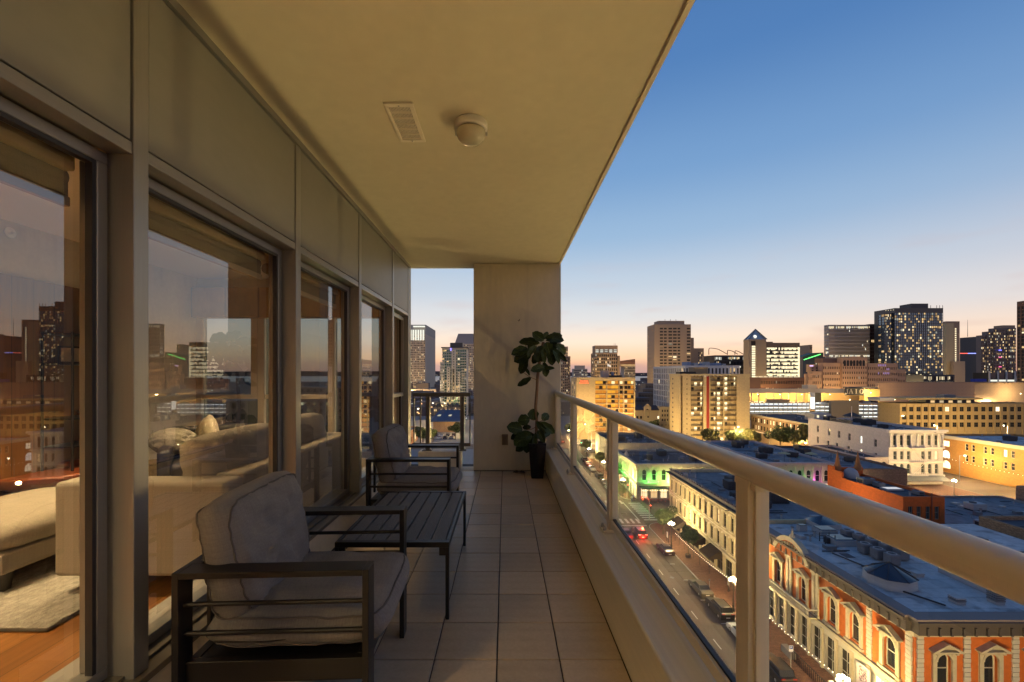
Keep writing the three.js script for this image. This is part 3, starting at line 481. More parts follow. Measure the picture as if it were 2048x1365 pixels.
const sheet = (x0, x1, d0, d1) => { const g = new THREE.PlaneGeometry(x1 - x0, d1 - d0).rotateX(-Math.PI / 2), uv = g.attributes.uv; for (let i = 0; i < 4; i++) uv.setXY(i, uv.getX(i) * (x1 - x0), uv.getY(i) * (d1 - d0)); return g.translate((x0 + x1) / 2, 0, -(d0 + d1) / 2); };
const SX0 = 17.6, SX1 = 30.7, CX0 = 95.5, CX1 = 112.5;
{
  const st = structure('street', sheet(SX0, SX1, -80, 900).translate(0, G, 0), c4.asphalt);
  const cs = structure('cross_street', mergeGeometries([sheet(-220, SX0, CX0, CX1), sheet(SX1, 420, CX0, CX1)]).translate(0, G, 0), c4.asphalt);
  structure('cross_street', mergeGeometries([sheet(-220, SX0, 187, 201), sheet(SX1, 129, 187, 201)]).translate(0, G, 0), c4.asphalt);
  structure('side_street', mergeGeometries([sheet(129, 146, -80, CX0), sheet(129, 146, CX1, 600)]).translate(0, G + 0.001, 0), c4.asphalt);
  const mark = (par, x0, x1, d0, d1) => mesh('lane_marking', sheet(x0, x1, d0, d1).translate(0, G + 0.005, 0), c4.paint, par);
  for (let d = 8.4; d < 92; d += 6.35) for (const x of [25.8, 22.75]) mark(st, x - 0.07, x + 0.07, d - 1, d + 1);
  for (let d = 117; d < 185; d += 6.35) for (const x of [25.6, 22.6]) mark(st, x - 0.07, x + 0.07, d - 1, d + 1);
  for (let i = 0; i < 10; i++) { mark(st, 18.3 + i * 1.22, 18.85 + i * 1.22, 95.3, 98.2); mark(st, 18.3 + i * 1.22, 18.85 + i * 1.22, 109.4, 112.2); }
  for (let i = 0; i < 9; i++) mark(cs, 31.2, 34.2, 97.2 + i * 1.55, 97.85 + i * 1.55);
  mark(st, 18, 30.6, 93.6, 93.95); mark(st, 29.9, 30.15, 97, 111);
  for (const d of [63.1, 57.2, 51.6, 46.2, 69.2, 75]) mark(st, 28.4, 29.3, d - 0.06, d + 0.06);
  const mh = mesh('manhole_cover', new THREE.CylinderGeometry(0.36, 0.36, 0.012, 20), c4.unit, st, T(26.9, G + 0.007, -70)); mh.castShadow = false;
  const slab = (x0, x1, d0, d1, mat, r = 3.2) => {
    const s = new THREE.Shape(), rc = (sh, a, b, c, d, q) => { sh.moveTo(a + q, c); sh.lineTo(b - q, c); sh.absarc(b - q, c + q, q, -Math.PI / 2, 0); sh.lineTo(b, d - q); sh.absarc(b - q, d - q, q, 0, Math.PI / 2); sh.lineTo(a + q, d); sh.absarc(a + q, d - q, q, Math.PI / 2, Math.PI); sh.lineTo(a, c + q); sh.absarc(a + q, c + q, q, Math.PI, 1.5 * Math.PI); };
    rc(s, x0 + 0.16, x1 - 0.16, d0 + 0.16, d1 - 0.16, r); const g = new THREE.ExtrudeGeometry(s, { depth: 0.13, bevelEnabled: false, curveSegments: 8 }).rotateX(-Math.PI / 2);
    const o = structure('sidewalk', g.translate(0, G, 0), mat);
    const k = new THREE.Shape(); rc(k, x0, x1, d0, d1, r + 0.16); const h = new THREE.Path(); rc(h, x0 + 0.16, x1 - 0.16, d0 + 0.16, d1 - 0.16, r); k.holes.push(h);
    mesh('kerb', new THREE.ExtrudeGeometry(k, { depth: 0.134, bevelEnabled: false, curveSegments: 8 }).rotateX(-Math.PI / 2).translate(0, G, 0), c4.kerb, o);
    return o;
  };
  slab(SX1, 129, -80, CX0, c4.brick); slab(SX1, 129, CX1, 187, c4.brick); slab(SX1, 129, 201, 330, c4.pave); slab(146, 240, CX1, 300, c4.pave); slab(146, 260, -80, CX0, c4.pave);
  slab(-120, SX0, -80, CX0, c4.brick); slab(-120, SX0, CX1, 187, c4.pave); slab(-120, SX0, 201, 330, c4.pave);
}
// ---------------------------------------------------------------- facades with real openings
function outline(P, w, h, arch, e = 0) {
  const a = w / 2 - e; P.moveTo(-a, e); P.lineTo(a, e);
  if (arch) { P.lineTo(a, h - w / 2); P.absarc(0, h - w / 2, a, 0, Math.PI, false); } else { P.lineTo(a, h - e); P.lineTo(-a, h - e); }
  P.lineTo(-a, e); return P;
}
function shell(len, h, ops, t = 0.4, v0 = 0) {
  const s = new THREE.Shape(); s.moveTo(0, v0); s.lineTo(len, v0); s.lineTo(len, h); s.lineTo(0, h); s.lineTo(0, v0);
  for (const o of ops) { const q = new THREE.Path(), pts = outline(new THREE.Shape(), o.w, o.h, o.arch).getPoints(8).map((p) => new THREE.Vector2(p.x + o.u, p.y + o.v)); q.setFromPoints(pts); s.holes.push(q); }
  const g = new THREE.ExtrudeGeometry(s, { depth: t, bevelEnabled: false, curveSegments: 8 }); g.translate(0, 0, -t); return g;
}
const wc = {};
function winGeo(w, h, arch, mv, mh, fw) {
  const key = [w, h, arch, mv, mh, fw].join(); if (wc[key]) return wc[key];
  const s = outline(new THREE.Shape(), w, h, arch), hole = outline(new THREE.Path(), w, h, arch, fw); s.holes.push(hole);
  const b = new MB().add(new THREE.ExtrudeGeometry(s, { depth: 0.1, bevelEnabled: false, curveSegments: 8 }));
  for (let i = 1; i <= mv; i++) { const x = -w / 2 + i * w / (mv + 1); b.box(x - fw * 0.3, fw, 0.03, x + fw * 0.3, h - fw, 0.08); }
  for (let i = 1; i <= mh; i++) { const y = i * h / (mh + 1) * (mh === 1 ? 1.04 : 1); b.box(-w / 2 + fw, y - fw * 0.35, 0.02, w / 2 - fw, y + fw * 0.35, 0.088); }
  return (wc[key] = [b.geo, new THREE.ShapeGeometry(outline(new THREE.Shape(), w, h, arch, fw * 0.5), 8).translate(0, 0, 0.025)]);
}
const faceL = (x, dFar) => T(x, G, -dFar).multiply(new THREE.Matrix4().makeRotationY(-Math.PI / 2));   // looks to -x, u runs towards the camera
const faceF = (x, d) => T(x, G, -d);                                                                  // looks towards the camera, u runs to +x
const faceR = (x, dNear) => T(x, G, -dNear).multiply(new THREE.Matrix4().makeRotationY(Math.PI / 2)); // looks to +x, u runs away
function windows(root, F, ops, o = {}) {
  const { mv = 0, mh = 1, fw = 0.09, rec = 0.28, frame = c4.frameD, pane = c4.pane, lit = 0.1, litMats = c4.lit } = o;
  for (const q of ops) {
    const [fg, pg] = winGeo(q.w, q.h, q.arch, q.mv ?? mv, q.mh ?? mh, fw), mt = F.clone().multiply(T(q.u, q.v, -rec));
    const wm = mesh(q.name ?? 'window', fg, frame, root, mt);
    mesh('pane', pg, q.pane ?? (rnd() < (q.lit ?? lit) ? litMats[Math.floor(rnd() * litMats.length)] : pane), wm);
  }
}
const row = (u0, step, n, v, w, h, x = {}) => Array.from({ length: n }, (_, i) => ({ u: u0 + i * step, v, w, h, ...x }));
// a block of a building: dark core, walls with openings on the sides that show, roof slab inside a parapet
function block(root, x0, x1, d0, d1, h, o) {
  const { wall, roof = c4.roofDark, par = 0.6, left = [], front = [], right = [], t = 0.4, frontWall = wall } = o;
  const LT = d1 - d0, LX = x1 - x0;
  mesh('wall', shell(LT, h, left, t), wall, root, faceL(x0, d1));
  mesh('wall', shell(LX - 2 * t, h, front, t), frontWall, root, faceF(x0 + t, d0));
  mesh('wall', shell(LT, h, right, t), wall, root, faceR(x1, d0));
  box('wall', wall, root, x0 + t, G, -d1, x1 - t, G + h, -d1 + t);
  box('core', c4.core, root, x0 + 0.8, G, -d1 + 0.8, x1 - 0.8, G + h - par - 0.3, -d0 - 0.8);
  const r = mesh('roof', sheet(x0 + t, x1 - t, d0 + t, d1 - t).translate(0, G + h - par, 0), roof, root); if (d0 < 170 && h < 17) clutter(root, x0 + t, x1 - t, d0 + t, d1 - t, G + h - par, Math.min(44, Math.round((x1 - x0) * (d1 - d0) / 16)), Math.round(x0 * 7 + d0));
  windows(root, faceL(x0, d1), left, o); windows(root, faceF(x0 + t, d0), front, o); windows(root, faceR(x1, d0), right, o);
  return r;
}
const bar = (root, name, mat, F, u0, v0, w0, u1, v1, w1) => new MB().box(u0, v0, w0, u1, v1, w1).build(name, mat, root, F);

// small things that lie about on a flat roof: vent pipes, conduits, membrane patches
function clutter(root, x0, x1, d0, d1, y, n, sd) {
  const old = seed; seed = sd; const pg = new THREE.CylinderGeometry(0.11, 0.13, 0.7, 8), cg = new THREE.CylinderGeometry(0.22, 0.22, 0.12, 10), patchM = [c4.roofGrey, c4.unitL, c4.roofDark];
  for (let i = 0; i < n; i++) { const x = rr(x0 + 1, x1 - 1), d = rr(d0 + 1, d1 - 1), k = i % 4;
    if (k === 0) { const v = mesh('vent_pipe', pg, c4.unitL, root, T(x, y + 0.35, -d)); mesh('vent_cap', cg, c4.unit, v, T(0, 0.38, 0)); }
    else if (k === 1) { const L = rr(3, 9), a = rnd() < 0.5; mesh('conduit', CUBE, c4.dark, root, T(x, y + 0.12, -d)).scale.set(a ? Math.min(L, x1 - x) : 0.1, 0.1, a ? 0.1 : Math.min(L, d1 - d)); }
    else if (k === 2) mesh('membrane_patch', CUBE, patchM[i % 3], root, T(x, y + 0.008, -d)).scale.set(rr(0.8, 2.6), 0.012, rr(0.6, 1.8));
    else { const h = rr(0.3, 0.8); mesh('roof_box', CUBE, rnd() < 0.5 ? c4.unit : c4.unitL, root, T(x, y + h / 2, -d)).scale.set(rr(0.5, 1.3), h, rr(0.5, 1.2)); } }
  seed = old;
}
// ---------------------------------------------------------------- orange Victorian at the corner of the frame
{
  const t = thing('orange_building', 'bright orange Victorian building with cream window surrounds and flat pale roof, front right', 'building');
  const x0 = 35.5, x1 = 66, d0 = 37.7, d1 = 61.2, h = 10.7, FL2 = faceL(x0, d1), FF = faceF(x0, d0), U = (d) => d1 - d;
  const up = [56.5, 51.8, 47.2, 44.1, 40.06].map((d) => ({ u: U(d), v: 5.75, w: 1.25, h: 2.9, arch: true, mv: 0, mh: 1 }));
  const shop = []; for (let i = 0; i < 11; i++) shop.push({ u: 1.25 + i * 2.08, v: 0.35, w: 1.5, h: 3.7, mv: 1, mh: 2, name: 'shop_window', lit: i === 9 ? 1 : 0.08 });
  const fx = [38.0, 42.05, 46.1, 50.2].map((x) => ({ u: x - x0, v: 5.75, w: 1.25, h: 2.9, arch: true }));
  const fs = []; for (let i = 0; i < 7; i++) fs.push({ u: 2.4 + i * 2.1, v: 0.35, w: 1.5, h: 3.7, mv: 1, mh: 2, name: 'shop_window' });
  mesh('wall', shell(d1 - d0, h, [...up], 0.45, 5), c4.orange, t, FL2); mesh('shop_front', shell(d1 - d0, 5, shop, 0.45), c4.trimDim, t, FL2);
  mesh('wall', shell(x1 - x0 - 0.5, h, fx.map((q) => ({ ...q, u: q.u - 0.5 })), 0.45, 5), c4.orange, t, faceF(x0 + 0.5, d0)); mesh('shop_front', shell(x1 - x0 - 0.5, 5, fs.map((q) => ({ ...q, u: q.u - 0.5 })), 0.45), c4.trimDim, t, faceF(x0 + 0.5, d0));
  box('core', c4.core, t, x0 + 0.9, G, -d1, x1 - 0.3, G + 11, -d0 - 0.9);
  const so = { frame: c4.frameW, fw: 0.08, rec: 0.3, lit: 0.05 };
  windows(t, FL2, up, so); windows(t, FF, fx, { ...so, lit: 0 }); windows(t, FL2, shop, { ...so, frame: c4.trimDim }); windows(t, FF, fs, { ...so, frame: c4.trimDim });
  // window surrounds: jambs, brackets, pediment, sill
  const su = new MB(); su.box(-1.02, -0.15, 0, -0.66, 2.95, 0.16).box(0.66, -0.15, 0, 1.02, 2.95, 0.16).box(-1.15, -0.4, 0, 1.15, -0.15, 0.26);
  su.box(-1.06, 2.95, 0, 1.06, 3.2, 0.2).box(-0.95, 3.0, 0.2, -0.78, 3.2, 0.45).box(0.78, 3.0, 0.2, 0.95, 3.2, 0.45).box(-0.85, -0.62, 0, -0.7, -0.4, 0.2).box(0.7, -0.62, 0, 0.85, -0.4, 0.2);
  const ped = new THREE.Shape(); ped.moveTo(-1.3, 3.2); ped.lineTo(1.3, 3.2); ped.lineTo(1.3, 3.32); ped.lineTo(0, 4.0); ped.lineTo(-1.3, 3.32); ped.lineTo(-1.3, 3.2);
  const ph = new THREE.Path(); ph.moveTo(-0.9, 3.32); ph.lineTo(0.9, 3.32); ph.lineTo(0, 3.8); ph.lineTo(-0.9, 3.32); ped.holes.push(ph);
  su.add(new THREE.ExtrudeGeometry(ped, { depth: 0.55, bevelEnabled: false }));
  const pb = new THREE.Shape(); pb.moveTo(-0.95, 3.3); pb.lineTo(0.95, 3.3); pb.lineTo(0, 3.82); su.add(new THREE.ExtrudeGeometry(pb, { depth: 0.25, bevelEnabled: false }));
  const ring = new THREE.Shape(); ring.absarc(0, 0, 0.82, 0, Math.PI, false); ring.lineTo(-0.63, 0); ring.absarc(0, 0, 0.63, Math.PI, 0, true); su.add(new THREE.ExtrudeGeometry(ring, { depth: 0.2, bevelEnabled: false, curveSegments: 10 }), T(0, 2.275, 0));
  const sg = su.geo; for (const q of up) mesh('window_surround', sg, c4.trim, t, FL2.clone().multiply(T(q.u, q.v, 0))); for (const q of fx) mesh('window_surround', sg, c4.trim, t, FF.clone().multiply(T(q.u, q.v, 0)));
  // pilasters and quoin strips
  const pil = new MB().box(-0.5, 5.5, 0, -0.1, 10.2, 0.18).box(0.1, 5.5, 0, 0.5, 10.2, 0.18).box(-0.6, 10.0, 0, 0.6, 10.25, 0.26).box(-0.6, 5.2, 0, 0.6, 5.5, 0.24).geo;
  for (const d of [59.2, 54.2, 49.6]) mesh('pilaster', pil, c4.trim, t, FL2.clone().multiply(T(U(d), 0, 0)));
  const q1 = new RoundedBoxGeometry(0.62, 0.37, 0.14, 1, 0.03), q2 = new RoundedBoxGeometry(0.56, 0.37, 0.14, 1, 0.03);
  for (let i = 0; i < 13; i++) { for (const d of [42.3, 38.15]) mesh('quoin', i % 2 ? q1 : q2, c4.trimDim, t, FL2.clone().multiply(T(U(d), 5.3 + i * 0.4, 0.06))); for (const x of [35.95, 40.0, 44.2, 48.2]) mesh('quoin', i % 2 ? q1 : q2, c4.trimDim, t, FF.clone().multiply(T(x - x0, 5.3 + i * 0.4, 0.06))); }
  // cornices
  const cor = (F, L, e) => {
    bar(t, 'frieze', c4.trim, F, -e, 10.25, 0, L, 10.62, 0.3); bar(t, 'cornice_gutter', c4.darkTrim, F, -e, 10.62, 0, L, 11.55, 0.75); bar(t, 'cornice', c4.darkTrim, F, -e - 0.2, 11.55, -0.3, L, 11.8, 0.95); bar(t, 'cornice_cap', M(0.22, 0.17, 0.15, 0.7), F, -e - 0.2, 11.8, -0.5, L, 12.0, 0.8);
    for (let u = 0.4; u < L; u += 1.02) new MB().box(u - 0.09, 10.62, 0.75, u + 0.09, 11.3, 0.88).build('bracket', c4.darkTrim, t, F);
    bar(t, 'belt_course', c4.trim, F, -e, 4.95, 0, L, 5.2, 0.35); bar(t, 'belt_course', c4.trimDim, F, -e, 4.6, 0, L, 4.95, 0.2);
    bar(t, 'wire', c4.dark, F, 0, 5.9, 1.1, L, 5.93, 1.13);
  };
  cor(FL2, d1 - d0 + 0.0, 0); cor(FF, x1 - x0, 0.3);
  for (let i = 0; i < 12; i++) new MB().rbox(0.02 + i * 2.08, 0, 0.02, 0.34 + i * 2.08, 4.6, 0.26, 0.04).build('column', c4.trim, t, FL2);
  // curved gable over the middle bays, with its crest
  { const a = new THREE.Shape(); a.absarc(0, 0, 3.6, R(25), R(155), false); a.absarc(0, 0, 3.05, R(155), R(25), true); const c = FL2.clone().multiply(T(U(52.9), 9.4, 0.2));
    mesh('gable_arch', new THREE.ExtrudeGeometry(a, { depth: 0.7, bevelEnabled: false, curveSegments: 20 }), c4.trim, t, c);
    const b = new THREE.Shape(); b.absarc(0, 0, 3.05, R(25), R(155), false); mesh('gable_panel', new THREE.ExtrudeGeometry(b, { depth: 0.3, bevelEnabled: false, curveSegments: 20 }), c4.orange, t, c.clone().multiply(T(0, 0, 0.3)));
    const o = new MB(); for (let k = -4; k <= 4; k++) o.rod(V(Math.sin(k * 0.17) * 2.55, Math.cos(k * 0.17) * 2.55, 0.62), V(Math.sin(k * 0.17) * 2.9, Math.cos(k * 0.17) * 2.9, 0.62), 0.1, 0.14, 6); const om = o.build('gable_ornament', c4.trim, t, c); om.userData.kind = 'stuff';
    new MB().lathe([[0.001, 1.0], [0.08, 0.9], [0.16, 0.6], [0.1, 0.5], [0.3, 0.3], [0.34, 0]], 10, T(0, 3.5, 0.35)).build('finial', c4.trim, t, c); }
  // balcony with balusters along the middle bays
  { const u0 = U(60.4), u1 = U(49.0); bar(t, 'balcony_floor', c4.trim, FL2, u0, 5.2, 0.3, u1, 5.38, 1.25);
    bar(t, 'balcony_rail', c4.trimDim, FL2, u0, 6.15, 1.12, u1, 6.28, 1.28); bar(t, 'balcony_rail', c4.trimDim, FL2, u1 - 0.15, 6.15, 0.1, u1, 6.28, 1.12);
    const bg = new THREE.LatheGeometry([[0.05, 0], [0.05, 0.06], [0.03, 0.1], [0.065, 0.28], [0.03, 0.55], [0.05, 0.7], [0.05, 0.77]].map((p) => new THREE.Vector2(...p)), 7); for (let u = u0 + 0.15; u < u1; u += 0.24) mesh('baluster', bg, c4.trimDim, t, FL2.clone().multiply(T(u, 5.38, 1.2))); }
  // flat roof with what is on it
  mesh('roof', sheet(x0 - 0.3, x1, d0 - 0.3, d1).translate(0, G + 11.7, 0), c4.roofBlue, t);
  clutter(t, 45.5, x1 - 1, d0 + 2, d1 - 2, G + 11.7, 20, 61); clutter(t, x0 + 1, 42, 47, d1, G + 11.7, 10, 17);
  const gl = M(0.03, 0.04, 0.055, 0.08), RY = G + 11.7;
  const sk = thing('roof_skylight', 'eight sided dark glass skylight on a white curb on the orange building roof', 'skylight', [38.9, RY, -44.0]);
  new MB().add(new THREE.CylinderGeometry(2.1, 2.15, 1.0, 8), T(0, 0.5, 0)).build('curb', M(0.55, 0.54, 0.5, 0.8, { map: tSpeck }), sk); new MB().add(new THREE.ConeGeometry(2.2, 1.15, 8), T(0, 1.58, 0)).build('glass_roof', gl, sk);
  for (let i = 0; i < 8; i++) { const a = i * Math.PI / 4; new MB().rod(V(2.2 * Math.sin(a), 1.02, 2.2 * Math.cos(a)), V(0, 2.17, 0), 0.035, 0.035, 5).build('bar', c4.dark, sk); }
  const ps = thing('roof_skylight', 'pyramid skylight with dark panes on the far part of the orange building roof', 'skylight', [44.0, RY, -60.2]);
  new MB().box(-1.5, 0, -1.5, 1.5, 0.7, 1.5).build('curb', c4.unitL, ps); new MB().add(new THREE.ConeGeometry(2.1, 0.8, 4).rotateY(Math.PI / 4), T(0, 1.1, 0)).build('glass_roof', gl, ps);
  for (const [x, d, w2, k] of [[42.2, 57.4, 1.1, 'farther of two box skylights'], [41.8, 54.2, 1.3, 'nearer of two box skylights'], [40.0, 58.6, 0.5, 'smallest box skylight left of the pair']]) { const s = thing('roof_skylight', 'white ' + k + ' on the orange building roof', 'skylight', [x, RY, -d]); new MB().rbox(-w2, 0, -w2 * 0.8, w2, 0.75, w2 * 0.8, 0.03).build('curb', c4.unitL, s); new MB().rbox(-w2 * 0.9, 0.75, -w2 * 0.7, w2 * 0.9, 0.85, w2 * 0.7, 0.03).build('glass_roof', gl, s); }
  const cu = thing('condenser', 'farthest round topped condenser of the front row on the orange building roof', 'air conditioner', [42.4, RY, -51.2], 'front row of condensers on the orange building roof');
  new MB().rbox(-0.55, 0.1, -0.55, 0.55, 1.25, 0.55, 0.12).build('casing', c4.unit, cu); new MB().add(new THREE.TorusGeometry(0.42, 0.05, 6, 20).rotateX(Math.PI / 2), T(0, 1.27, 0)).build('fan_ring', c4.unitL, cu); new MB().add(new THREE.CylinderGeometry(0.4, 0.4, 0.02, 16), T(0, 1.258, 0)).build('fan', c4.dark, cu);
  copy(cu, [42.65, RY, -49.7], 'middle round topped condenser of the front row on the orange building roof'); copy(cu, [42.9, RY, -48.2], 'nearest round topped condenser of the front row on the orange building roof');
  for (let i = 0; i < 5; i++) copy(cu, [43.7 + i * 0.35, RY, -55.5 + i * 1.5], ['farthest', 'second farthest', 'middle', 'second nearest', 'nearest'][i] + ' grey condenser of the back row on the orange building roof', 'back row of condensers on the orange building roof');
  for (const [x, d, k] of [[41.8, 40.2, 'low'], [45.4, 40.2, 'tall slatted'], [43.2, 45.6, 'flat square']]) { const v = thing('roof_vent', k + ' roof vent on the near part of the orange building roof', 'vent', [x, RY, -d]); const n = k === 'low' ? 2 : k === 'flat square' ? 1 : 5; new MB().box(-0.4, 0, -0.4, 0.4, 0.25, 0.4).build('base', c4.unitL, v); for (let i = 0; i < n; i++) new MB().rbox(-0.45, 0.28 + i * 0.2, -0.45, 0.45, 0.42 + i * 0.2, 0.45, 0.04).build('louvre', i === n - 1 ? c4.unitL : c4.unit, v); }
  const dk = new MB().rbox(46.3, RY, -46.5, 47.2, RY + 0.8, -41, 0.03).build('roof_duct', c4.unitL, scene); tag(dk, 'long pale duct box by the handrail on the orange building roof', 'duct');
  const pp = thing('roof_pipe', 'long dark pipe line running past the octagonal skylight on the orange building roof', 'pipe'); for (const [a, b] of [[51, 46.3], [42.3, 39.5]]) new MB().rod(V(38.4, RY + 0.15, -a), V(39.6 + (51 - a) * 0.05, RY + 0.15, -b), 0.08).build('pipe', c4.dark, pp);
  const ladder = thing('roof_frame', 'small dark equipment frame beside the box skylights on the orange building roof', 'frame', [40.4, RY, -54.5]); for (const x of [-0.6, 0.6]) for (const z of [-0.5, 0.5]) new MB().box(x - 0.04, 0, z - 0.04, x + 0.04, 1.1, z + 0.04).build('leg', c4.dark, ladder); for (let i = 1; i < 4; i++) new MB().box(-0.6, i * 0.33, -0.52, 0.6, i * 0.33 + 0.05, -0.48).build('rung', c4.dark, ladder); new MB().rbox(-0.3, 0, -0.3, 0.5, 0.7, 0.4, 0.05).build('motor', c4.dark, ladder);
  const cv = document.createElement('canvas'); cv.width = 128; cv.height = 192; const cx = cv.getContext('2d'); cx.fillStyle = '#e9e2dc'; cx.fillRect(0, 0, 128, 192); for (let i = 0; i < 160; i++) { cx.fillStyle = ['#b98aa0', '#8d6a80', '#d9b6c2', '#5c4a55'][i % 4]; cx.globalAlpha = 0.6; cx.beginPath(); cx.arc(30 + 70 * rnd(), 20 + 150 * rnd(), 2 + 6 * rnd(), 0, 7); cx.fill(); } const ct = new THREE.CanvasTexture(cv); ct.colorSpace = THREE.SRGBColorSpace;
  const bn = mesh('banner', boxGeo(1.6, 2.5, 0.04), M(0.8, 0.8, 0.8, 0.8), scene, faceL(x0, d1).multiply(T(U(42.6), 3.1, 0.4))); bn.material = M(0.75, 0.75, 0.75, 0.8, { map: ct }); const bu = bn.geometry.attributes.uv; for (let i = 0; i < 24; i++) bu.setXY(i, bu.getX(i) > 0 ? 1 : 0, bu.getY(i) > 0 ? 1 : 0); tag(bn, 'white banner with pink flower print on the orange building shop front', 'banner');
}
// ---------------------------------------------------------------- long cream building
{
  const t = thing('cream_building', 'long cream three storey building with two rows of arched hood windows along the street', 'building');
  const x0 = 35.5, x1 = 57, d0 = 61.4, d1 = 93.8, h = 12.2, F = faceL(x0, d1), ops = [];
  for (let i = 0; i < 14; i++) { const u = 1.1 + i * 2.24; ops.push({ u, v: 8.05, w: 0.95, h: 2.5, mv: 0, mh: 1 }, { u, v: 4.55, w: 0.95, h: 2.5, mv: 0, mh: 1 }); }
  const shop = row(1.5, 2.9, 11, 0.4, 2.1, 2.8, { mv: 1, mh: 1, name: 'shop_window', lit: 0.4 });
  block(t, x0, x1, d0, d1, h, { wall: c4.cream, roof: c4.roofGrey, left: [...ops, ...shop], front: [], lit: 0.14, litMats: [c4.lit[3], c4.lit[2]], frame: c4.frameD });
  const hood = new MB(), hs = new THREE.Shape(); hs.moveTo(-0.75, 0); hs.lineTo(-0.75, 0.18); hs.lineTo(-0.45, 0.5); hs.lineTo(0.45, 0.5); hs.lineTo(0.75, 0.18); hs.lineTo(0.75, 0); hs.lineTo(0.56, 0); hs.lineTo(0.56, 0.12); hs.lineTo(0.38, 0.3); hs.lineTo(-0.38, 0.3); hs.lineTo(-0.56, 0.12); hs.lineTo(-0.56, 0);
  hood.add(new THREE.ExtrudeGeometry(hs, { depth: 0.22, bevelEnabled: false })); const hg = hood.geo, sg = new MB().box(-0.68, -0.16, 0, 0.68, 0, 0.18).geo, jg = new MB().box(-0.62, 0, 0, -0.48, 2.35, 0.08).box(0.48, 0, 0, 0.62, 2.35, 0.08).geo;
  for (const q of ops) { const k = F.clone().multiply(T(q.u, q.v, 0)); mesh('window_hood', hg, c4.creamTrim, t, k.clone().multiply(T(0, 2.3, 0))); mesh('window_sill', sg, c4.creamTrim, t, k); }
  for (const [v, dd] of [[7.4, 0.14], [3.9, 0.3], [3.6, 0.16], [11.0, 0.12]]) bar(t, 'belt_course', c4.creamTrim, F, 0, v, 0, d1 - d0, v + 0.2, dd);
  bar(t, 'cornice', c4.creamTrim, F, 0, 11.3, 0, d1 - d0, 11.6, 0.45); bar(t, 'cornice_roof', c4.slate, F, -0.4, 11.6, -1.2, d1 - d0, 11.74, 0.75); bar(t, 'coping', M(0.3, 0.2, 0.16, 0.8, { map: tSpeck }), F, -0.2, 12.2, -0.5, d1 - d0, 12.34, 0.06);
  for (let u = 0.5; u < d1 - d0; u += 1.12) new MB().box(u - 0.14, 12.34, -0.4, u + 0.14, 12.6, -0.05).build('parapet_block', c4.unit, t, F);
  for (const [d, w2, lab] of [[86.6, 3.2, 'farthest'], [81.8, 2.3, 'second farthest'], [77.8, 2.3, 'second nearest'], [72.6, 3.6, 'nearest and widest']]) {
    const a = thing('awning', 'dark box awning over the pavement at the cream building, ' + lab + ' of four', 'awning', [35.4, G, -d], 'awnings along the cream building'), s = new THREE.Shape(); s.moveTo(0, 3.9); s.lineTo(0, 2.7); s.lineTo(2.2, 2.5); s.lineTo(2.2, 2.8); s.lineTo(0.4, 3.9);
    mesh('canopy', new THREE.ExtrudeGeometry(s, { depth: w2, bevelEnabled: false }).translate(0, 0, -w2 / 2).rotateY(Math.PI), M(0.05, 0.035, 0.025, 0.9, { map: tWeave }), a);
    for (const k of [-1, 1]) new MB().rod(V(-2.1, 0.1, k * (w2 / 2 - 0.1)), V(-2.1, 2.6, k * (w2 / 2 - 0.1)), 0.04, 0.04, 6).build('pole', c4.dark, a);
  }
}
function rooftop(list, y, where, mat = c4.unit) {                       // air units on a roof: casing, fan, curb
  const t = thing('rooftop_unit', 'grey air handling unit on ' + where, 'air conditioner', [list[0][0], y, -list[0][1]], 'air units on ' + where);
  new MB().box(-1.1, 0, -0.8, 1.1, 0.25, 0.8).build('curb', c4.dark, t); new MB().rbox(-1.2, 0.25, -0.9, 1.2, 1.35, 0.9, 0.05).build('casing', mat, t); new MB().add(new THREE.CylinderGeometry(0.5, 0.5, 0.14, 14), T(0.4, 1.42, 0)).build('fan', c4.dark, t); new MB().box(-1.22, 0.5, -0.6, -1.2, 1.1, 0.6).build('louvre', c4.dark, t);
  const order = list.map((q, i) => i).sort((a, b) => list[a][1] - list[b][1]), word = ['nearest', 'second nearest', 'third nearest', 'fourth nearest', 'fifth nearest', 'sixth nearest', 'seventh nearest'], all = [t];
  list.slice(1).forEach(([x, d, s = 1]) => { const c = copy(t, [x, y, -d]); c.scale.setScalar(s); c.rotation.y = Math.round(rnd() * 3) * Math.PI / 2; all.push(c); });
  order.forEach((i, k) => { all[i].userData.label = word[k] + ' grey air unit on ' + where; });
}
rooftop([[44, 84], [42, 80, 1.2], [47, 78, 0.9], [45, 72, 1.3], [41, 69, 0.8], [49, 68], [39.6, 74.5, 0.7]], G + 11.6, 'the cream building roof', c4.dark);
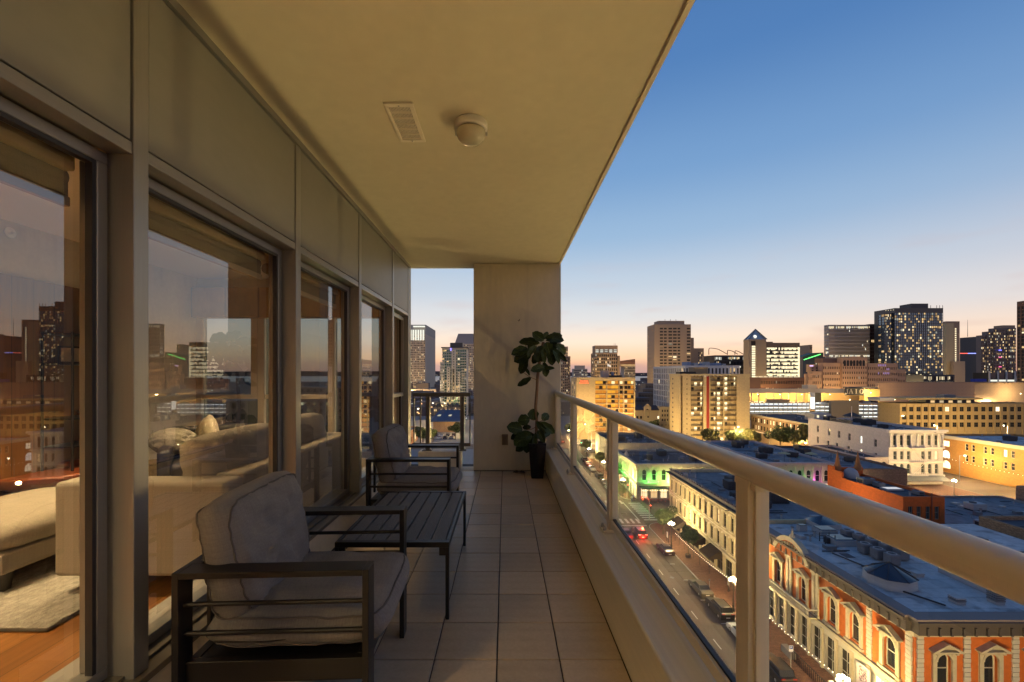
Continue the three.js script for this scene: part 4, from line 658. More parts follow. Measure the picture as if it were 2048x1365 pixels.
{ // low roofs behind the street front
  const a = thing('low_building', 'low building with blue grey roof behind the cream and orange buildings', 'building'); block(a, 57.4, 69.8, 62, 94, 6.8, { wall: c4.trimDim, roof: c4.roofBlue, par: 0.5 });
  const b = thing('low_building', 'wide low building with pale grey roof right of the red orange building', 'building'); block(b, 78.4, 108, 62, 95, 6.2, { wall: c4.pave, roof: c4.roofGrey, par: 0.4 });
  rooftop([[60, 88], [64, 82, 1.2], [62, 74]], G + 6.3, 'the blue grey roof behind the cream building'); rooftop([[84, 76], [93, 86, 1.1], [100, 82, 0.8], [88, 90, 0.7]], G + 5.8, 'the pale grey roof right of the red orange building', c4.unitL);
  const c = thing('tan_building', 'tan brick building with a strip of square windows at the right edge above the handrail', 'building');
  block(c, 75, 98, 48, 68.8, 10.4, { wall: M(0.46, 0.3, 0.17, 0.9, { map: tBrick }), roof: c4.roofDark, left: row(2, 1.5, 11, 6.4, 1.3, 1.3, { mh: 1, mv: 1 }), lit: 0.2 });
  const d = thing('dark_roof_building', 'building with dark roof and mauve parapet between the two streets at the right edge', 'building'); block(d, 110.5, 127, 72, 94, 8.6, { wall: M(0.2, 0.15, 0.15, 0.9, { map: tBrick }), roof: c4.roofGrey, par: 1 }); rooftop([[114, 80], [120, 86, 1.2], [118, 90, 0.8]], G + 7.6, 'the dark roof at the right edge');
}
{ // red orange narrow building
  const t = thing('red_orange_building', 'narrow red orange building with a long blank side wall and dark roof', 'building');
  const ro = M(0.74, 0.15, 0.018, 0.85, { map: tSpeck }), x0 = 70.5, x1 = 77.9, d0 = 77, d1 = 95, h = 11;
  block(t, x0, x1, d0, d1, h, { wall: ro, roof: c4.roofDark, par: 0.5, left: [{ u: 6.5, v: 7.6, w: 0.7, h: 1.1 }, { u: 11.5, v: 7, w: 0.7, h: 1.1 }], front: [0.8, 2.3, 3.9, 5.5].map((u) => ({ u: u + 0.15, v: 7.0, w: 0.85, h: 2.3, mh: 1, mv: 1 })), pane: c4.paneB, frame: M(0.3, 0.28, 0.2, 0.6), lit: 0 });
  const F = faceL(x0, d1); bar(t, 'parapet_step', ro, F, 0, h, -0.4, 4, h + 1.2, 0); bar(t, 'parapet_step', ro, F, 0, h + 1.2, -0.4, 1.6, h + 1.9, 0); box('parapet_step', ro, t, x0 + 0.4, G + h, -d1, x1, G + h + 1.4, -d1 + 0.4); bar(t, 'drain_pipe', M(0.3, 0.08, 0.03, 0.6), faceF(x0, d0), 4.95, 4, 0, 5.1, h + 0.7, 0.15);
  for (const x of [x0 + 1.4, x1 - 1.6]) new MB().lathe([[0.001, 4.2], [0.18, 3.2], [0.5, 1.2], [0.65, 0.9], [0.65, 0]], 8, T(x, G + h + 1, -d1 + 1)).build('turret', M(0.32, 0.13, 0.04, 0.8), t);
  new MB().lathe([[1.4, 0], [1.4, 0.7], [1.1, 1.5], [0.5, 2], [0.001, 2.1]], 18, T((x0 + x1) / 2 - 0.2, G + h - 0.4, -d1 + 2)).build('dome', c4.unitL, t);
  const s = thing('roof_hatch', 'white flat skylight on the dark roof of the red orange building', 'skylight', [74.3, G + 10.5, -83.5]); new MB().rbox(-1.6, 0, -0.9, 1.6, 0.35, 0.9, 0.05).build('curb', c4.unitL, s); box('lid', glow(0.9, 0.85, 0.75, 0.5), s, -1.4, 0.35, -0.7, 1.4, 0.37, 0.7);
  rooftop([[72.6, 87.5, 0.8], [73.5, 85.5, 0.7], [76, 80, 0.6]], G + 10.5, 'the dark roof of the red orange building');
}
{ // white ornate building
  const t = thing('white_building', 'white four storey ornate building with columns and a fire escape', 'building');
  const wm = M(0.66, 0.6, 0.56, 0.85, { map: tSpeck }), x0 = 113, x1 = 129, d0 = 128, d1 = 162, h = 16.2, T4 = 0.4;
  const fr = []; for (const u of [1.1, 3.1, 5.1, 9.3, 11.3, 13.3]) fr.push({ u: u + 0.4, v: 11.6, w: 1.2, h: 3.0, mh: 1, mv: 0 }, { u: u + 0.4, v: 7.4, w: 1.05, h: 2.5 }, { u: u + 0.4, v: 3.2, w: 1.1, h: 3.0, arch: true, mh: 1 });
  const le = []; for (const [u, v] of [[5, 11.6], [10.5, 11.2], [15, 11], [19.4, 10.8], [24, 10.6], [29.4, 10.4], [5, 7.6], [10, 7], [14, 6.8], [19, 6.6], [24, 6.4], [29.5, 6.2]]) le.push({ u, v, w: 1.0, h: 2.3, mh: 1 });
  block(t, x0, x1, d0, d1, h, { wall: wm, roof: c4.roofGrey, par: 0.8, left: le, front: fr, lit: 0.12, frame: M(0.4, 0.35, 0.3, 0.6), pane: c4.paneB });
  const F = faceF(x0, d0), wt = M(0.72, 0.66, 0.6, 0.8); bar(t, 'cornice', wt, F, -0.5, 15.3, 0, 16.4, 15.7, 0.6); bar(t, 'cornice', wt, F, -0.7, 15.7, 0, 16.6, 16.3, 1.0); for (let u = 0.2; u < 16; u += 0.55) bar(t, 'dentil', wt, F, u, 15.0, 0, u + 0.28, 15.3, 0.45);
  for (const v of [10.7, 6.6, 2.6]) bar(t, 'belt_course', wt, F, -0.2, v, 0, 16.2, v + 0.4, 0.4);
  for (const u of [0.3, 2.1, 4.1, 6.3, 8.2, 10.3, 12.3, 14.3, 15.7]) new MB().lathe([[0.3, 11.1], [0.3, 11.4], [0.22, 11.5], [0.2, 14.4], [0.32, 14.6], [0.32, 15.0]], 10, T(u, 0, 0.22)).build('column', wt, t, F);
  const fe = thing('fire_escape', 'pale zigzag fire escape on the front of the white ornate building', 'fire escape'); for (const v of [10.9, 6.8, 2.9]) { bar(fe, 'platform', wt, F, 5.6, v, 0.4, 10.4, v + 0.1, 1.4); bar(fe, 'rail', wt, F, 5.6, v + 0.95, 1.35, 10.4, v + 1.02, 1.42); for (let u = 5.6; u <= 10.4; u += 0.6) bar(fe, 'bar', wt, F, u, v + 0.1, 1.36, u + 0.05, v + 0.95, 1.41); } for (const [a, b, p, q] of [[6, 10, 2.9, 6.8], [10, 6, 6.8, 10.9]]) new MB().rod(V(a, p, 0.9), V(b, q, 0.9), 0.08, 0.08, 4).build('stair', wt, fe, F);
  const an = thing('awning', 'grey slanted awning along the foot of the white ornate building', 'awning'); { const s = new THREE.Shape(); s.moveTo(0, 3.0); s.lineTo(3.2, 1.9); s.lineTo(3.2, 1.75); s.lineTo(0, 2.2); mesh('canopy', new THREE.ExtrudeGeometry(s, { depth: 15, bevelEnabled: false }).rotateY(-Math.PI / 2), c4.unit, an, F.clone().multiply(T(15.5, 0, 0))); }
  const l = thing('roof_screen', 'long dark slatted screen on the roof of the white ornate building', 'screen'); for (let i = 0; i < 5; i++) box('slat', c4.dark, l, x0 + 0.5, G + h - 0.5 + i * 0.35, -152, x0 + 0.7, G + h - 0.25 + i * 0.35, -142);
  rooftop([[117, 150], [122, 146, 1.4], [120, 138, 0.9], [125, 154], [118, 158, 1.3]], G + h - 0.8, 'the white ornate building roof', c4.dark);
  const p = thing('pink_building', 'low pale pink building with three arched windows left of the white ornate building', 'building'); block(p, 106, 112.9, 128, 150, 8.1, { wall: M(0.6, 0.48, 0.42, 0.85, { map: tSpeck }), roof: c4.roofDark, front: [1, 3.1, 5.2].map((u) => ({ u, v: 4, w: 1.5, h: 2.8, arch: true, mv: 1 })), lit: 0 });
}
{ // yellow building over the side street
  const t = thing('yellow_building', 'yellow ochre building with paired windows and pale blue roof at the right edge', 'building');
  const ym = M(0.5, 0.255, 0.07, 0.85, { map: tSpeck }), x0 = 146, x1 = 172, d0 = 96, d1 = 147, h = 12.3, ops = [];
  for (let i = 0; i < 8; i++) for (const v of [8.4, 4.9]) { const u = 9.5 + i * 5.3; ops.push({ u, v, w: 1.05, h: 2.1, lit: 0.1 }, { u: u + 1.9, v, w: 1.05, h: 2.1, lit: 0.1 }); }
  ops.push({ u: 3, v: 8.6, w: 2.4, h: 1.9, mv: 1, lit: 1 }, { u: 3, v: 4.8, w: 2.6, h: 2.6, arch: true, mv: 1, lit: 1 }, { u: 3, v: 1.4, w: 3, h: 2.6, arch: true, mv: 2, lit: 1 });
  block(t, x0, x1, d0, d1, h, { wall: ym, roof: c4.roofBlue, par: 0.6, left: ops, frame: M(0.62, 0.55, 0.42, 0.6), litMats: [c4.lit[1], c4.lit[2]] });
  const F = faceL(x0, d1); bar(t, 'cornice', c4.trimDim, F, 0, 11.3, 0, 51, 12.0, 0.5); bar(t, 'cornice', c4.trimDim, F, 0, 12.0, 0, 51, 12.4, 0.8); bar(t, 'belt_course', ym, F, 0, 7.8, 0, 51, 8.1, 0.2); bar(t, 'belt_course', ym, F, 0, 4.3, 0, 51, 4.6, 0.25);
  const an = thing('awning', 'dark awning over a red lit cafe front at the yellow building', 'awning'); { const s = new THREE.Shape(); s.moveTo(0, 3.4); s.lineTo(2.6, 2.7); s.lineTo(2.6, 2.5); s.lineTo(0, 2.9); mesh('canopy', new THREE.ExtrudeGeometry(s, { depth: 18, bevelEnabled: false }).rotateY(-Math.PI / 2), c4.dark, an, F.clone().multiply(T(45, 0, 0))); for (let i = 0; i < 6; i++) bar(an, 'lit_window', glow(1, 0.16, 0.06, 0.7), F, 28 + i * 3, 0.6, 0.02, 30.4 + i * 3, 2.4, 0.06); }
  rooftop([[155, 118], [160, 126, 1.3], [158, 136, 1.1], [165, 112, 1.2]], G + h - 0.6, 'the yellow building roof', c4.dark);
}
{ // the green lit corner building and its neighbours over the cross street
  const t = thing('green_lit_building', 'white corner building washed with green light, cafe with bulbs at its foot', 'building');
  const wm = M(0.6, 0.55, 0.42, 0.85, { map: tSpeck }), x0 = 34.3, x1 = 62, d0 = 113.2, d1 = 134.5, h = 9.3;
  const up = (n, st) => row(1.6, st, n, 4.9, 1.15, 2.9, { arch: true, mh: 1 }), sh = (n, st) => row(1.6, st, n, 0.3, 1.8, 2.8, { mv: 1, name: 'shop_window', lit: 0.8 });
  block(t, x0, x1, d0, d1, h, { wall: wm, roof: c4.roofDark, left: [...up(8, 2.55), ...sh(8, 2.55)], front: [...up(10, 2.55), ...sh(10, 2.55)], lit: 0.05, frame: M(0.6, 0.6, 0.5, 0.6), litMats: [c4.lit[0], c4.lit[3]] });
  for (const [F, L] of [[faceL(x0, d1), d1 - d0], [faceF(x0, d0), x1 - x0]]) { bar(t, 'cornice', wm, F, -0.3, 8.5, 0, L, 9.0, 0.5); bar(t, 'cornice', wm, F, -0.5, 9.0, 0, L, 9.45, 0.8); bar(t, 'belt_course', wm, F, -0.3, 4.1, 0, L, 4.5, 0.5); for (let u = 0.3; u < L; u += 0.7) bar(t, 'dentil', wm, F, u, 8.2, 0, u + 0.35, 8.5, 0.3); }
  new MB().lathe([[0.001, 1.9], [0.3, 1.1], [0.7, 0.5], [0.7, 0]], 8, T(x0 + 0.3, G + h, -124)).build('finial', wm, t);
  const gm = glow(0.1, 1, 0.12, 3), gl2 = (F, u, v, k, w) => { const l = thing('green_light', 'small green wash light on the corner building, ' + w, 'light', [0, 0, 0], 'green wash lights on the corner building'), p = V(u, v, 0.75).applyMatrix4(F); l.position.copy(p); new MB().rbox(-0.09, -0.06, -0.09, 0.09, 0.06, 0.09, 0.02).build('lamp', gm, l); const L = new THREE.PointLight(new THREE.Color(0.12, 1, 0.1), k); L.castShadow = true; L.shadow.radius = 3; l.add(L); };
  [2.87, 5.42, 7.97].forEach((u, i) => gl2(faceF(x0, d0), u, 4.75, 34, ['left', 'middle', 'right'][i] + ' one above the cafe awning')); [6, 10.2, 14.5, 18.8].forEach((u, i) => gl2(faceL(x0, d1), u, 4.75, 50, ['farthest', 'second farthest', 'second nearest', 'nearest'][i] + ' one along the street side'));
  const aw = thing('awning', 'dark flat cafe awning with hanging bulbs at the green lit corner building', 'awning'), F = faceF(x0, d0); new MB().box(0.6, 3.3, 0.1, 9, 3.5, 2.6).build('canopy', c4.dark, aw, F); for (const u of [0.8, 4.8, 8.8]) new MB().rod(V(u, 0.1, 2.4), V(u, 3.3, 2.4), 0.05, 0.05, 6).build('pole', c4.dark, aw, F);
  for (let i = 0; i < 14; i++) mesh('bulb', new THREE.SphereGeometry(0.09, 8, 6), glow(1, 0.75, 0.4, 5), aw, F.clone().multiply(T(0.8 + i * 0.62, 3.1, 2.65)));
  const tb = thing('cafe_table', 'leftmost small red cafe table on the pavement at the green lit corner building', 'table', [36.5, G + 0.13, -110.8], 'cafe tables by the green lit corner building'); new MB().lathe([[0.001, 0.74], [0.4, 0.74], [0.4, 0.7], [0.05, 0.68], [0.04, 0.05], [0.25, 0.02], [0.25, 0]], 12).build('table_top', M(0.4, 0.08, 0.04, 0.6), tb); for (const s of [-0.7, 0.7]) { new MB().box(s - 0.2, 0.42, -0.2, s + 0.2, 0.46, 0.2).build('seat', M(0.4, 0.08, 0.04, 0.6), tb); new MB().box(s + Math.sign(s) * 0.2, 0.46, -0.2, s + Math.sign(s) * 0.24, 0.9, 0.2).build('backrest', M(0.4, 0.08, 0.04, 0.6), tb); for (const z of [-0.17, 0.17]) for (const q of [-0.17, 0.17]) new MB().box(s + q - 0.02, 0, z - 0.02, s + q + 0.02, 0.42, z + 0.02).build('leg', c4.dark, tb); }
  for (let i = 1; i < 4; i++) copy(tb, [36.5 + i * 2.2, G + 0.13, -110.8 + (i % 2) * 0.8], ['', 'second', 'third', 'fourth'][i] + ' small red cafe table from the left at the green lit corner building');
  rooftop([[40, 122], [46, 128, 1.2], [52, 120, 0.9], [57, 130]], G + h - 0.6, 'the green lit corner building roof', c4.dark);
  const v = thing('victorian_building', 'white and pink Victorian front with green and magenta lights left of the red orange building', 'building'), vm = M(0.62, 0.5, 0.46, 0.85, { map: tSpeck });
  block(v, 68.5, 86, 113.4, 150, 9.6, { wall: vm, roof: c4.roofGrey, front: row(1.2, 2.3, 7, 4.6, 1.2, 3.0, { arch: true }), lit: 0.1, frame: M(0.6, 0.55, 0.5, 0.6) }); const FV = faceF(68.5, 113.4); bar(v, 'cornice', vm, FV, -0.3, 8.6, 0, 17.6, 9.0, 0.4); bar(v, 'cornice', vm, FV, -0.4, 9.0, 0, 17.7, 9.7, 0.8); for (let i = 0; i < 8; i++) bar(v, 'pilaster', vm, FV, 0.2 + i * 2.3, 4.4, 0, 0.6 + i * 2.3, 8.6, 0.2);
  for (const [u, c, k] of [[4.7, [0.12, 1, 0.1], 'green'], [9.5, [0.12, 1, 0.1], 'green'], [12, [1, 0.1, 0.7], 'magenta']]) { const l = thing(k + '_light', 'small ' + k + ' wash light on the Victorian front, ' + (u < 5 ? 'leftmost' : u < 10 ? 'middle one' : 'rightmost'), 'light', V(u, 4.6, 0.8).applyMatrix4(FV).toArray()); new MB().rbox(-0.09, -0.06, -0.09, 0.09, 0.06, 0.09, 0.02).build('lamp', glow(...c, 3), l); const L = new THREE.PointLight(new THREE.Color(...c), 14); L.castShadow = true; L.shadow.radius = 3; l.add(L); }
  rooftop([[72, 122], [78, 130, 1.3], [82, 124], [75, 140, 1.4], [80, 146, 1.1]], G + 9, 'the Victorian building roof', c4.dark);
  for (const [x, d] of [[75.5, 117.5], [82.4, 117]]) { const u = thing('parasol', 'pale patio parasol on the Victorian building roof, ' + (x < 80 ? 'left one' : 'right one'), 'parasol', [x, G + 9, -d]); new MB().lathe([[0.001, 2.7], [1.5, 2.2], [1.5, 2.15], [0.001, 2.62]], 8).build('canopy', M(0.5, 0.4, 0.2, 0.9), u); new MB().rod(V(0, 0, 0), V(0, 2.65, 0), 0.04).build('pole', c4.dark, u); }
  const w = thing('white_low_building', 'plain white low building behind the green lit corner building along the street', 'building'); block(w, 34.3, 66, 140, 165, 10.4, { wall: M(0.58, 0.5, 0.36, 0.9, { map: tSpeck }), roof: c4.roofDark, par: 0.8 }); for (let i = 0; i < 4; i++) bar(w, 'pier', M(0.55, 0.48, 0.36, 0.9), faceL(34.3, 165), 1 + i * 7, 0, 0, 1.5 + i * 7, 10.4, 0.2); rooftop([[40, 150], [48, 156, 1.4], [58, 148], [52, 160, 1.2]], G + 9.6, 'the plain white low building roof', c4.dark);
  const s2 = thing('dark_roof_shop', 'low shop with dark sloping roof in front of the cream apartments', 'building'); block(s2, 44, 70, 168, 184, 7.4, { wall: M(0.3, 0.25, 0.2, 0.9), roof: c4.roofDark, front: row(2, 3, 8, 3, 1.6, 1.6), par: 0.3 }); mesh('gable', (() => { const s = new THREE.Shape(); s.moveTo(0, 0); s.lineTo(10, 0); s.lineTo(5, 2.8); return new THREE.ExtrudeGeometry(s, { depth: 12, bevelEnabled: false }); })(), c4.roofDark, s2, T(52, G + 7.2, -182));
  const mb = thing('shadow_building', 'low dark building between the white low building and the Victorian building', 'building'); block(mb, 66.4, 98, 151, 172, 5.2, { wall: M(0.28, 0.22, 0.17, 0.9, { map: tBrick }), roof: c4.roofGrey }); rooftop([[70, 160], [78, 166, 1.4], [88, 162, 1.2], [92, 168], [84, 156, 0.9], [73, 164, 1.3]], G + 4.6, 'the low dark building roof', c4.dark);
  const mb2 = thing('brick_roof_building', 'low brown building with cluttered roof right of the Victorian building', 'building'); block(mb2, 86.3, 105.5, 114, 150, 7.8, { wall: M(0.3, 0.2, 0.15, 0.9, { map: tBrick }), roof: c4.roofGrey }); rooftop([[90, 130], [95, 138, 1.3], [100, 126], [98, 145, 1.2], [91, 146]], G + 7.2, 'the low brown cluttered roof', c4.dark);
}
// ---------------------------------------------------------------- street lamps, signals, trees, cars, people
const lampM = glow(1, 0.86, 0.58, 9), ironM = M(0.03, 0.035, 0.03, 0.5);
const LC = new THREE.Color(1, 0.72, 0.3);
function lampGeoThing(t, tall) {
  new MB().lathe([[0.001, tall], [0.05, tall], [0.05, tall * 0.5], [0.08, 0.9], [0.12, 0.7], [0.1, 0.5], [0.2, 0.2], [0.22, 0]], 10).build('post', ironM, t);
  new MB().rod(V(-0.45, tall - 0.35, 0), V(0.45, tall - 0.35, 0), 0.03, 0.03, 6).rod(V(0, tall - 0.35, -0.45), V(0, tall - 0.35, 0.45), 0.03, 0.03, 6).build('arm', ironM, t);
  for (const [x, y, z] of [[0, tall + 0.18, 0], [-0.45, tall - 0.12, 0], [0.45, tall - 0.12, 0], [0, tall - 0.12, -0.45], [0, tall - 0.12, 0.45]]) mesh('globe', new THREE.SphereGeometry(0.19, 14, 10), lampM, t, T(x, y, z));
}
function streetLamp(x, d, label, k = 1, tall = 4.4) {
  const t = thing('street_lamp', label, 'street lamp', [x, G + 0.13, -d]); lampGeoThing(t, tall);
  const L = new THREE.PointLight(LC, LAMP * k); L.position.set(0, tall + 0.18, 0); L.castShadow = true; L.shadow.radius = 22; t.add(L);
}
streetLamp(31.5, 40.5, 'five globe street lamp glowing in front of the orange building, nearest the camera', 0.4); streetLamp(31.5, 60, 'five globe street lamp beside the thick railing post, between the orange and cream buildings', 0.55); streetLamp(31.5, 82.3, 'five globe street lamp between the two street trees at the cream building', 0.65);
streetLamp(31.5, 116, 'five globe street lamp at the corner of the green lit building', 0.6); streetLamp(43.5, 112.0 - 0.6, 'street lamp on the side pavement right of the green lit cafe', 0.25); streetLamp(31.5, 139, 'street lamp along the far block before the white low building'); streetLamp(31.5, 163, 'street lamp along the far block by the kiosk'); streetLamp(31.5, 215, 'street lamp before the yellow hotel down the street', 2);
streetLamp(118.7, 114.9, 'street lamp at the foot of the white ornate building', 1.4); streetLamp(107, 94.2, 'street lamp on the near side of the cross street right of the red orange building', 1.6); streetLamp(147.5, 122, 'street lamp by the red lit cafe at the yellow building', 1.2); streetLamp(147.5, 140, 'street lamp at the far end of the yellow building', 1.5); streetLamp(88, 113.2 - 0.5 + 0.2, 'street lamp before the Victorian front', 0.8);
for (const [d, w] of [[19, 'first'], [-3, 'second'], [-25, 'third'], [-47, 'fourth']]) streetLamp(31.5, d, 'street lamp below and behind the camera on the far pavement, ' + w, d > 0 ? 1.5 : 0.5);
for (const [d, w] of [[72, 'first'], [118, 'second'], [142, 'third']]) streetLamp(16.8, d, 'street lamp on the near pavement below the balcony, ' + w + ' along the street');
function tallLamp(x, d, h, k, label, arm = 1.6) {
  const t = thing('road_light', label, 'street light', [x, G + 0.1, -d]);
  new MB().rod(V(0, 0, 0), V(0, h, 0), 0.12, 0.06, 8).build('pole', c4.unitL, t); new MB().rod(V(0, h - 0.1, 0), V(-arm, h + 0.1, 0), 0.05, 0.05, 6).build('arm', c4.unitL, t);
  new MB().rbox(-arm - 0.35, h + 0.02, -0.16, -arm + 0.35, h + 0.2, 0.16, 0.05).build('housing', c4.unitL, t); mesh('lamp', new THREE.SphereGeometry(0.22, 12, 8), glow(1, 0.9, 0.66, 14), t, T(-arm, h - 0.12, 0));
  const L = new THREE.PointLight(new THREE.Color(1, 0.68, 0.28), k); L.position.set(-arm, h - 0.12, 0); L.castShadow = true; L.shadow.radius = 10; t.add(L);
}
tallLamp(137, 131, 8, 900, 'tall road light in the side street before the yellow building, far one', -1.6); tallLamp(137, 113, 8, 900, 'tall road light in the side street before the yellow building, near one', -1.6);
tallLamp(48, 194, 9, 1600, 'tall road light in front of the yellow hotel'); tallLamp(66, 204, 9, 1200, 'tall road light right of the yellow hotel'); tallLamp(93, 184, 4.6, 900, 'low bright road light among the trees before the cream hotel'); tallLamp(112, 184, 6, 600, 'road light at the right foot of the cream hotel'); tallLamp(115, 164, 6.5, 700, 'glaring road light at the corner of the brown windowed building'); tallLamp(96, 176, 11, 1800, 'tall road light facing the cream hotel');
tallLamp(39, 203, 9, 1200, 'road light at the corner of the yellow hotel');

function leafCloud(n, rx, ry, rz, s, sd) {
  const pos = [], nor = [], idx = [], a = V(), b = V(); const old = seed; seed = sd;
  const lobes = Array.from({ length: 11 }, () => [rr(-0.6, 0.6), rr(-0.5, 0.55), rr(-0.6, 0.6), rr(0.28, 0.5)]);
  for (let i = 0; i < n; i++) {
    const L = lobes[i % 11]; let p = V(rr(-1, 1), rr(-1, 1), rr(-1, 1)); while (p.length() > 1) p.set(rr(-1, 1), rr(-1, 1), rr(-1, 1)); p.normalize().multiplyScalar(Math.cbrt(rr(0.25, 1)) * L[3]); p.x += L[0]; p.y += L[1]; p.z += L[2];
    const nn = V(rr(-1, 1), rr(-0.4, 1.2), rr(-1, 1)).normalize(); a.set(rr(-1, 1), rr(-1, 1), rr(-1, 1)).cross(nn).normalize(); b.copy(nn).cross(a);
    const c = V(p.x * rx, p.y * ry, p.z * rz), q = s * rr(0.6, 1.3), k = pos.length / 3; for (const [u, v] of [[0, -1], [0.55, 0], [0, 1], [-0.55, 0]]) { pos.push(c.x + (a.x * u + b.x * v) * q, c.y + (a.y * u + b.y * v) * q, c.z + (a.z * u + b.z * v) * q); nor.push(nn.x, nn.y, nn.z); } idx.push(k, k + 1, k + 2, k, k + 2, k + 3);
  }
  seed = old; const g = new THREE.BufferGeometry(); g.setAttribute('position', new THREE.Float32BufferAttribute(pos, 3)); g.setAttribute('normal', new THREE.Float32BufferAttribute(nor, 3)); g.setIndex(idx); return g;
}
const leafM = [M(0.07, 0.09, 0.03, 0.8), M(0.055, 0.075, 0.022, 0.8), M(0.1, 0.1, 0.03, 0.8)], barkM = M(0.16, 0.11, 0.07, 0.9, { map: tSpeck });
const crowns = [leafCloud(2600, 2.6, 1.9, 2.6, 0.2, 77), leafCloud(2600, 2.3, 1.9, 2.5, 0.2, 99), leafCloud(2200, 2.6, 2.1, 2.6, 0.24, 31)];
function tree(x, d, h, s, kind, label, group) {
  const t = thing('street_tree', label, 'tree', [x, G + 0.13, -d], group);
  const b = new MB().tube([V(0, 0, 0), V(0.06, h * 0.4, 0.05), V(-0.05, h * 0.72, 0)], 0.12 * s + 0.04, 12, 7); for (let i = 0; i < 5; i++) { const a = i * 1.3 + x; b.tube([V(-0.03, h * 0.58, 0), V(Math.cos(a) * 0.5 * s, h * 0.8, Math.sin(a) * 0.5 * s), V(Math.cos(a) * 1.3 * s, h * 1.02, Math.sin(a) * 1.3 * s)], 0.05 * s, 8, 5); } b.build('trunk', barkM, t);
  const c = mesh('crown', crowns[kind], leafM[kind], t, T(0, h, 0)); c.scale.setScalar(s); c.rotation.y = x * 2.3; return t;
}
tree(32.3, 88.8, 3.9, 1.05, 0, 'wide dark street tree left of the glowing lamp at the cream building'); const pl2 = tree(32.6, 77.4, 4.4, 0.86, 1, 'round street tree in a planter right of the glowing lamp at the cream building');
new MB().lathe([[0.001, 0.5], [0.45, 0.5], [0.5, 0.55], [0.42, 0], [0.001, 0]], 12).build('planter', c4.dark, pl2);
tree(33, 129, 4.6, 1.1, 0, 'dark tree on the pavement left of the green lit building'); tree(32.6, 119, 3.6, 0.7, 1, 'small tree at the front corner of the green lit building'); tree(32.6, 150, 4.4, 1, 1, 'street tree before the white low building'); tree(33, 176, 4, 1, 0, 'street tree beyond the kiosk down the street'); tree(32.6, 226, 5, 1.2, 1, 'green street tree at the foot of the yellow hotel'); tree(17, 205, 5, 1.1, 1, 'street tree on the left side far down the street');
tree(86, 181, 6.5, 1.7, 2, 'broad yellow lit tree at the left foot of the cream hotel'); tree(94.5, 180, 6.8, 1.7, 0, 'middle tree with lamp light behind it before the cream hotel'); tree(101.5, 179, 6.4, 1.6, 2, 'thin yellow lit tree before the middle of the cream hotel'); tree(112, 177, 8, 2.0, 0, 'dark round tree right of the cream hotel'); tree(115, 166, 9, 2.0, 2, 'yellow lit tree at the corner of the brown windowed building'); tree(116, 172, 8.4, 2, 1, 'dense dark tree along the brown windowed building'); tree(76, 226, 6, 1.5, 0, 'dark tree before the arched gable of the cream apartments');
tree(-37, 196, 6, 1.8, 0, 'dark tree behind the end railing left of the tan wall'); tree(-34, 205, 5, 1.4, 1, 'smaller dark tree behind the end railing beside the parking lot'); tree(-24.5, 214, 6, 1.5, 0, 'dark tree right of the tan wall beyond the end railing');

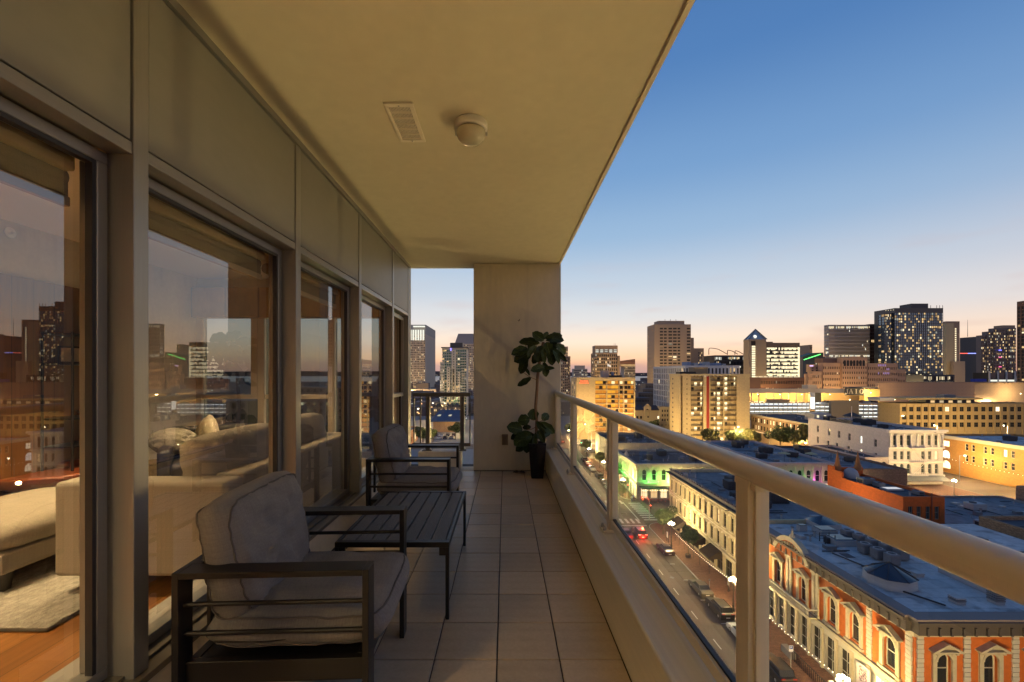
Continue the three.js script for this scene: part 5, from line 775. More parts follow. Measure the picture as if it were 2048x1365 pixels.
function car(label, color, x, d, kind = 'sedan', lights = 0, turn = 0) {
  const t = thing('parked_car', label, 'car', [x, G, -d], undefined, turn), suv = kind === 'suv', W = 0.9, H = suv ? 1.68 : 1.44;
  const bodyM = M(...color, 0.3, { clearcoat: 1, clearcoatRoughness: 0.06, metalness: 0.3 }), s = new THREE.Shape();
  const P = suv ? [[2.25, 0.35], [2.3, 0.7], [2.22, 1.02], [1.2, 1.06], [-0.9, 1.12], [-2.0, 0.98], [-2.28, 0.72], [-2.28, 0.34]] : [[2.22, 0.36], [2.3, 0.62], [2.24, 0.9], [1.6, 0.98], [0.2, 0.96], [-0.95, 0.92], [-1.95, 0.78], [-2.26, 0.58], [-2.26, 0.32]];
  s.moveTo(...P[0]); s.splineThru([...P.slice(1), P[P.length - 1]].map((p) => new THREE.Vector2(...p))); s.lineTo(-1.75, 0.22); s.absarc(-1.38, 0.3, 0.37, Math.PI, 0, true); s.lineTo(1.0, 0.22); s.absarc(1.38, 0.3, 0.37, Math.PI, 0, true); s.lineTo(2.22, 0.3);
  const turnX = new THREE.Matrix4().makeRotationY(-Math.PI / 2); // shape x (rear +) -> z
  const g = new THREE.ExtrudeGeometry(s, { depth: 2 * W - 0.2, bevelEnabled: true, bevelSize: 0.08, bevelThickness: 0.1, bevelSegments: 3, curveSegments: 10 }).translate(0, 0, -W + 0.1).applyMatrix4(turnX); mesh('body', g, bodyM, t);
  const c = new THREE.Shape(); (suv ? [[2.1, 1.02], [1.85, 1.62], [-0.3, 1.64], [-1.05, 1.06]] : [[1.75, 0.93], [1.05, 1.38], [-0.15, 1.4], [-1.1, 0.9]]).forEach((p, i) => (i ? c.lineTo(...p) : c.moveTo(...p)));
  mesh('side_glass', new THREE.ExtrudeGeometry(c, { depth: 1.36, bevelEnabled: true, bevelSize: 0.05, bevelThickness: 0.12, bevelSegments: 3 }).translate(0, 0, -0.68).applyMatrix4(turnX), c4.pane, t);
  const rf = new MB(); rf.rbox(-0.66, H - 0.04, suv ? -0.35 : -0.2, 0.66, H + 0.02, suv ? 1.85 : 1.05, 0.025); rf.build('roof', bodyM, t);
  for (const x2 of [-0.74, 0.74]) { new MB().rod(V(x2 * 0.93, H - 0.02, suv ? -0.33 : -0.18), V(x2 * 1.02, 0.94, suv ? -1.05 : -1.1), 0.035, 0.04, 5).build('pillar', bodyM, t); new MB().rod(V(x2 * 0.93, H - 0.02, suv ? 1.82 : 1.05), V(x2 * 1.02, 0.96, suv ? 2.1 : 1.72), 0.04, 0.06, 5).build('pillar', bodyM, t); new MB().rod(V(x2 * 0.96, H - 0.02, 0.5), V(x2 * 1.06, 0.95, 0.52), 0.03, 0.03, 5).build('pillar', bodyM, t); new MB().rbox(x2 * 1.22 - 0.08, 0.93, -0.82, x2 * 1.22 + 0.08, 1.06, -0.68, 0.03).build('mirror', bodyM, t); }
  for (const sx of [-1, 1]) for (const z of [-1.38, 1.38]) { const w = mesh('wheel', new THREE.TorusGeometry(0.24, 0.09, 8, 18).rotateY(Math.PI / 2), c4.gasketT ??= M(0.02, 0.02, 0.02, 0.9), t, T(sx * 0.8, 0.33, z)); mesh('rim', new THREE.CylinderGeometry(0.2, 0.2, 0.1, 14).rotateZ(Math.PI / 2), c4.unitL, w, T(sx * 0.02, 0, 0)); }
  const red = lights ? glow(1, 0.06, 0.03, 7) : M(0.3, 0.02, 0.015, 0.25);
  for (const sx of [-0.62, 0.62]) { new MB().rbox(sx - 0.22, suv ? 0.86 : 0.72, 2.3, sx + 0.22, suv ? 1.1 : 0.86, 2.385, 0.03).build('tail_light', red, t); new MB().rbox(sx - 0.2, 0.58, -2.33, sx + 0.2, 0.7, -2.24, 0.03).build('headlight', c4.white ??= M(0.7, 0.7, 0.68, 0.15), t); }
  new MB().rbox(-0.26, 0.52, 2.37, 0.26, 0.64, 2.39, 0.004).build('number_plate', m.white, t);
  if (lights) { const L = new THREE.PointLight(new THREE.Color(1, 0.06, 0.02), 14); L.position.set(0, 0.7, 2.7); L.castShadow = true; L.shadow.radius = 5; t.add(L); }
  return t;
}
car('dark red sedan parked below the glowing lamp, farthest of the near row', [0.05, 0.02, 0.018], 29.5, 80); car('dark bronze sedan parked left of the black car on the near row', [0.09, 0.075, 0.06], 29.5, 65.6); car('black estate car parked right of the bronze sedan', [0.012, 0.012, 0.014], 29.5, 59.8, 'suv'); car('white sedan half hidden by the thick railing post', [0.7, 0.7, 0.68], 29.5, 54); car('dark off road car with red tail lights right of the thick railing post', [0.02, 0.018, 0.018], 29.6, 47.6, 'suv'); car('white car at the bottom edge right of the thick railing post', [0.72, 0.72, 0.7], 29.5, 42.2, 'suv');
car('left of two cars waiting at the crossing with red brake lights on', [0.2, 0.02, 0.02], 24.4, 88, 'sedan', 1); car('right of two cars waiting at the crossing with red brake lights on', [0.18, 0.02, 0.02], 27.2, 88, 'suv', 1);
car('white car parked first beyond the crossing', [0.6, 0.6, 0.58], 29.5, 122.5); car('dark car parked second beyond the crossing', [0.02, 0.02, 0.02], 29.5, 129); car('black car parked third beyond the crossing', [0.015, 0.015, 0.015], 29.5, 136, 'suv'); car('pale car parked fourth beyond the crossing', [0.5, 0.5, 0.5], 29.5, 148); car('dark red car parked fifth beyond the crossing', [0.2, 0.03, 0.02], 29.5, 155); car('black car parked sixth beyond the crossing', [0.02, 0.02, 0.02], 29.5, 162, 'suv'); car('car with red tail lights far down the street past the kiosk', [0.1, 0.02, 0.02], 27.2, 206, 'sedan', 1);
for (let i = 0; i < 10; i++) { const x = -39 + (i % 5) * 3.1, d = 217 + Math.floor(i / 5) * 9; car(['silver', 'dark blue', 'white', 'black', 'grey'][i % 5] + ' car in the ' + (i < 5 ? 'near' : 'far') + ' row of the parking lot beyond the end railing', [[0.4, 0.4, 0.42], [0.03, 0.04, 0.09], [0.6, 0.6, 0.6], [0.02, 0.02, 0.02], [0.15, 0.15, 0.16]][i % 5], x, d, i % 3 ? 'sedan' : 'suv'); }

function signal(x, d, h, c, label, armTo) {
  const t = thing('traffic_signal', label, 'traffic light', [x, G + 0.13, -d]);
  new MB().rod(V(0, 0, 0), V(0, h, 0), 0.11, 0.08, 8).tube([V(0, h, 0), V(armTo * 0.3, h + 0.9, 0), V(armTo, h + 1.0, 0)], 0.06, 16, 6).build('pole', c4.unitL, t);
  for (const [px2, py2] of [[0.25, h - 1.2], [armTo, h + 0.6]]) { const hd = new MB().rbox(px2 - 0.17, py2 - 0.5, -0.14, px2 + 0.17, py2 + 0.5, 0.14, 0.03).build('signal_head', c4.dark, t); ['red', 'amber', 'green'].forEach((k, i) => mesh(k + '_lamp', new THREE.CylinderGeometry(0.11, 0.11, 0.04, 12).rotateX(Math.PI / 2), k === c ? (c === 'green' ? glow(0.05, 1, 0.55, 14) : glow(1, 0.06, 0.02, 12)) : c4.dark, hd, T(px2, py2 + 0.31 - i * 0.31, 0.15))); }
  const L = new THREE.PointLight(c === 'green' ? new THREE.Color(0.05, 1, 0.5) : new THREE.Color(1, 0.08, 0.02), c === 'green' ? 90 : 40); L.position.set(armTo, h + 0.6, 0.5); L.castShadow = true; L.shadow.radius = 4; t.add(L);
}
signal(32.2, 97, 4.2, 'red', 'traffic signal with a curved arm at the near crossing, red light on', -1.6); signal(31.8, 183, 5, 'green', 'green traffic signal down the street past the second post', -3.2); signal(32, 114, 4.4, 'red', 'traffic signal beyond the crossing by the green lit building corner', -2.5);
{ // festoon bulbs along the pavement
  const fest = (a, b, n, label) => { const t = thing('string_lights', label, 'string lights'); const pts = []; for (let i = 0; i <= n; i++) { const k = i / n; pts.push(V(a[0] + (b[0] - a[0]) * k, a[1] + (b[1] - a[1]) * k - 0.35 * Math.sin(Math.PI * k), a[2] + (b[2] - a[2]) * k)); } new MB().tube(pts, 0.015, n, 4).build('cable', c4.dark, t); const bg = new THREE.SphereGeometry(0.05, 8, 6), bm = glow(1, 0.82, 0.6, 4); for (const p of pts) mesh('bulb', bg, bm, t, T(p.x, p.y - 0.06, p.z)); };
  fest([31.6, G + 3.3, -80.5], [31.6, G + 4.1, -60.4], 36, 'string of small bulbs along the cream building pavement'); fest([31.6, G + 4.0, -59.6], [31.6, G + 4.3, -40.8], 34, 'string of small bulbs along the orange building pavement'); fest([145.6, G + 5, -146], [145.6, G + 4.2, -112], 30, 'string of small bulbs along the yellow building');
  const hyd = thing('parking_meter', 'grey parking meter at the kerb left of the bronze sedan', 'parking meter', [31.2, G + 0.13, -66.3]); new MB().rod(V(0, 0, 0), V(0, 1.1, 0), 0.035).build('post', c4.unitL, hyd); new MB().rbox(-0.11, 1.08, -0.09, 0.11, 1.42, 0.09, 0.06).build('head', c4.unit, hyd);
  const sg = (x, d, h, c, label, draw) => { const t = thing('street_sign', label, 'sign', [x, G + 0.13, -d]); new MB().rod(V(0, 0, 0), V(0, h, 0), 0.035, 0.035, 6).build('post', c4.unitL, t); const cv = document.createElement('canvas'); cv.width = 64; cv.height = 96; draw(cv.getContext('2d')); const q = new THREE.CanvasTexture(cv); q.colorSpace = THREE.SRGBColorSpace; mesh('plate', new THREE.BoxGeometry(0.46, 0.66, 0.02), M(0.8, 0.8, 0.8, 0.6, { map: q }), t, T(0, h - 0.3, 0.05)); };
  sg(31.3, 47.6, 3.0, 0, 'small white and blue kerb sign beside the patio railing', (x) => { x.fillStyle = '#fff'; x.fillRect(0, 0, 64, 96); x.fillStyle = '#3556b0'; x.fillRect(6, 6, 52, 50); x.fillStyle = '#fff'; x.font = 'bold 44px sans-serif'; x.fillText('P', 18, 46); });
  sg(31.4, 41.9, 3.2, 0, 'white no parking sign near the nearest street lamp', (x) => { x.fillStyle = '#e8e4da'; x.fillRect(0, 0, 64, 96); x.strokeStyle = '#b02418'; x.lineWidth = 6; x.beginPath(); x.arc(32, 36, 22, 0, 7); x.moveTo(17, 20); x.lineTo(48, 52); x.stroke(); x.fillStyle = '#222'; x.font = 'bold 34px sans-serif'; x.fillText('P', 21, 48); });
  const rl = thing('patio_railing', 'dark railing round the pavement patio before the orange building', 'railing'); for (let i = 0; i < 30; i++) new MB().box(32.9, G + 0.13, -41 - i * 0.3, 32.94, G + 1.2, -41.04 - i * 0.3).build('bar', c4.dark, rl); new MB().box(32.88, G + 1.2, -49.8, 32.96, G + 1.26, -41).build('rail', c4.dark, rl); new MB().box(32.7, G + 0.13, -51.5, 33.4, G + 0.9, -49.8).build('plinth', c4.pave, rl);
  const ad = thing('kiosk_sign', 'small framed notice stand on the pavement by the wide street tree', 'sign', [31.6, G + 0.13, -84.5]); for (const z of [-0.4, 0.4]) new MB().box(-0.04, 0, z - 0.04, 0.04, 2, z + 0.04).build('post', c4.dark, ad); new MB().box(-0.03, 0.8, -0.36, 0.03, 1.9, 0.36).build('panel', glow(1, 0.7, 0.3, 0.3), ad);
  const ki = thing('kiosk', 'round kiosk with dark flat roof and white flagpole beside the white low building', 'kiosk', [33.4, G + 0.13, -168]); new MB().lathe([[0.001, 3.2], [2.6, 2.7], [2.7, 2.4], [0.001, 2.4]], 20).build('roof', c4.dark, ki); new MB().add(new THREE.CylinderGeometry(1.4, 1.4, 2.4, 18), T(0, 1.2, 0)).build('wall', c4.trimDim, ki); new MB().rod(V(0, 3.1, 0), V(0, 10, 0), 0.09, 0.06, 8).build('flagpole', m.white, ki);
  // pedestrians: one continuous body each
  const person = (x, d, turn, top, low, label) => {
    const t = thing('person', label, 'person', [x, G + 0.13, -d], undefined, turn);
    const mc = new MarchingCubes(52, new THREE.MeshBasicMaterial(), false, false, 30000), B = [[[0, 1.6, 0.01], [0, 1.7, 0.01], 0.1, 0.105], [[0, 1.45, 0], [0, 1.6, 0], 0.065, 0.06], [[-0.14, 1.4, 0], [0.14, 1.4, 0], 0.09, 0.09], [[0, 1.38, 0], [0, 1.0, 0], 0.16, 0.14], [[0, 1.0, 0], [0, 0.92, 0], 0.15, 0.15], [[-0.09, 0.92, 0], [-0.1, 0.5, 0.06], 0.095, 0.065], [[-0.1, 0.5, 0.06], [-0.1, 0.08, -0.08], 0.062, 0.045], [[-0.1, 0.05, -0.08], [-0.1, 0.05, 0.1], 0.045, 0.04], [[0.09, 0.92, 0], [0.1, 0.5, 0.1], 0.095, 0.065], [[0.1, 0.5, 0.1], [0.1, 0.08, 0.14], 0.062, 0.045], [[0.1, 0.05, 0.14], [0.1, 0.05, 0.3], 0.045, 0.04], [[-0.2, 1.4, 0], [-0.26, 1.1, 0.03], 0.055, 0.045], [[-0.26, 1.1, 0.03], [-0.25, 0.84, 0.12], 0.042, 0.035], [[0.2, 1.4, 0], [0.26, 1.1, -0.03], 0.055, 0.045], [[0.26, 1.1, -0.03], [0.25, 0.84, 0.05], 0.042, 0.035]];
    const n = 52, p = V(), f = mc.field; for (let k = 0; k < n; k++) for (let j = 0; j < n; j++) for (let i = 0; i < n; i++) { p.set((i / n * 2 - 1) * 0.95, (j / n * 2 - 1) * 0.95 + 0.9, (k / n * 2 - 1) * 0.95); let s = 0; for (const [a, b, r0, r1] of B) { const A = V(...a), D = V(...b).sub(A), h = Math.max(0, Math.min(1, p.clone().sub(A).dot(D) / D.lengthSq())), q = p.distanceTo(A.addScaledVector(D, h)) - (r0 + (r1 - r0) * h); s += Math.exp(-q / 0.022); } f[i + j * n + k * n * n] = Math.log(s) * 0.022; }
    mc.isolation = 0; mc.update(); const g = new THREE.BufferGeometry(), c = mc.count, pa = mc.positionArray.slice(0, c * 3), na = mc.normalArray.slice(0, c * 3), ca = new Float32Array(c * 3); for (let i = 0; i < c; i++) { pa[i * 3] *= 0.95; pa[i * 3 + 1] = pa[i * 3 + 1] * 0.95 + 0.9; pa[i * 3 + 2] *= 0.95; const y = pa[i * 3 + 1], hand = Math.abs(pa[i * 3]) > 0.19 && y < 0.95, cc = y > 1.7 ? [0.03, 0.02, 0.015] : y > 1.5 || hand ? [0.45, 0.28, 0.2] : y > 0.98 ? top : y > 0.1 ? low : [0.03, 0.03, 0.03]; ca.set(cc, i * 3); }
    g.setAttribute('position', new THREE.BufferAttribute(pa, 3)); g.setAttribute('normal', new THREE.BufferAttribute(na, 3)); g.setAttribute('color', new THREE.BufferAttribute(ca, 3)); mesh('body', g, M(1, 1, 1, 0.9, { vertexColors: true }), t);
  };
  person(33.0, 111.6, 0.4, [0.15, 0.2, 0.5], [0.05, 0.06, 0.12], 'person in blue walking at the far corner of the crossing'); person(32.2, 110.4, 2.6, [0.45, 0.45, 0.45], [0.08, 0.1, 0.25], 'person in pale top at the far corner of the crossing'); person(33.6, 65.4, 1.2, [0.4, 0.35, 0.3], [0.04, 0.04, 0.04], 'person in pale top on the brick pavement by the awnings');
}
// ---------------------------------------------------------------- the city farther off
const c6 = {
  tan: M(0.43, 0.32, 0.22, 0.85), brown: M(0.38, 0.27, 0.18, 0.85), stone: M(0.62, 0.5, 0.37, 0.85), peach: M(0.6, 0.37, 0.22, 0.85), pale: M(0.56, 0.5, 0.42, 0.85), white: M(0.62, 0.6, 0.56, 0.8),
  dkFrame: M(0.06, 0.06, 0.065, 0.5), glass: M(0.1, 0.1, 0.11, 0.1, { metalness: 0.6 }), glassBlue: M(0.13, 0.2, 0.29, 0.08, { metalness: 0.8 }), glassGrey: M(0.42, 0.37, 0.32, 0.12, { metalness: 0.6 }), glassTeal: M(0.1, 0.2, 0.19, 0.1, { metalness: 0.6 }), dim: M(0.03, 0.025, 0.02, 0.5),
  warm: glow(1, 0.66, 0.28, 0.75, 0.1), warmDim: glow(0.8, 0.5, 0.2, 0.4, 0.1), pale_: glow(1, 0.84, 0.52, 1.0, 0.1), cool: glow(0.95, 0.95, 0.8, 0.85, 0.1), coolDim: glow(0.75, 0.75, 0.6, 0.35, 0.1), amber: glow(1, 0.5, 0.14, 0.7), office: glow(1, 0.86, 0.5, 0.95), officeDim: glow(0.9, 0.7, 0.36, 0.5),
};
const WARM = [c6.warm, c6.pale_, c6.warmDim, c6.warmDim, c6.coolDim, c6.warm], COOL = [c6.pale_, c6.cool, c6.coolDim, c6.coolDim, c6.warm];
function grid(root, F, L, y0, y1, o) {                                  // one face: glass behind, piers and floor bands proud of it, some windows lit
  const { nx, ny, pw = 0.3, sh = 0.35, lit = 0.2, lm = WARM, wall, skip, each, dz = 0.35, band } = o, cw = L / nx, ch = (y1 - y0) / ny;
  const g = new MB(); for (let i = 0; i <= nx; i++) { const u = i * cw, a = Math.max(0, u - pw * cw / 2), b = Math.min(L, u + pw * cw / 2); g.box(a, y0, -dz, b, y1, 0.03); }
  const fm = g.build('pier', wall, root, F); fm.userData.kind = 'stuff';
  const s = new MB(); for (let j = 0; j <= ny; j++) { const v = y0 + j * ch; s.box(0, Math.max(y0, v - sh * ch / 2), -dz, L, Math.min(y1, v + sh * ch / 2), 0); } const sm = s.build('floor_band', o.bandMat ?? wall, root, F); sm.userData.kind = 'stuff';
  const by = new Map();
  for (let j = 0; j < ny; j++) { const rowLit = band ? (rnd() < band ? 0.75 : lit * 0.4) : lit; for (let i = 0; i < nx; i++) { if (skip && skip(i, j)) continue; if (rnd() > rowLit) continue; const mt = lm[Math.floor(rnd() * lm.length)]; if (!by.has(mt)) by.set(mt, new MB()); const f = 0.55 + 0.45 * rnd(), u0 = (i + pw / 2 + 0.02) * cw, u1 = (i + 1 - pw / 2 - 0.02) * cw, v0 = y0 + (j + sh / 2) * ch, v1 = y0 + (j + 1 - sh / 2) * ch; by.get(mt).box(u0, v1 - (v1 - v0) * f, -dz - 0.02, u1, v1, -dz + 0.06); } }
  for (const [mt, b] of by) { if (each) b.each('lit_window', mt, root, F); else { const w = b.build('lit_window', mt, root, F); w.userData.kind = 'stuff'; } }
}
function tower(name, label, o, cat = 'building') {
  const far = o.far ?? (!o.t && !o.near && o.a > PX), d0 = o.d, x0 = X(o.a, far ? d0 + (o.D ?? 25) : d0), x1 = X(o.b, d0), D = o.D ?? 25, d1 = d0 + D, h = Y(o.top, d0) - G, base = o.base ?? 0, t = o.t ?? thing(name, label, cat);
  box('body', o.glass ?? c6.glass, t, x0 + 0.36, G + base, -d1 + 0.3, x1 - 0.36, G + h - 0.1, -d0 - 0.36);
  new MB().box(x0, G + h - (o.crown ?? 1.2), -d1, x1, G + h, -d0 - 0.001).build('roof', o.roof ?? o.wall, t);
  if (o.front !== false) grid(t, faceF(x0, d0), x1 - x0, base, h - (o.crown ?? 1.2), { ...o, ...o.front });
  if (o.side && x0 > 0) grid(t, faceL(x0, d1), D, base, h - (o.crown ?? 1.2), { ...o, ...o.side }); else if (x0 > 0) box('side_wall', o.sideMat ?? o.wall, t, x0, G + base, -d1, x0 + 0.3, G + h - (o.crown ?? 1.2), -d0 - 0.37);
  if (x1 < 0) { if (o.side) grid(t, faceR(x1, d0), D, base, h - (o.crown ?? 1.2), { ...o, ...o.side }); else box('side_wall', o.sideMat ?? o.wall, t, x1 - 0.3, G + base, -d1, x1, G + h - (o.crown ?? 1.2), -d0 - 0.37); }
  return t;
}
const pbox = (t, name, mat, a, b, top, bot, d, D = 10) => box(name, mat, t, X(a, d), Y(bot, d), -d - D, X(b, d), Y(top, d), -d);   // a part given by its edges in the photo at a depth

// yellow hotel with balconies
{
  const d = 215, t = thing('yellow_hotel', 'hotel with mustard lit balconies and a blank wall carrying a small red sign', 'building'), hm = M(0.62, 0.46, 0.24, 0.85, { map: tSpeck }), top = 755.5;
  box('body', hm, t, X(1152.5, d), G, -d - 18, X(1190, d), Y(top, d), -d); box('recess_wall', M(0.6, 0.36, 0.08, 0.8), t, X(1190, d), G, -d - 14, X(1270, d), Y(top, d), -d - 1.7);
  for (let j = 0; j < 12; j++) for (const q of [4.5, 11]) box(rnd() < 0.12 ? 'lit_window' : 'window', rnd() < 0.12 ? c6.warm : c6.dim, t, X(1152.5, d) - 0.05, Y(770 + j * 9.35, d), -d - q - 1, X(1152.5, d) - 0.01, Y(764.5 + j * 9.35, d), -d - q + 1);
  box('parapet', hm, t, X(1190, d), Y(762, d), -d - 1.75, X(1270, d), Y(top, d), -d);
  for (const [a, b] of [[1190, 1190.6], [1213.2, 1214.8], [1238, 1239.2], [1247, 1248.4], [1268.6, 1270.4]]) pbox(t, 'pier', hm, a, b, 762, 888, d - 0.03, 1.76);
  const lw = glow(1, 0.46, 0.03, 0.78, 0.02), lw2 = glow(1, 0.37, 0.03, 0.6, 0.02), wl = glow(1, 0.8, 0.4, 1.1, 0.1), rail = M(0.16, 0.07, 0.03, 0.7);
  for (let j = 0; j < 13; j++) {
    const y = 762 + j * 9.35; pbox(t, 'balcony_slab', hm, 1190.6, 1268.6, y + 8.2, y + 9.35, d, 1.7);
    for (const [a, b] of [[1190.8, 1213], [1215, 1237.8], [1239.4, 1246.8], [1248.6, 1268.4]]) {
      pbox(t, 'balcony_rail', rail, a, b, y + 5.9, y + 6.3, d + 0.02, 0.08); pbox(t, 'balcony_panel', rail, a, b, y + 6.7, y + 8.1, d + 0.04, 0.05);
      const n = Math.max(1, Math.round((b - a) / 7)), w = (b - a) / n; for (let k = 0; k < n; k++) { const q = rnd(); pbox(t, q < 0.14 ? 'dark_door' : 'lit_window', q < 0.14 ? c6.dim : q < 0.2 ? wl : q < 0.6 ? lw2 : lw, a + k * w + 0.5, a + (k + 1) * w - 0.5, y + 0.8, y + 7.4, d + 1.62, 0.05); }
    }
  }
  const cv = document.createElement('canvas'); cv.width = 256; cv.height = 96; const x = cv.getContext('2d'); x.fillStyle = '#000'; x.fillRect(0, 0, 256, 96); x.fillStyle = '#ff5a2c'; x.font = 'bold 44px serif'; x.textAlign = 'center'; x.fillText('San Diego', 128, 42); x.fillText('Hotel Suites', 128, 86);
  const q = new THREE.CanvasTexture(cv); q.colorSpace = THREE.SRGBColorSpace; const sm = M(0.5, 0.25, 0.13, 0.8); sm.emissive.setRGB(1, 1, 1); sm.emissiveMap = q; sm.emissiveIntensity = 2.2;
  mesh('sign_light', new THREE.PlaneGeometry(X(1178, d) - X(1159.5, d), 2.1), sm, t, T(X(1168.5, d), Y(764.5, d), -d + 0.05));
  pbox(t, 'roof_house', M(0.4, 0.3, 0.26, 0.9), 1206, 1219, 741.5, 755.4, d + 4, 6); pbox(t, 'roof_tank', M(0.1, 0.16, 0.3, 0.6), 1224, 1228, 744, 755.4, d + 4, 2); pbox(t, 'roof_plant', c6.dim, 1219, 1244, 751, 755.4, d + 3, 5);
  const fl = thing('flag', 'white lit flag on a pole above the yellow hotel roof', 'flag', [X(1215, d + 6), 0, -d - 6]); new MB().rod(V(0, Y(755, d + 6), 0), V(0, Y(727, d + 6), 0), 0.08).build('pole', m.white, fl); { const s = new THREE.Shape(); s.moveTo(0, 0); s.lineTo(1.8, -1.1); s.lineTo(1.7, -1.9); s.lineTo(0, -1.3); mesh('cloth', new THREE.ExtrudeGeometry(s, { depth: 0.05, bevelEnabled: false }), glow(0.9, 0.88, 0.8, 0.4, 0.7), fl, T(0, Y(727.5, d + 6), 0)); }
}
// cream hotel with a red stripe
{
  const d = 204, t = thing('cream_hotel', 'cream slab hotel with rows of balconies and one dark red vertical stripe', 'building'), hm = M(0.6, 0.47, 0.25, 0.85, { map: tSpeck }), B = 892, top = 751.5;
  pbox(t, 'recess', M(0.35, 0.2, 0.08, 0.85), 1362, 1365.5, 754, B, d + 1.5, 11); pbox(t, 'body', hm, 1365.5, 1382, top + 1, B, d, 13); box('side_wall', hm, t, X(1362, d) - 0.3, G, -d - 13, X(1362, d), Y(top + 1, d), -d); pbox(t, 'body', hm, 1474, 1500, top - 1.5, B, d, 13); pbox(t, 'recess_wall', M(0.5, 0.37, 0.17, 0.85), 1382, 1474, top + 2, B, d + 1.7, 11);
  pbox(t, 'roof_slab', hm, 1361, 1500.5, 748.5, 752.2, d - 0.1, 14); pbox(t, 'roof_house', M(0.3, 0.22, 0.12, 0.9), 1388, 1416, 735, 748.3, d + 3, 6); pbox(t, 'roof_plant', c6.dim, 1360, 1392, 744, 748.3, d + 2, 5); pbox(t, 'red_stripe', M(0.28, 0.02, 0.012, 0.7), 1413.4, 1419, 753, B, d + 0.3, 1.3); pbox(t, 'pier', hm, 1407, 1413.2, 753, B, d, 1.6); pbox(t, 'pier', hm, 1419.2, 1421, 753, B, d, 1.6); pbox(t, 'pier', hm, 1447.2, 1449, 753, B, d, 1.6); for (const a of [1434, 1461]) pbox(t, 'fin', hm, a, a + 0.5, 753, B, d + 0.1, 1.5);
  const rail = M(0.12, 0.09, 0.05, 0.7), wl = glow(1, 0.86, 0.5, 1.1), cur = M(0.55, 0.45, 0.26, 0.8);
  for (let j = 0; j < 12; j++) { const y = 754 + j * 9.95;
    for (const [a, b] of [[1382, 1407], [1421, 1447.2], [1449, 1474]]) { pbox(t, 'balcony_slab', hm, a, b, y + 9.1, y + 9.95, d - 0.05, 1.7); pbox(t, 'balcony_rail', rail, a + 0.3, b - 0.3, y + 5.4, y + 5.8, d + 0.04, 0.1); const p = new MB(); for (let x = a + 0.5; x < b - 0.4; x += 0.62) p.box(X(x, d), Y(y + 9.1, d), -d - 0.12, X(x + 0.3, d), Y(y + 5.8, d), -d - 0.06); const pm = p.build('balusters', rail, t); pm.userData.kind = 'stuff';
      for (let k = 0; k < 4; k++) { const w = (b - a) / 4, q = rnd(), lit = (k === 3 && a < 1400) || (k === 2 && a > 1415 && a < 1440) ? 0.7 : k === 0 && a > 1445 ? 0.6 : 0.06; pbox(t, q < lit ? 'lit_window' : 'window', q < lit ? wl : q > 0.85 ? c6.dim : cur, a + k * w + 0.6, a + (k + 1) * w - 0.6, y + 1.2, y + 8.6, d + 1.62, 0.05); } }
    box('window', c6.dim, t, X(1362, d) - 0.35, Y(y + 6.4, d), -d - 9.6, X(1362, d) - 0.31, Y(y + 3, d), -d - 8.4); for (const x of [1374.2]) pbox(t, 'window', c6.dim, x - 0.7, x + 0.7, y + 3, y + 6.4, d - 0.04, 0.05); pbox(t, 'window', c6.dim, 1362.3, 1365, y + 2, y + 8, d + 1.4, 0.08); }
  for (const a of [1386, 1424, 1432, 1440, 1452, 1462]) pbox(t, 'lit_window', glow(1, 0.84, 0.5, 1.2), a, a + 6, 876, 888, d - 0.06, 0.06);
}
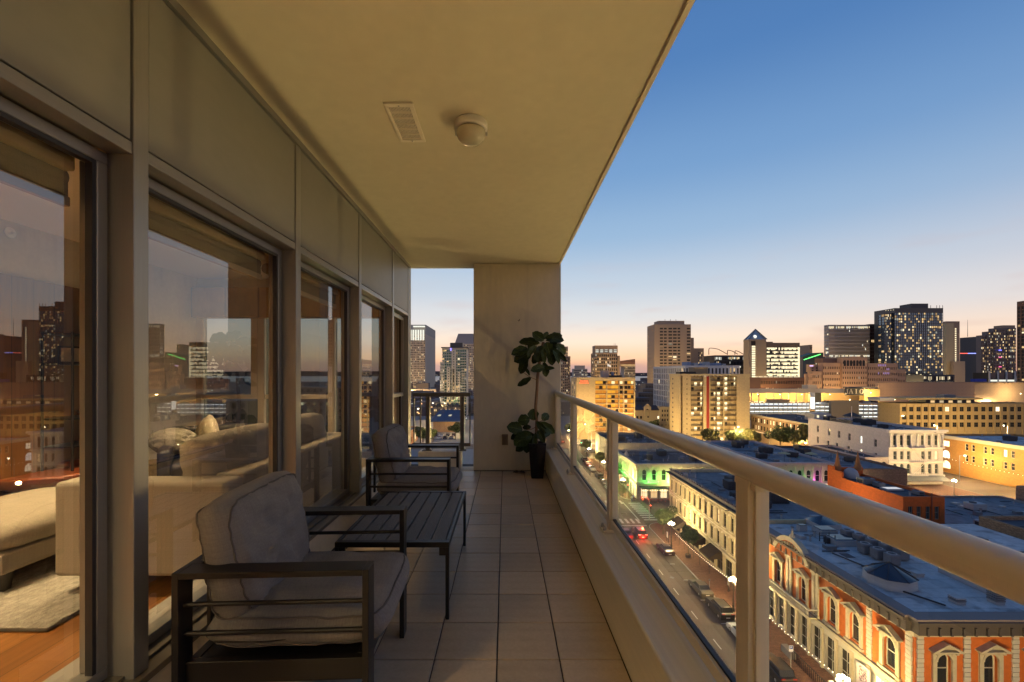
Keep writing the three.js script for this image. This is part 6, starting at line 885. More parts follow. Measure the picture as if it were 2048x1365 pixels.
// white gridded building behind it
{
  const t = tower('white_grid_building', 'white building with a grid of tall narrow windows between the two hotels', { near: true, d: 222, a: 1371, b: 1480, top: 731.5, D: 48, wall: c6.white, nx: 15, ny: 10, pw: 0.5, sh: 0.22, lit: 0.08, side: { nx: 17, ny: 11, pw: 0.4, sh: 0.18, lit: 0.1 }, glass: c6.dim, crown: 1 });
  [[1376, 6], [1388, 9], [1400, 5], [1412, 8], [1432, 10], [1446, 6]].forEach(([a, w], i) => pbox(t, 'roof_plant', i % 2 ? c4.unitL : M(0.2, 0.25, 0.34, 0.7), a, a + w, 724 + (i % 3) * 2, 731.3, 232, 8));
}
{ // cream apartments and the old low blocks
  const d = 236, t = thing('cream_apartments', 'cream apartment house with an arched gable and dark tiled roofs', 'building'), wm = M(0.46, 0.38, 0.24, 0.85), x0 = X(1270, d), x1 = X(1341, d), F = faceF(x0, d), h = Y(820, d) - G, px = (p) => X(p, d) - x0;
  block(t, x0, x1, d, d + 14, h, { wall: wm, roof: c4.roofDark, par: 0.2, front: [...row(1, 2, 4, 4.4, 1.2, 1.5), ...row(1, 2, 4, 8, 1.2, 1.5), ...row(12.4, 2, 4, 4.4, 1.2, 1.5), ...row(12.4, 2, 4, 8, 1.2, 1.5)], lit: 0.2 });
  const s = new THREE.Shape(); s.moveTo(0, 0); s.lineTo(3.8, 0); s.lineTo(3.8, h + 1.5); s.lineTo(1.9, h + 3.4); s.lineTo(0, h + 1.5); const hp = new THREE.Path(); hp.setFromPoints(outline(new THREE.Shape(), 2, 5, true).getPoints(10).map((p) => new THREE.Vector2(p.x + 1.9, p.y + h - 4.4))); s.holes.push(hp); mesh('gable', new THREE.ExtrudeGeometry(s, { depth: 1.2, bevelEnabled: false }), wm, t, F.clone().multiply(T(px(1287), 0, 0.05)));
  for (const [a, b] of [[1270, 1287], [1302, 1318]]) { const q = new THREE.Shape(); q.moveTo(0, 0); q.lineTo(5, 2.2); q.lineTo(5, 2); q.lineTo(0, -0.3); mesh('tiled_roof', new THREE.ExtrudeGeometry(q, { depth: X(b, d) - X(a, d), bevelEnabled: false }).rotateY(Math.PI / 2), c4.slate, t, T(X(a, d), G + h, -d + 0.6)); }
  pbox(t, 'wing', wm, 1320, 1341, 814, 850, d - 1, 6); for (let i = 0; i < 3; i++) for (const y of [820, 829, 838]) pbox(t, 'window', c6.dim, 1324 + i * 5, 1326.6 + i * 5, y, y + 4.5, d - 1.06, 0.05);
  const o = thing('old_brick_block', 'dark stepped old block below the tall brown tower', 'building'); for (const [a, b, y0, d2] of [[1277, 1308, 786, 300], [1286, 1312, 778, 318], [1291, 1312, 768, 330], [1271, 1300, 796, 290]]) { pbox(o, 'wall', M(0.14, 0.12, 0.11, 0.9), a, b, y0, 860, d2, 10); for (let x = a + 1; x < b - 1.5; x += 3) pbox(o, 'window', c6.dim, x, x + 1.4, y0 + 4, y0 + 8, d2 - 0.06, 0.05); }
}
// tall towers
{
  const t = tower('brown_tower', 'tallest brown tower with strips of dark windows left of centre of the skyline', { near: true, d: 478, a: 1309, b: 1382, top: 649, D: 24, wall: c6.tan, glass: c6.dim, nx: 8, ny: 24, pw: 0.18, sh: 0.5, lit: 0.08, side: { nx: 6, ny: 24, pw: 0.8, sh: 0.6, lit: 0.02 }, crown: 3 });
  pbox(t, 'crown', c6.tan, 1317, 1369, 642, 649.2, 484, 14); for (const [a, b] of [[1309, 1320], [1334, 1337], [1361, 1374]]) pbox(t, 'pier', c6.tan, a, b, 651, 770, 477.7, 0.6); pbox(t, 'wing', c6.brown, 1382, 1388, 676, 790, 486, 12); pbox(t, 'wing', c6.brown, 1388, 1408, 697, 790, 488, 12); for (let j = 0; j < 8; j++) for (let i = 0; i < 3; i++) pbox(t, 'lit_window', rnd() < 0.4 ? c6.warm : c6.dim, 1397 + i * 3, 1398.6 + i * 3, 705 + j * 5, 707.5 + j * 5, 487.9, 0.06); for (const x of [1330, 1341, 1352]) pbox(t, 'mast', c6.tan, x, x + 0.6, 639, 642, 490, 0.4);
  const u = tower('stepped_tower', 'brown stepped tower with a lit crown behind the yellow hotel', { d: 470, a: 1182, b: 1235, top: 706, D: 22, wall: c6.brown, glass: c6.dim, nx: 11, ny: 14, pw: 0.3, sh: 0.3, lit: 0.2, side: { nx: 4, ny: 14 }, crown: 1 });
  tower('', '', { t: u, d: 474, a: 1190, b: 1235.5, top: 691.5, D: 14, base: Y(706, 474) - G, wall: c6.brown, glass: c6.dim, nx: 5, ny: 2, pw: 0.3, sh: 0.5, lit: 0.85, lm: [c6.cool], crown: 4 }); pbox(u, 'wing', c6.brown, 1235.5, 1240, 712, 790, 475, 12); for (let j = 0; j < 12; j++) pbox(u, 'balcony_slab', c6.brown, 1187, 1194, 716 + j * 5, 717.4 + j * 5, 468.4, 1.6); for (const x of [1228, 1231]) pbox(u, 'mast', c6.white, x, x + 0.5, 687, 691.5, 476, 0.3);
  const w = tower('wedge_tower', 'pale tower with a slanting copper top right of the stepped tower', { d: 540, a: 1241, b: 1271, top: 733, D: 18, wall: c6.stone, glass: c6.dim, nx: 12, ny: 12, pw: 0.35, sh: 0.3, lit: 0.12, crown: 0.6 }); { const L = X(1271, 540) - X(1241, 540), a = Y(722.5, 540), b = Y(718.5, 540), y = Y(733, 540), s = new THREE.Shape(); s.moveTo(0, y); s.lineTo(L, y); s.lineTo(L, b); s.lineTo(0, a); mesh('slanted_top', new THREE.ExtrudeGeometry(s, { depth: 16, bevelEnabled: false }), M(0.42, 0.2, 0.12, 0.7), w, T(X(1241, 540), 0, -557)); for (let i = 0; i < 12; i++) pbox(w, 'crown_light', c6.warm, 1242 + i * 2.4, 1242.8 + i * 2.4, 729, 733, 539.6, 0.3); }
  tower('far_block', 'small pale block low on the skyline at the left of the stepped tower', { d: 760, a: 1144, b: 1175, top: 738, D: 20, wall: c6.stone, glass: c6.dim, nx: 14, ny: 10, pw: 0.4, sh: 0.4, lit: 0.1, lm: COOL }); pbox(scene.children[scene.children.length - 1], 'crown', c6.stone, 1151, 1170, 731.5, 738.2, 762, 12);
  const e = tower('edge_tower', 'brown tower with lit rooms just right of the potted fig', { d: 400, a: 1100, b: 1136, top: 693.5, D: 20, wall: c6.brown, glass: c6.dim, nx: 9, ny: 22, pw: 0.4, sh: 0.35, lit: 0.3, crown: 1.5 }); tower('', '', { t: e, d: 402, a: 1136.2, b: 1141, top: 713, D: 14, wall: c6.brown, glass: c6.dim, nx: 2, ny: 18, pw: 0.4, sh: 0.4, lit: 0.2 });
}
{ // lit office with the glass pyramid
  const d = 400, t = thing('lit_office', 'office block with brightly lit floors and a stair tower under a glass pyramid', 'building'), tm = M(0.42, 0.32, 0.2, 0.85);
  pbox(t, 'tower_wall', tm, 1498, 1502.5, 682, 765, d, 9); pbox(t, 'tower_wall', tm, 1512.5, 1533, 682, 765, d, 9); pbox(t, 'tower_core', c6.dim, 1502.5, 1512.5, 682, 765, d + 1.2, 7); for (let j = 0; j < 14; j++) pbox(t, 'lit_window', c6.pale_, 1504, 1511, 692 + j * 4.6, 695.6 + j * 4.6, d + 1.1, 0.1); pbox(t, 'cap', tm, 1498, 1532.5, 679, 682.2, d - 0.3, 9.4);
  const r = (X(1532, d) - X(1489, d)) / 2 * 1.414, py = new THREE.ConeGeometry(r, Y(657.5, d) - Y(679, d), 4, 4).rotateY(Math.PI / 4); py.scale(0.84, 1, 0.46); mesh('pyramid_glass', py, M(0.5, 0.48, 0.42, 0.2, { metalness: 0.5 }), t, T(X(1517, d), (Y(657.5, d) + Y(679, d)) / 2, -d - 4.6)); mesh('pyramid_light', new THREE.SphereGeometry(1.6, 12, 8), glow(1, 0.95, 0.8, 0.9), t, T(X(1512, d), Y(673.5, d), -d - 1.6));
  for (let i = 0; i < 4; i++) { const a = Math.PI / 4 + i * Math.PI / 2; new MB().rod(V(r * 0.84 * Math.sin(a), 0, r * 0.46 * Math.cos(a)), V(0, Y(657.5, d) - Y(679, d), 0), 0.25, 0.25, 5).build('pyramid_bar', c6.dkFrame, t, T(X(1517, d), Y(679, d), -d - 4.6)); }
  pbox(t, 'roof_storey', M(0.2, 0.14, 0.09, 0.8), 1533, 1600, 686, 694.5, d + 1, 24); pbox(t, 'roof_storey', M(0.2, 0.14, 0.09, 0.8), 1533, 1546, 684, 686, d + 2, 12); pbox(t, 'body', c6.dim, 1533, 1599, 694.5, 760, d + 1.2, 24);
  const oF = faceF(X(1533, d), d); for (let j = 0; j < 8; j++) { const y = 695 + j * 7.45; for (let i = 0; i < 22; i++) { const q = rnd(); if (q < 0.93) pbox(t, 'lit_window', q < 0.12 ? c6.officeDim : q < 0.6 ? c6.office : c6.pale_, 1534 + i * 2.95, 1536.6 + i * 2.95, y + 0.6, y + (q < 0.3 ? 3.8 : 5.6), d + 1.0, 0.12); } pbox(t, 'floor_band', c6.dkFrame, 1533, 1599.5, y + 6.1, y + 7.45, d, 1.2); } pbox(t, 'corner_pier', c6.office, 1597.5, 1600, 695, 755, d - 0.1, 1.2);
  const b = tower('brown_low_block', 'long dark brown low block under the lit office', { d: 366, a: 1500, b: 1609, top: 755.5, D: 16, wall: M(0.2, 0.1, 0.06, 0.85), glass: c6.dim, nx: 26, ny: 3, pw: 0.45, sh: 0.55, lit: 0.12, lm: COOL, base: 10 }); for (let i = 0; i < 9; i++) pbox(b, 'lit_window', c6.pale_, 1508 + i * 10, 1516 + i * 10, 753.6, 754.9, 365.5, 0.3);
  const k = tower('roof_truss_building', 'dark glassy building with curved roof trusses left of the glass pyramid', { d: 440, a: 1408, b: 1506, top: 711, D: 24, wall: c6.dkFrame, glass: c6.glass, nx: 26, ny: 11, pw: 0.2, sh: 0.3, lit: 0.4, band: 0.45, lm: COOL });
  for (const [a, b2, y, y2] of [[1418, 1455, 710, 697], [1455, 1476, 710, 701], [1470, 1487, 710, 702]]) new MB().tube([V(X(a, 441), Y(y, 441), -441), V(X(a + 1, 441), Y(y2, 441), -441), V(X((a + b2) / 2, 441), Y(y2 + 2, 441), -441), V(X(b2, 441), Y(y - 1, 441), -441)], 0.35, 24, 6).build('roof_truss', M(0.2, 0.06, 0.05, 0.6), k); for (let i = 0; i < 6; i++) pbox(k, 'red_lamp', glow(1, 0.06, 0.04, 2), 1421 + i * 5, 1421.8 + i * 5, 703 + i, 704 + i, 440, 0.3);
}
{ // right half of the skyline
  tower('slab_block', 'dark narrow block right of the lit office', { d: 530, a: 1598, b: 1625, top: 690, D: 20, wall: c6.brown, glass: c6.dim, nx: 6, ny: 16, pw: 0.4, sh: 0.4, lit: 0.2, lm: COOL });
  const g = tower('green_line_block', 'low dark block with a slanting green light line left of the wide grey block', { d: 500, a: 1606, b: 1650, top: 714, D: 20, wall: c6.dkFrame, glass: c6.dim, nx: 10, ny: 10, pw: 0.3, sh: 0.4, lit: 0.15 }); new MB().rod(V(X(1608, 499), Y(720, 499), -498.8), V(X(1641, 499), Y(709, 499), -498.8), 0.45, 0.45, 6).build('green_line_light', glow(0.1, 1, 0.15, 2), g); { const q = new THREE.Shape(), L = X(1650, 500) - X(1606, 500); q.moveTo(0, 0); q.lineTo(L, 0); q.lineTo(L, 5); q.lineTo(L * 0.6, 4.6); mesh('slanted_top', new THREE.ExtrudeGeometry(q, { depth: 12, bevelEnabled: false }), M(0.04, 0.06, 0.04, 0.5), g, T(X(1606, 500), Y(714, 500), -514)); }
  const w = tower('grey_grid_block', 'wide grey glass block with thin lines of lit floors', { d: 505, a: 1648.5, b: 1740, top: 650, D: 7, wall: M(0.45, 0.4, 0.35, 0.5), glass: c6.glassGrey, nx: 44, ny: 21, pw: 0.16, sh: 0.3, lit: 0.06, band: 0.35, lm: [c6.cool, c6.pale_], side: { nx: 3, ny: 21 } });
  tower('', '', { t: w, d: 507, a: 1740.3, b: 1789, top: 648.5, D: 24, wall: M(0.05, 0.035, 0.035, 0.4), glass: M(0.03, 0.02, 0.02, 0.08), nx: 18, ny: 21, pw: 0.1, sh: 0.2, lit: 0.06, band: 0.25, lm: [c6.cool, c6.warm] }); mesh('red_sign_light', new THREE.SphereGeometry(1.5, 10, 8), glow(1, 0.08, 0.02, 2.5), w, T(X(1758, 506), Y(664, 506), -506));
  const b = tower('black_glass_tower', 'tallest blue black glass tower with scattered lit rooms and a roof box', { near: true, d: 468, a: 1790, b: 1887, top: 616.5, D: 26, wall: M(0.04, 0.05, 0.06, 0.3), glass: c6.glassBlue, nx: 25, ny: 34, pw: 0.1, sh: 0.14, lit: 0.26, lm: WARM, crown: 5 });
  tower('', '', { t: b, d: 470, far: true, a: 1756.5, b: 1790, top: 626.5, D: 8, wall: M(0.04, 0.05, 0.06, 0.3), glass: c6.glassBlue, nx: 9, ny: 32, pw: 0.1, sh: 0.14, lit: 0.26, lm: WARM, side: { nx: 2, ny: 32 } }); pbox(b, 'roof_box', c6.dkFrame, 1823, 1857, 607.5, 616.6, 474, 14); for (let i = 0; i < 10; i++) pbox(b, 'roof_lamp', c6.pale_, 1772 + i * 5, 1773 + i * 5, 621 - i * 0.4, 622 - i * 0.4, 469, 0.3); for (const x of [1862, 1874, 1880, 1886]) pbox(b, 'mast', c6.dkFrame, x, x + 0.5, 611, 616.6, 470, 0.3);
  tower('glass_podium', 'low lit glass podium at the foot of the blue black tower', { d: 410, a: 1813, b: 1910, top: 750, D: 18, wall: c6.dkFrame, glass: c6.glass, nx: 22, ny: 2, pw: 0.15, sh: 0.2, lit: 0.55, lm: [c6.officeDim, c6.pale_], base: 20 });
  const s = thing('tan_slab', 'tan blank slab tower with a vertical strip of lights right of the blue black tower', 'building'); pbox(s, 'blank_wall', M(0.56, 0.44, 0.25, 0.85), 1893, 1908, 647, 770, 520, 4); pbox(s, 'cap', c6.brown, 1893, 1920, 643, 647, 520, 4); pbox(s, 'stair_wall', c6.brown, 1908, 1920, 647, 770, 520.2, 4); for (let j = 0; j < 19; j++) pbox(s, 'lit_window', c6.pale_, 1911, 1913.4, 657 + j * 4.3, 659.6 + j * 4.3, 519.9, 0.3); pbox(s, 'annex', c6.tan, 1908, 1931, 723, 770, 515, 4);
  const n = tower('neon_block', 'dark block crossed by a blue and red light line', { d: 560, a: 1920.3, b: 1963, top: 673.5, D: 22, wall: c6.dkFrame, glass: c6.glass, nx: 12, ny: 22, pw: 0.15, sh: 0.25, lit: 0.14, band: 0.3, lm: WARM }); for (let i = 0; i < 20; i++) pbox(n, 'neon_light', i < 8 ? glow(1, 0.12, 0.06, 1.4) : glow(0.25, 0.3, 1, 1.8), 1921 + i * 2, 1922.4 + i * 2, 706.5, 708, 559, 0.3); new MB().rod(V(X(1936, 570), Y(674, 570), -570), V(X(1936, 570), Y(640, 570), -570), 0.3, 0.12, 5).build('antenna', c6.dkFrame, n);
  const c = thing('curved_top_tower', 'grey tower with a stepped curving top and lit rooms near the right edge', 'building'); for (const [a, b2, y, dd] of [[1963.3, 1975, 671, 3], [1975, 1988, 663.5, 2], [1988, 2018, 657, 1], [2018, 2033, 656, 0]]) tower('', '', { t: c, d: 535 + dd, a, b: b2 - 0.1, top: y, D: 6, wall: M(0.17, 0.14, 0.13, 0.6), glass: c6.glass, nx: Math.round((b2 - a) / 3), ny: 24, pw: 0.2, sh: 0.3, lit: 0.3, lm: WARM }); pbox(c, 'roof_house', c6.brown, 2006, 2031, 651, 656.5, 542, 10); for (const y of [700, 714, 733]) pbox(c, 'neon_light', y === 700 ? glow(0.15, 0.15, 1, 2) : glow(1, 0.1, 0.3, 1), 1999, 2004, y, y + 2, 534, 0.4);
  tower('right_brown_tower', 'dark brown tower cut by the right edge of the frame', { d: 330, a: 2034.5, b: 2125, top: 597, D: 16, wall: M(0.14, 0.075, 0.05, 0.7), glass: c6.dim, nx: 14, ny: 30, pw: 0.3, sh: 0.25, lit: 0.05, side: { nx: 6, ny: 30 }, crown: 4 });
  const p = thing('pylon_building', 'low glass hall with pale pylons near the right edge', 'building'); pbox(p, 'body', c6.glass, 1978, 2034, 746, 768, 420, 14); for (const x of [1980, 1997, 2014, 2031]) pbox(p, 'pylon', c6.white, x, x + 1.6, 743, 768, 419, 1); pbox(p, 'lit_window', c6.cool, 1982, 2030, 760, 763.5, 419.8, 0.2); pbox(p, 'blue_awning', M(0.02, 0.05, 0.4, 0.6), 1951, 1974, 758.5, 764, 400, 4);
}
{ // old peach hotel
  const t = thing('peach_hotel', 'old peach masonry hotel with many small windows and a gabled centre', 'building'), d = 376, pm = c6.peach;
  const wing = (a, b, top, nx, ny, dd, o = {}) => tower('', '', { t, d: d + dd, a, b, top, D: 6, wall: pm, glass: c6.dim, nx, ny, pw: 0.52, sh: 0.54, lit: 0.07, crown: 2, dz: 0.25, ...o });
  wing(1625, 1650, 743, 7, 6, 3); wing(1622, 1646, 729.5, 3, 2, 9, { base: Y(744, d + 9) - G }); wing(1646, 1681, 726, 10, 8, 2); pbox(t, 'roof_storey', M(0.3, 0.17, 0.11, 0.9), 1646, 1684, 717, 726, d + 8, 10); wing(1685, 1735, 716, 11, 10, 0); pbox(t, 'gable', pm, 1700, 1722, 713.5, 716.2, d, 12); for (let i = 0; i < 7; i++) { const q = new THREE.Shape(); outline(q, 2.1, 5, true); mesh('arched_window', new THREE.ShapeGeometry(q, 8), c6.dim, t, T(X(1690 + i * 6.3, d), Y(732.5, d), -d + 0.05)); }
  wing(1736, 1796, 727, 16, 8, 2); wing(1796, 1812, 739, 5, 6, 3); for (let i = 0; i < 7; i++) for (let j = 0; j < 3; j++) if (rnd() < 0.7) pbox(t, 'violet_light', glow(0.42, 0.2, 0.75, 0.35), 1757 + i * 3.4, 1758.6 + i * 3.4, 729 + j * 8, 733 + j * 8, d + 1.9, 0.06); pbox(t, 'violet_sign_light', glow(0.7, 0.5, 1, 1.6), 1620, 1627, 731.5, 733, d + 8, 0.3); tower('', '', { t, d: d + 1, a: 1608, b: 1626, top: 748, D: 5, far: true, wall: pm, glass: c6.dim, nx: 3, ny: 5, pw: 0.7, sh: 0.6, lit: 0.02 });
}
{ // shopping centre: long brown wall, lit decks, car park
  const wl = thing('long_brick_wall', 'very long blank brown wall of a shopping centre across the right half', 'building'); pbox(wl, 'wall', M(0.46, 0.3, 0.21, 0.9, { map: tSpeck }), 1757, 1950, 765.5, 830, 300, 3); pbox(wl, 'wall', M(0.42, 0.31, 0.22, 0.9, { map: tSpeck }), 1950.2, 2075, 766.5, 830, 301, 3); pbox(wl, 'coping', M(0.25, 0.18, 0.14, 0.9), 1757, 2075, 764.6, 765.6, 299.8, 3.4);
  const t = thing('shopping_centre', 'open decks of a shopping centre with amber lit walls and a letter panel', 'building'), cr = M(0.52, 0.44, 0.33, 0.85), am = M(0.6, 0.4, 0.18, 0.85), d = 296;
  pbox(t, 'upper_parapet', cr, 1499, 1692, 778, 785, d, 3); pbox(t, 'upper_deck', cr, 1499, 1692, 785, 786.5, d, 20); pbox(t, 'back_wall', am, 1499, 1760, 786.5, 822, d + 14, 2); pbox(t, 'middle_deck', cr, 1499, 1626, 806, 808.5, d - 4, 16); pbox(t, 'ramp', M(0.35, 0.27, 0.17, 0.85), 1533, 1580, 799, 806, d - 2, 2); pbox(t, 'rear_block', cr, 1616, 1634, 770.5, 778, d + 2, 6); pbox(t, 'stair_block', M(0.16, 0.14, 0.09, 0.9), 1630, 1643, 786.5, 808, d - 3, 6);
  for (let i = 0; i < 9; i++) pbox(t, 'column', cr, 1503 + i * 15, 1504.2 + i * 15, 786, 808, d, 0.6); for (let i = 0; i < 26; i++) pbox(t, 'rail_post', am, 1560 + i * 2.4, 1560.5 + i * 2.4, 803, 806, d - 3.8, 0.2);
  const sign = pbox(t, 'letter_panel', M(0.1, 0.09, 0.08, 0.7), 1693, 1729, 776, 791, d - 2, 1.5); { const cv = document.createElement('canvas'); cv.width = 256; cv.height = 96; const x = cv.getContext('2d'); x.fillStyle = '#2c2a26'; x.fillRect(0, 0, 256, 96); x.fillStyle = '#b9ad98'; x.font = 'bold 92px serif'; x.textAlign = 'center'; x.fillText('IA I O', 128, 80); const q = new THREE.CanvasTexture(cv); q.colorSpace = THREE.SRGBColorSpace; mesh('letters', new THREE.PlaneGeometry(X(1728.4, d - 2.2) - X(1693.6, d - 2.2), 4.6), M(1, 1, 1, 0.7, { map: q }), t, T(X(1711, d - 2.2), Y(783.4, d - 2.2), -d + 2.1)); }
  pbox(t, 'lit_entrance', M(0.6, 0.45, 0.15, 0.8), 1729, 1760, 779, 806, d + 2, 4); pbox(t, 'entrance_roof', c6.dkFrame, 1697, 1757, 774.5, 776.5, d, 5);
  const pk = thing('car_park', 'white lit car park decks below the shopping centre', 'building'), wd = M(0.55, 0.55, 0.53, 0.7), tube = glow(0.95, 1, 0.92, 2.2);
  for (const [a, b, y0, n] of [[1500, 1620, 808, 3], [1631, 1664, 806, 3], [1718, 1757, 811, 4]]) for (let j = 0; j < n; j++) { const y = y0 + j * 7.4; pbox(pk, 'deck_edge', wd, a, b, y + 4.6, y + 6.6, 262, 0.5); pbox(pk, 'deck', wd, a, b, y + 6.6, y + 7.4, 262.4, 8); pbox(pk, 'back_wall', wd, a, b, y - 0.8, y + 6.6, 270, 0.4); pbox(pk, 'ceiling_light', tube, a + 1, b - 1, y + 0.3, y + 1.2, 266, 0.5); for (let x = a; x < b; x += 9.5) pbox(pk, 'column', wd, x, x + 1, y - 0.8, y + 6.6, 262.1, 0.4); }
  pbox(pk, 'grey_wall', M(0.2, 0.17, 0.13, 0.9), 1663, 1718, 802, 838, 258, 2); pbox(pk, 'lit_column_light', glow(1, 0.96, 0.86, 1.2), 1624.5, 1630, 795, 818, 259, 1.4); pbox(pk, 'column_cap', wd, 1624, 1630.5, 786, 795, 259, 1.6);
  for (let i = 0; i < 14; i++) { const x = 1652 + i * 7.4; const c = thing('deck_car', ['dark', 'red', 'silver', 'white'][i % 4] + ' car on the open roof deck of the car park, number ' + ['one', 'two', 'three', 'four', 'five', 'six', 'seven', 'eight', 'nine', 'ten', 'eleven', 'twelve', 'thirteen', 'fourteen'][i] + ' from the left', 'car', [X(x, 264), Y(806, 264), -264], 'cars on the open car park deck'); new MB().rbox(-0.9, 0.25, -2, 0.9, 0.85, 2, 0.12).build('body', M(...[[0.03, 0.03, 0.03], [0.2, 0.03, 0.02], [0.4, 0.4, 0.4], [0.6, 0.6, 0.6]][i % 4], 0.3), c); new MB().rbox(-0.75, 0.85, -1, 0.75, 1.35, 1.3, 0.15).build('cabin', c4.pane, c); new MB().rod(V(-0.9, 0.28, 1.2), V(0.9, 0.28, 1.2), 0.28).rod(V(-0.9, 0.28, -1.2), V(0.9, 0.28, -1.2), 0.28).each('axle', c4.dark, c); }
  pbox(pk, 'roof_deck', wd, 1652, 1757, 806, 808, 262, 7);
  const amb = (px, py, dd, k, label) => { const l = thing('flood_light', label, 'light', [X(px, dd), Y(py, dd), -dd]); mesh('lamp', new THREE.SphereGeometry(0.23, 10, 8), glow(1, 0.8, 0.42, 14), l); new MB().rod(V(0, 0.2, 0), V(0, 1.4, 0), 0.08).build('stem', c4.dark, l); const L = new THREE.PointLight(new THREE.Color(1, 0.68, 0.28), k); L.castShadow = true; L.shadow.radius = 12; l.add(L); };
  { const l = thing('flood_light', 'flood light on the blue grey low roof shining at the red orange building', 'light', [63.5, G + 6.4, -86]); new MB().rod(V(0, 0, 0), V(0, 1.2, 0), 0.05).build('stem', c4.dark, l); mesh('lamp', new THREE.SphereGeometry(0.2, 10, 8), glow(1, 0.85, 0.55, 8), l, T(0, 1.35, 0)); const L = new THREE.PointLight(new THREE.Color(1, 0.75, 0.4), 110); L.position.set(0, 1.35, 0); L.castShadow = true; L.shadow.radius = 9; l.add(L); }
  amb(1516, 789.5, d + 4, 700, 'amber flood light under the upper deck, leftmost'); amb(1560, 789.5, d + 4, 700, 'amber flood light under the upper deck, second'); amb(1604, 789.5, d + 4, 700, 'amber flood light under the upper deck, third'); amb(1660, 789.5, d + 4, 700, 'amber flood light under the upper deck, fourth'); amb(1742, 786, d - 3, 500, 'bright amber flood light at the lit entrance right of the letter panel'); amb(2042, 788, 292, 900, 'glaring flood light at the right edge before the long brown wall'); amb(1790, 800, 280, 900, 'amber flood light before the left end of the long brown wall'); amb(1700, 800, 268, 500, 'amber flood light above the cars of the open deck');
}
{ // yellow three storey row building
  const t = thing('ochre_row_building', 'long ochre three storey building with rows of square windows before the brown wall', 'building'), om = M(0.52, 0.37, 0.16, 0.85, { map: tSpeck }), d = 232, x0 = X(1800, d), x1 = X(2080, d), h = Y(807.5, d) - G, ops = [];
  for (let i = 0; i < 19; i++) for (const v of [h - 4.3, h - 8.6, h - 12.6]) ops.push({ u: 2 + i * 3.85, v, w: 2.3, h: 2.5, mv: 1, mh: 1 });
  block(t, x0, x1, d, d + 13.4, h, { wall: om, roof: c4.roofDark, par: 0.8, front: ops, left: [], lit: 0.1, frame: M(0.14, 0.1, 0.06, 0.7) }); const F = faceF(x0, d); for (let i = 0; i < 20; i++) bar(t, 'pier', om, F, i * 3.85 - 0.2, 0, 0, i * 3.85 + 0.35, h, 0.3); for (const v of [h - 5.2, h - 9.4]) bar(t, 'belt_course', om, F, 0, v, 0, x1 - x0, v + 0.3, 0.2);
  pbox(t, 'penthouse', c6.dkFrame, 1852, 1950, 800, 808, d + 8, 10); pbox(t, 'penthouse_roof', om, 1812, 1967, 796.5, 799.8, d + 5, 14); for (let i = 0; i < 5; i++) pbox(t, 'lit_window', i % 2 ? c6.officeDim : c6.warm, 1862 + i * 18, 1870 + i * 18, 801.5, 806, d + 7.9, 0.06); pbox(t, 'roof_plant', c4.unit, 1890, 1912, 790, 796.4, d + 12, 5); pbox(t, 'roof_dome', M(0.4, 0.38, 0.34, 0.8), 1760, 1790, 796, 802.4, d + 6, 8);
  tallLamp(172, 208, 8, 1900, 'tall road light before the ochre row building, left'); tallLamp(205, 206, 8, 1900, 'tall road light before the ochre row building, middle'); tallLamp(238, 206, 8, 1900, 'tall road light before the ochre row building, right');
  const b = thing('brown_window_building', 'long low brown building with two rows of small windows behind the lamp lit trees', 'building'), bm = M(0.42, 0.28, 0.15, 0.85, { map: tSpeck }), B0 = 120, ops2 = []; for (let i = 0; i < 20; i++) for (const v of [9.4, 6]) ops2.push({ u: 1.6 + i * 2.3, v, w: 1.2, h: 2, mh: 1 });
  block(b, B0, 142, 164, 212, 12.9, { wall: bm, roof: c4.roofDark, par: 0.3, left: ops2, front: row(1.5, 2.4, 8, 8.6, 1.3, 2.4).concat(row(1.5, 2.4, 8, 3.6, 1.5, 2.8, { lit: 0.8 })), frontWall: M(0.55, 0.48, 0.34, 0.85), lit: 0.3, litMats: [c4.lit[3], c4.lit[0]], frame: M(0.12, 0.08, 0.05, 0.7) }); bar(b, 'cornice', M(0.5, 0.42, 0.28, 0.85), faceL(B0, 212), 0, 12.2, 0, 48, 12.95, 0.5); bar(b, 'light_strip', glow(1, 0.75, 0.4, 1.2), faceL(B0, 212), 2, 4.9, 0.1, 46, 5.05, 0.2);
  const rh = thing('roof_house', 'small grey roof house on the brown windowed building', 'roof house'); box('wall', c4.unitL, rh, 131, G + 12.6, -190, 138, G + 15.6, -184); for (const x of [132, 135]) box('lit_window', c6.pale_, rh, x, G + 14, -183.98, x + 0.9, G + 15, -183.9); const k2 = thing('roof_pavilion', 'small dark pavilion with pyramid roof on the brown windowed building', 'pavilion'); box('wall', c4.unit, k2, 137, G + 12.6, -176, 141, G + 15.6, -172); new MB().add(new THREE.ConeGeometry(3.4, 1.6, 4).rotateY(Math.PI / 4), T(139, G + 16.4, -174)).build('roof', c4.dark, k2); new MB().rod(V(134, G + 12.6, -168), V(134, G + 20, -168), 0.08).build('mast', m.white, k2);
}
for (const [x, d, k, w] of [[120, 345, 2500, 'before the peach hotel, left'], [215, 352, 2500, 'before the peach hotel, middle'], [285, 352, 2500, 'before the peach hotel, right'], [150, 440, 7000, 'at the foot of the tall brown tower'], [235, 385, 3000, 'at the foot of the lit office'], [370, 440, 7000, 'at the foot of the blue black tower'], [480, 460, 7000, 'at the foot of the tan slab tower'], [80, 420, 6000, 'at the foot of the stepped tower'], [-120, 560, 7000, 'at the foot of the beige hotel tower'], [-40, 300, 1500, 'at the foot of the teal tower'], [335, 300, 4000, 'at the foot of the dark brown tower at the right edge']]) tallLamp(x, d, 12, k, 'tall downtown road light ' + w);
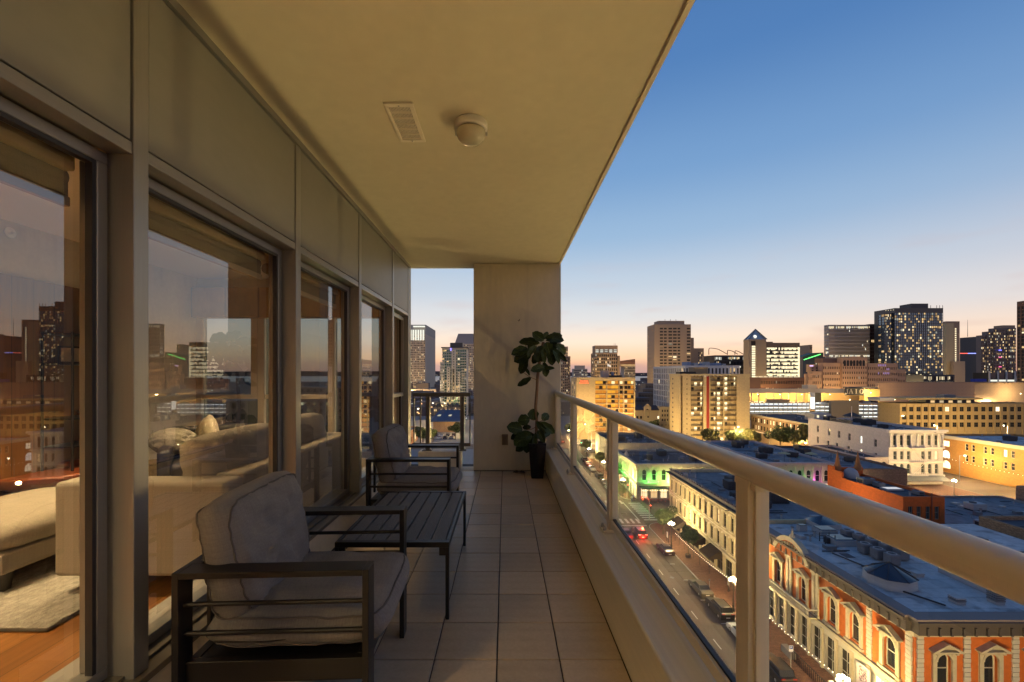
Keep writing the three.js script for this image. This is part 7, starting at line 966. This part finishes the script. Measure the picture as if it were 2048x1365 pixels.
// ---------------------------------------------------------------- the gap at the left: towers by the bay
{
  const t = tower('hotel_tower', 'tall beige hotel tower with slanted lit crown left of the end wall', { d: 640, a: 792, b: 850, top: 668, D: 95, wall: c6.stone, glass: c6.dim, nx: 20, ny: 26, pw: 0.45, sh: 0.45, lit: 0.3, lm: WARM, crown: 2 });
  const d = 640; { const s = new THREE.Shape(), a = Y(668, d), b = Y(649, d); s.moveTo(0, a); s.lineTo(95, a); s.lineTo(95, b); s.lineTo(6, b); mesh('slanted_crown', new THREE.ExtrudeGeometry(s, { depth: X(850, d) - X(792, d), bevelEnabled: false }).rotateY(Math.PI / 2), M(0.4, 0.36, 0.3, 0.7), t, T(X(792, d), 0, -d - 0.5)); for (let i = 0; i < 6; i++) pbox(t, 'crown_light', c6.cool, 820 + i * 5, 823 + i * 5, 660, 681, d - 0.4, 0.3); for (let i = 0; i < 6; i++) pbox(t, 'crown_light', c6.cool, 826 + i * 4, 829 + i * 4, 652, 654.5, d - 0.2, 3); }
  pbox(t, 'podium', c6.stone, 815, 884, 779, 796, 600, 30); for (let i = 0; i < 16; i++) pbox(t, 'lit_window', c6.warm, 818 + i * 4.2, 820 + i * 4.2, 782 + (i % 3) * 3, 784 + (i % 3) * 3, 599.6, 0.3);
  const u = tower('hotel_tower_wing', 'second beige hotel tower with a sloped grey roof behind the teal tower', { d: 600, a: 910, b: 975, top: 688, D: 20, wall: c6.stone, glass: c6.dim, nx: 22, ny: 24, pw: 0.45, sh: 0.45, lit: 0.4, lm: WARM, crown: 1 }); { const s = new THREE.Shape(), L = X(975, 600) - X(909, 600); s.moveTo(0, 0); s.lineTo(L, 0); s.lineTo(L, 14); s.lineTo(5, 14); mesh('sloped_roof', new THREE.ExtrudeGeometry(s, { depth: 18, bevelEnabled: false }), M(0.3, 0.3, 0.32, 0.6), u, T(X(909, 600), Y(688, 600), -619)); }
  const w = thing('teal_tower', 'teal glass and white apartment tower with balconies beside the end wall', 'building'), dd = 330, wt = M(0.56, 0.52, 0.44, 0.8);
  tower('', '', { t: w, d: dd, a: 884, b: 933, top: 696, D: 16, wall: wt, glass: c6.glassTeal, nx: 11, ny: 24, pw: 0.08, sh: 0.34, lit: 0.12, lm: WARM, bandMat: M(0.3, 0.32, 0.3, 0.6) }); pbox(w, 'penthouse', c6.dkFrame, 900, 925, 686, 696, dd + 2, 10); pbox(w, 'roof_eave', c6.dkFrame, 882, 936, 694.5, 696.2, dd - 1, 16); tower('', '', { t: w, d: dd - 1, a: 880, b: 888, top: 724, D: 10, wall: wt, glass: c6.glassTeal, nx: 3, ny: 18, pw: 0.4, sh: 0.4, lit: 0.2 });
  for (const [a, b, y] of [[903, 912, 700], [894, 900, 734], [915, 920, 744], [905, 909, 738]]) { pbox(w, 'pier', wt, a, b, y, 800, dd - 1.6, 1.4); for (let j = 0; j < (800 - y) / 5 - 1; j++) pbox(w, rnd() < 0.25 ? 'lit_window' : 'window', rnd() < 0.25 ? c6.warm : c6.dim, (a + b) / 2 - 0.9, (a + b) / 2 + 0.9, y + 3 + j * 5, y + 5.4 + j * 5, dd - 1.66, 0.05); } for (let j = 0; j < 18; j++) pbox(w, 'balcony_slab', wt, 922, 933.4, 705 + j * 5.2, 706.2 + j * 5.2, dd - 1.2, 1.3); pbox(w, 'blue_light', glow(0.25, 0.2, 1, 2), 900.5, 902.5, 696.5, 702, dd - 1.7, 0.1);
  const b = thing('blue_roof_hall', 'low hall with tan wall and tilted dark blue roof beyond the end railing', 'building'); pbox(b, 'wall', M(0.42, 0.27, 0.17, 0.9, { map: tSpeck }), 866, 918, 842, 868, 241, 20); const rq = mesh('roof', new THREE.BoxGeometry(X(921, 241) - X(862, 241), 0.4, 34), M(0.05, 0.07, 0.13, 0.7), b, T((X(921, 241) + X(862, 241)) / 2, Y(841, 241) + 1.2, -256)); rq.rotation.x = R(6); for (const px of [874, 896]) { const r2 = box('skylight', glow(0.9, 0.85, 0.5, 0.35), b, X(px, 250), Y(837, 250) + 1.0, -258, X(px + 5, 250), Y(837, 250) + 1.4, -252); r2.rotation.x = 0; }
  const r = thing('old_gable_house', 'row of dark gabled houses with lit windows beyond the blue roof hall', 'building'); for (let i = 0; i < 6; i++) { pbox(r, 'wall', M(0.16, 0.14, 0.13, 0.9), 866 + i * 10, 875 + i * 10, 815, 832, 300, 12); const s = new THREE.Shape(), L = X(875, 300) - X(866, 300); s.moveTo(-0.3, 0); s.lineTo(L + 0.3, 0); s.lineTo(L / 2, 2.2); mesh('gable_roof', new THREE.ExtrudeGeometry(s, { depth: 12, bevelEnabled: false }), c4.slate, r, T(X(866 + i * 10, 300), Y(815, 300), -312)); for (const k of [2, 5]) pbox(r, 'lit_window', rnd() < 0.6 ? c6.warm : c6.dim, 866 + i * 10 + k, 868 + i * 10 + k, 819, 823, 299.9, 0.05); }
  const s2 = thing('orange_corner_shop', 'small salmon shop block at the left of the parking lot beyond the end railing', 'building'); block(s2, -56, -43, 190, 215, 6.5, { wall: M(0.5, 0.25, 0.14, 0.9), roof: c4.roofGrey, right: row(3, 4, 5, 1, 2, 2.4, { lit: 0.5 }) });
  tallLamp(-24, 228, 7, 350, 'road light at the right of the parking lot beyond the end railing', 1.2); tallLamp(-44, 262, 7, 300, 'road light behind the blue roof hall', 1.2); tallLamp(-33.5, 198, 7, 350, 'road light over the parking lot beyond the end railing', 1.2);
  // dark blocks seen through the living room's end window
  [[-60, 95, 30, 20, 'nearest'], [-105, 140, 44, 24, 'tallest'], [-150, 120, 26, 22, 'widest'], [-92, 210, 34, 26, 'farthest']].forEach(([x, d2, wd, hh, k]) => { const q = thing('side_block', 'dark block with scattered lit rooms seen through the end window of the living room, ' + k, 'building'); box('body', c6.dim, q, x - wd / 2 + 0.4, G, -d2 - 18, x + wd / 2 - 0.4, G + hh - 0.2, -d2 - 0.4); grid(q, faceF(x - wd / 2, d2), wd, 0, hh, { nx: Math.round(wd / 3), ny: Math.round(hh / 3.4), pw: 0.5, sh: 0.5, lit: 0.22, wall: c6.brown }); });
}
// far low city, its lights, the bay and the land beyond it: read as one mass
{
  const g = new MB(), gr = new MB(), l = [new MB(), new MB(), new MB()]; const old = seed; seed = 4242;
  for (let i = 0; i < 520; i++) { const far = i > 300, d = far ? rr(520, 1500) : rr(250, 560), px = i % 3 === 0 ? rr(760, 960) : i % 3 === 1 ? rr(1110, 1320) : rr(380, 2200), x = X(px, d); if (x > SX0 - 4 && x < SX1 + 4) continue; if (px > 1330 && px < 2080 && d < 560) continue; if (px > 1090 && px < 1345 && d < 345) continue; if (px > 780 && px < 960 && d < 330) continue; const w = rr(8, 22), h = far ? rr(5, 20) : rr(4, 11), D = rr(10, 24); (i % 2 ? g : gr).box(x - w / 2, G, -d - D, x + w / 2, G + h, -d); for (let k = 0; k < 4; k++) if (rnd() < 0.7) { const u = rr(-w / 2 + 1, w / 2 - 1), v = rr(1.5, h - 1), s = far ? 0.9 : 0.6; l[Math.floor(rnd() * 3)].box(x + u - s, G + v - s * 0.7, -d, x + u + s, G + v + s * 0.7, -d + 0.1); } }
  for (let i = 0; i < 420; i++) { const d = rr(260, 1500), px = i % 3 === 0 ? rr(800, 960) : i % 3 === 1 ? rr(1110, 1310) : rr(380, 2100), s = 0.16 + d * 0.0005; l[Math.floor(rnd() * 3)].add(new THREE.IcosahedronGeometry(s, 0), T(X(px, d), G + rr(4, 9), -d)); }
  seed = old;
  const a = g.build('distant_city', M(0.16, 0.13, 0.12, 0.9), scene), b = gr.build('distant_city', M(0.24, 0.2, 0.17, 0.9), scene); tag(a, 'far off low dark roofs spreading to the bay', 'distant buildings'); tag(b, 'far off low pale roofs spreading to the bay', 'distant buildings'); a.userData.kind = b.userData.kind = 'stuff';
  ['warm', 'white', 'amber'].forEach((k, i) => { const q = l[i].build('distant_city_light', [glow(1, 0.72, 0.36, 1.6), glow(0.95, 0.95, 0.85, 1.5), glow(1, 0.5, 0.16, 1.4)][i], scene); tag(q, 'scattered ' + k + ' lights of the far off city', 'city lights'); q.userData.kind = 'stuff'; });
  structure('bay_water', new THREE.PlaneGeometry(9000, 2600).rotateX(-Math.PI / 2).translate(0, G + 0.4, -2900), M(0.02, 0.03, 0.04, 0.28));
  const hp = [], n = 90; const s = new THREE.Shape(); s.moveTo(-5200, -5); for (let i = 0; i <= n; i++) s.lineTo(-5200 + i * 10400 / n, 18 + 46 * fbm(i * 0.13 + 3, 2.2, 4)); s.lineTo(5200, -5);
  structure('hills', new THREE.ExtrudeGeometry(s, { depth: 500, bevelEnabled: false }).translate(0, G, -4700), M(0.1, 0.09, 0.1, 0.95));
  const hl = new MB(); for (let i = 0; i < 130; i++) hl.add(new THREE.IcosahedronGeometry(1.6, 0), T(rr(-2500, 3600), G + rr(6, 24), -4195)); const hq = hl.build('distant_shore_light', glow(1, 0.85, 0.6, 1.8), scene); tag(hq, 'sprinkled lights along the far shore of the bay', 'city lights'); hq.userData.kind = 'stuff';
}
renderer.render(scene, camera);
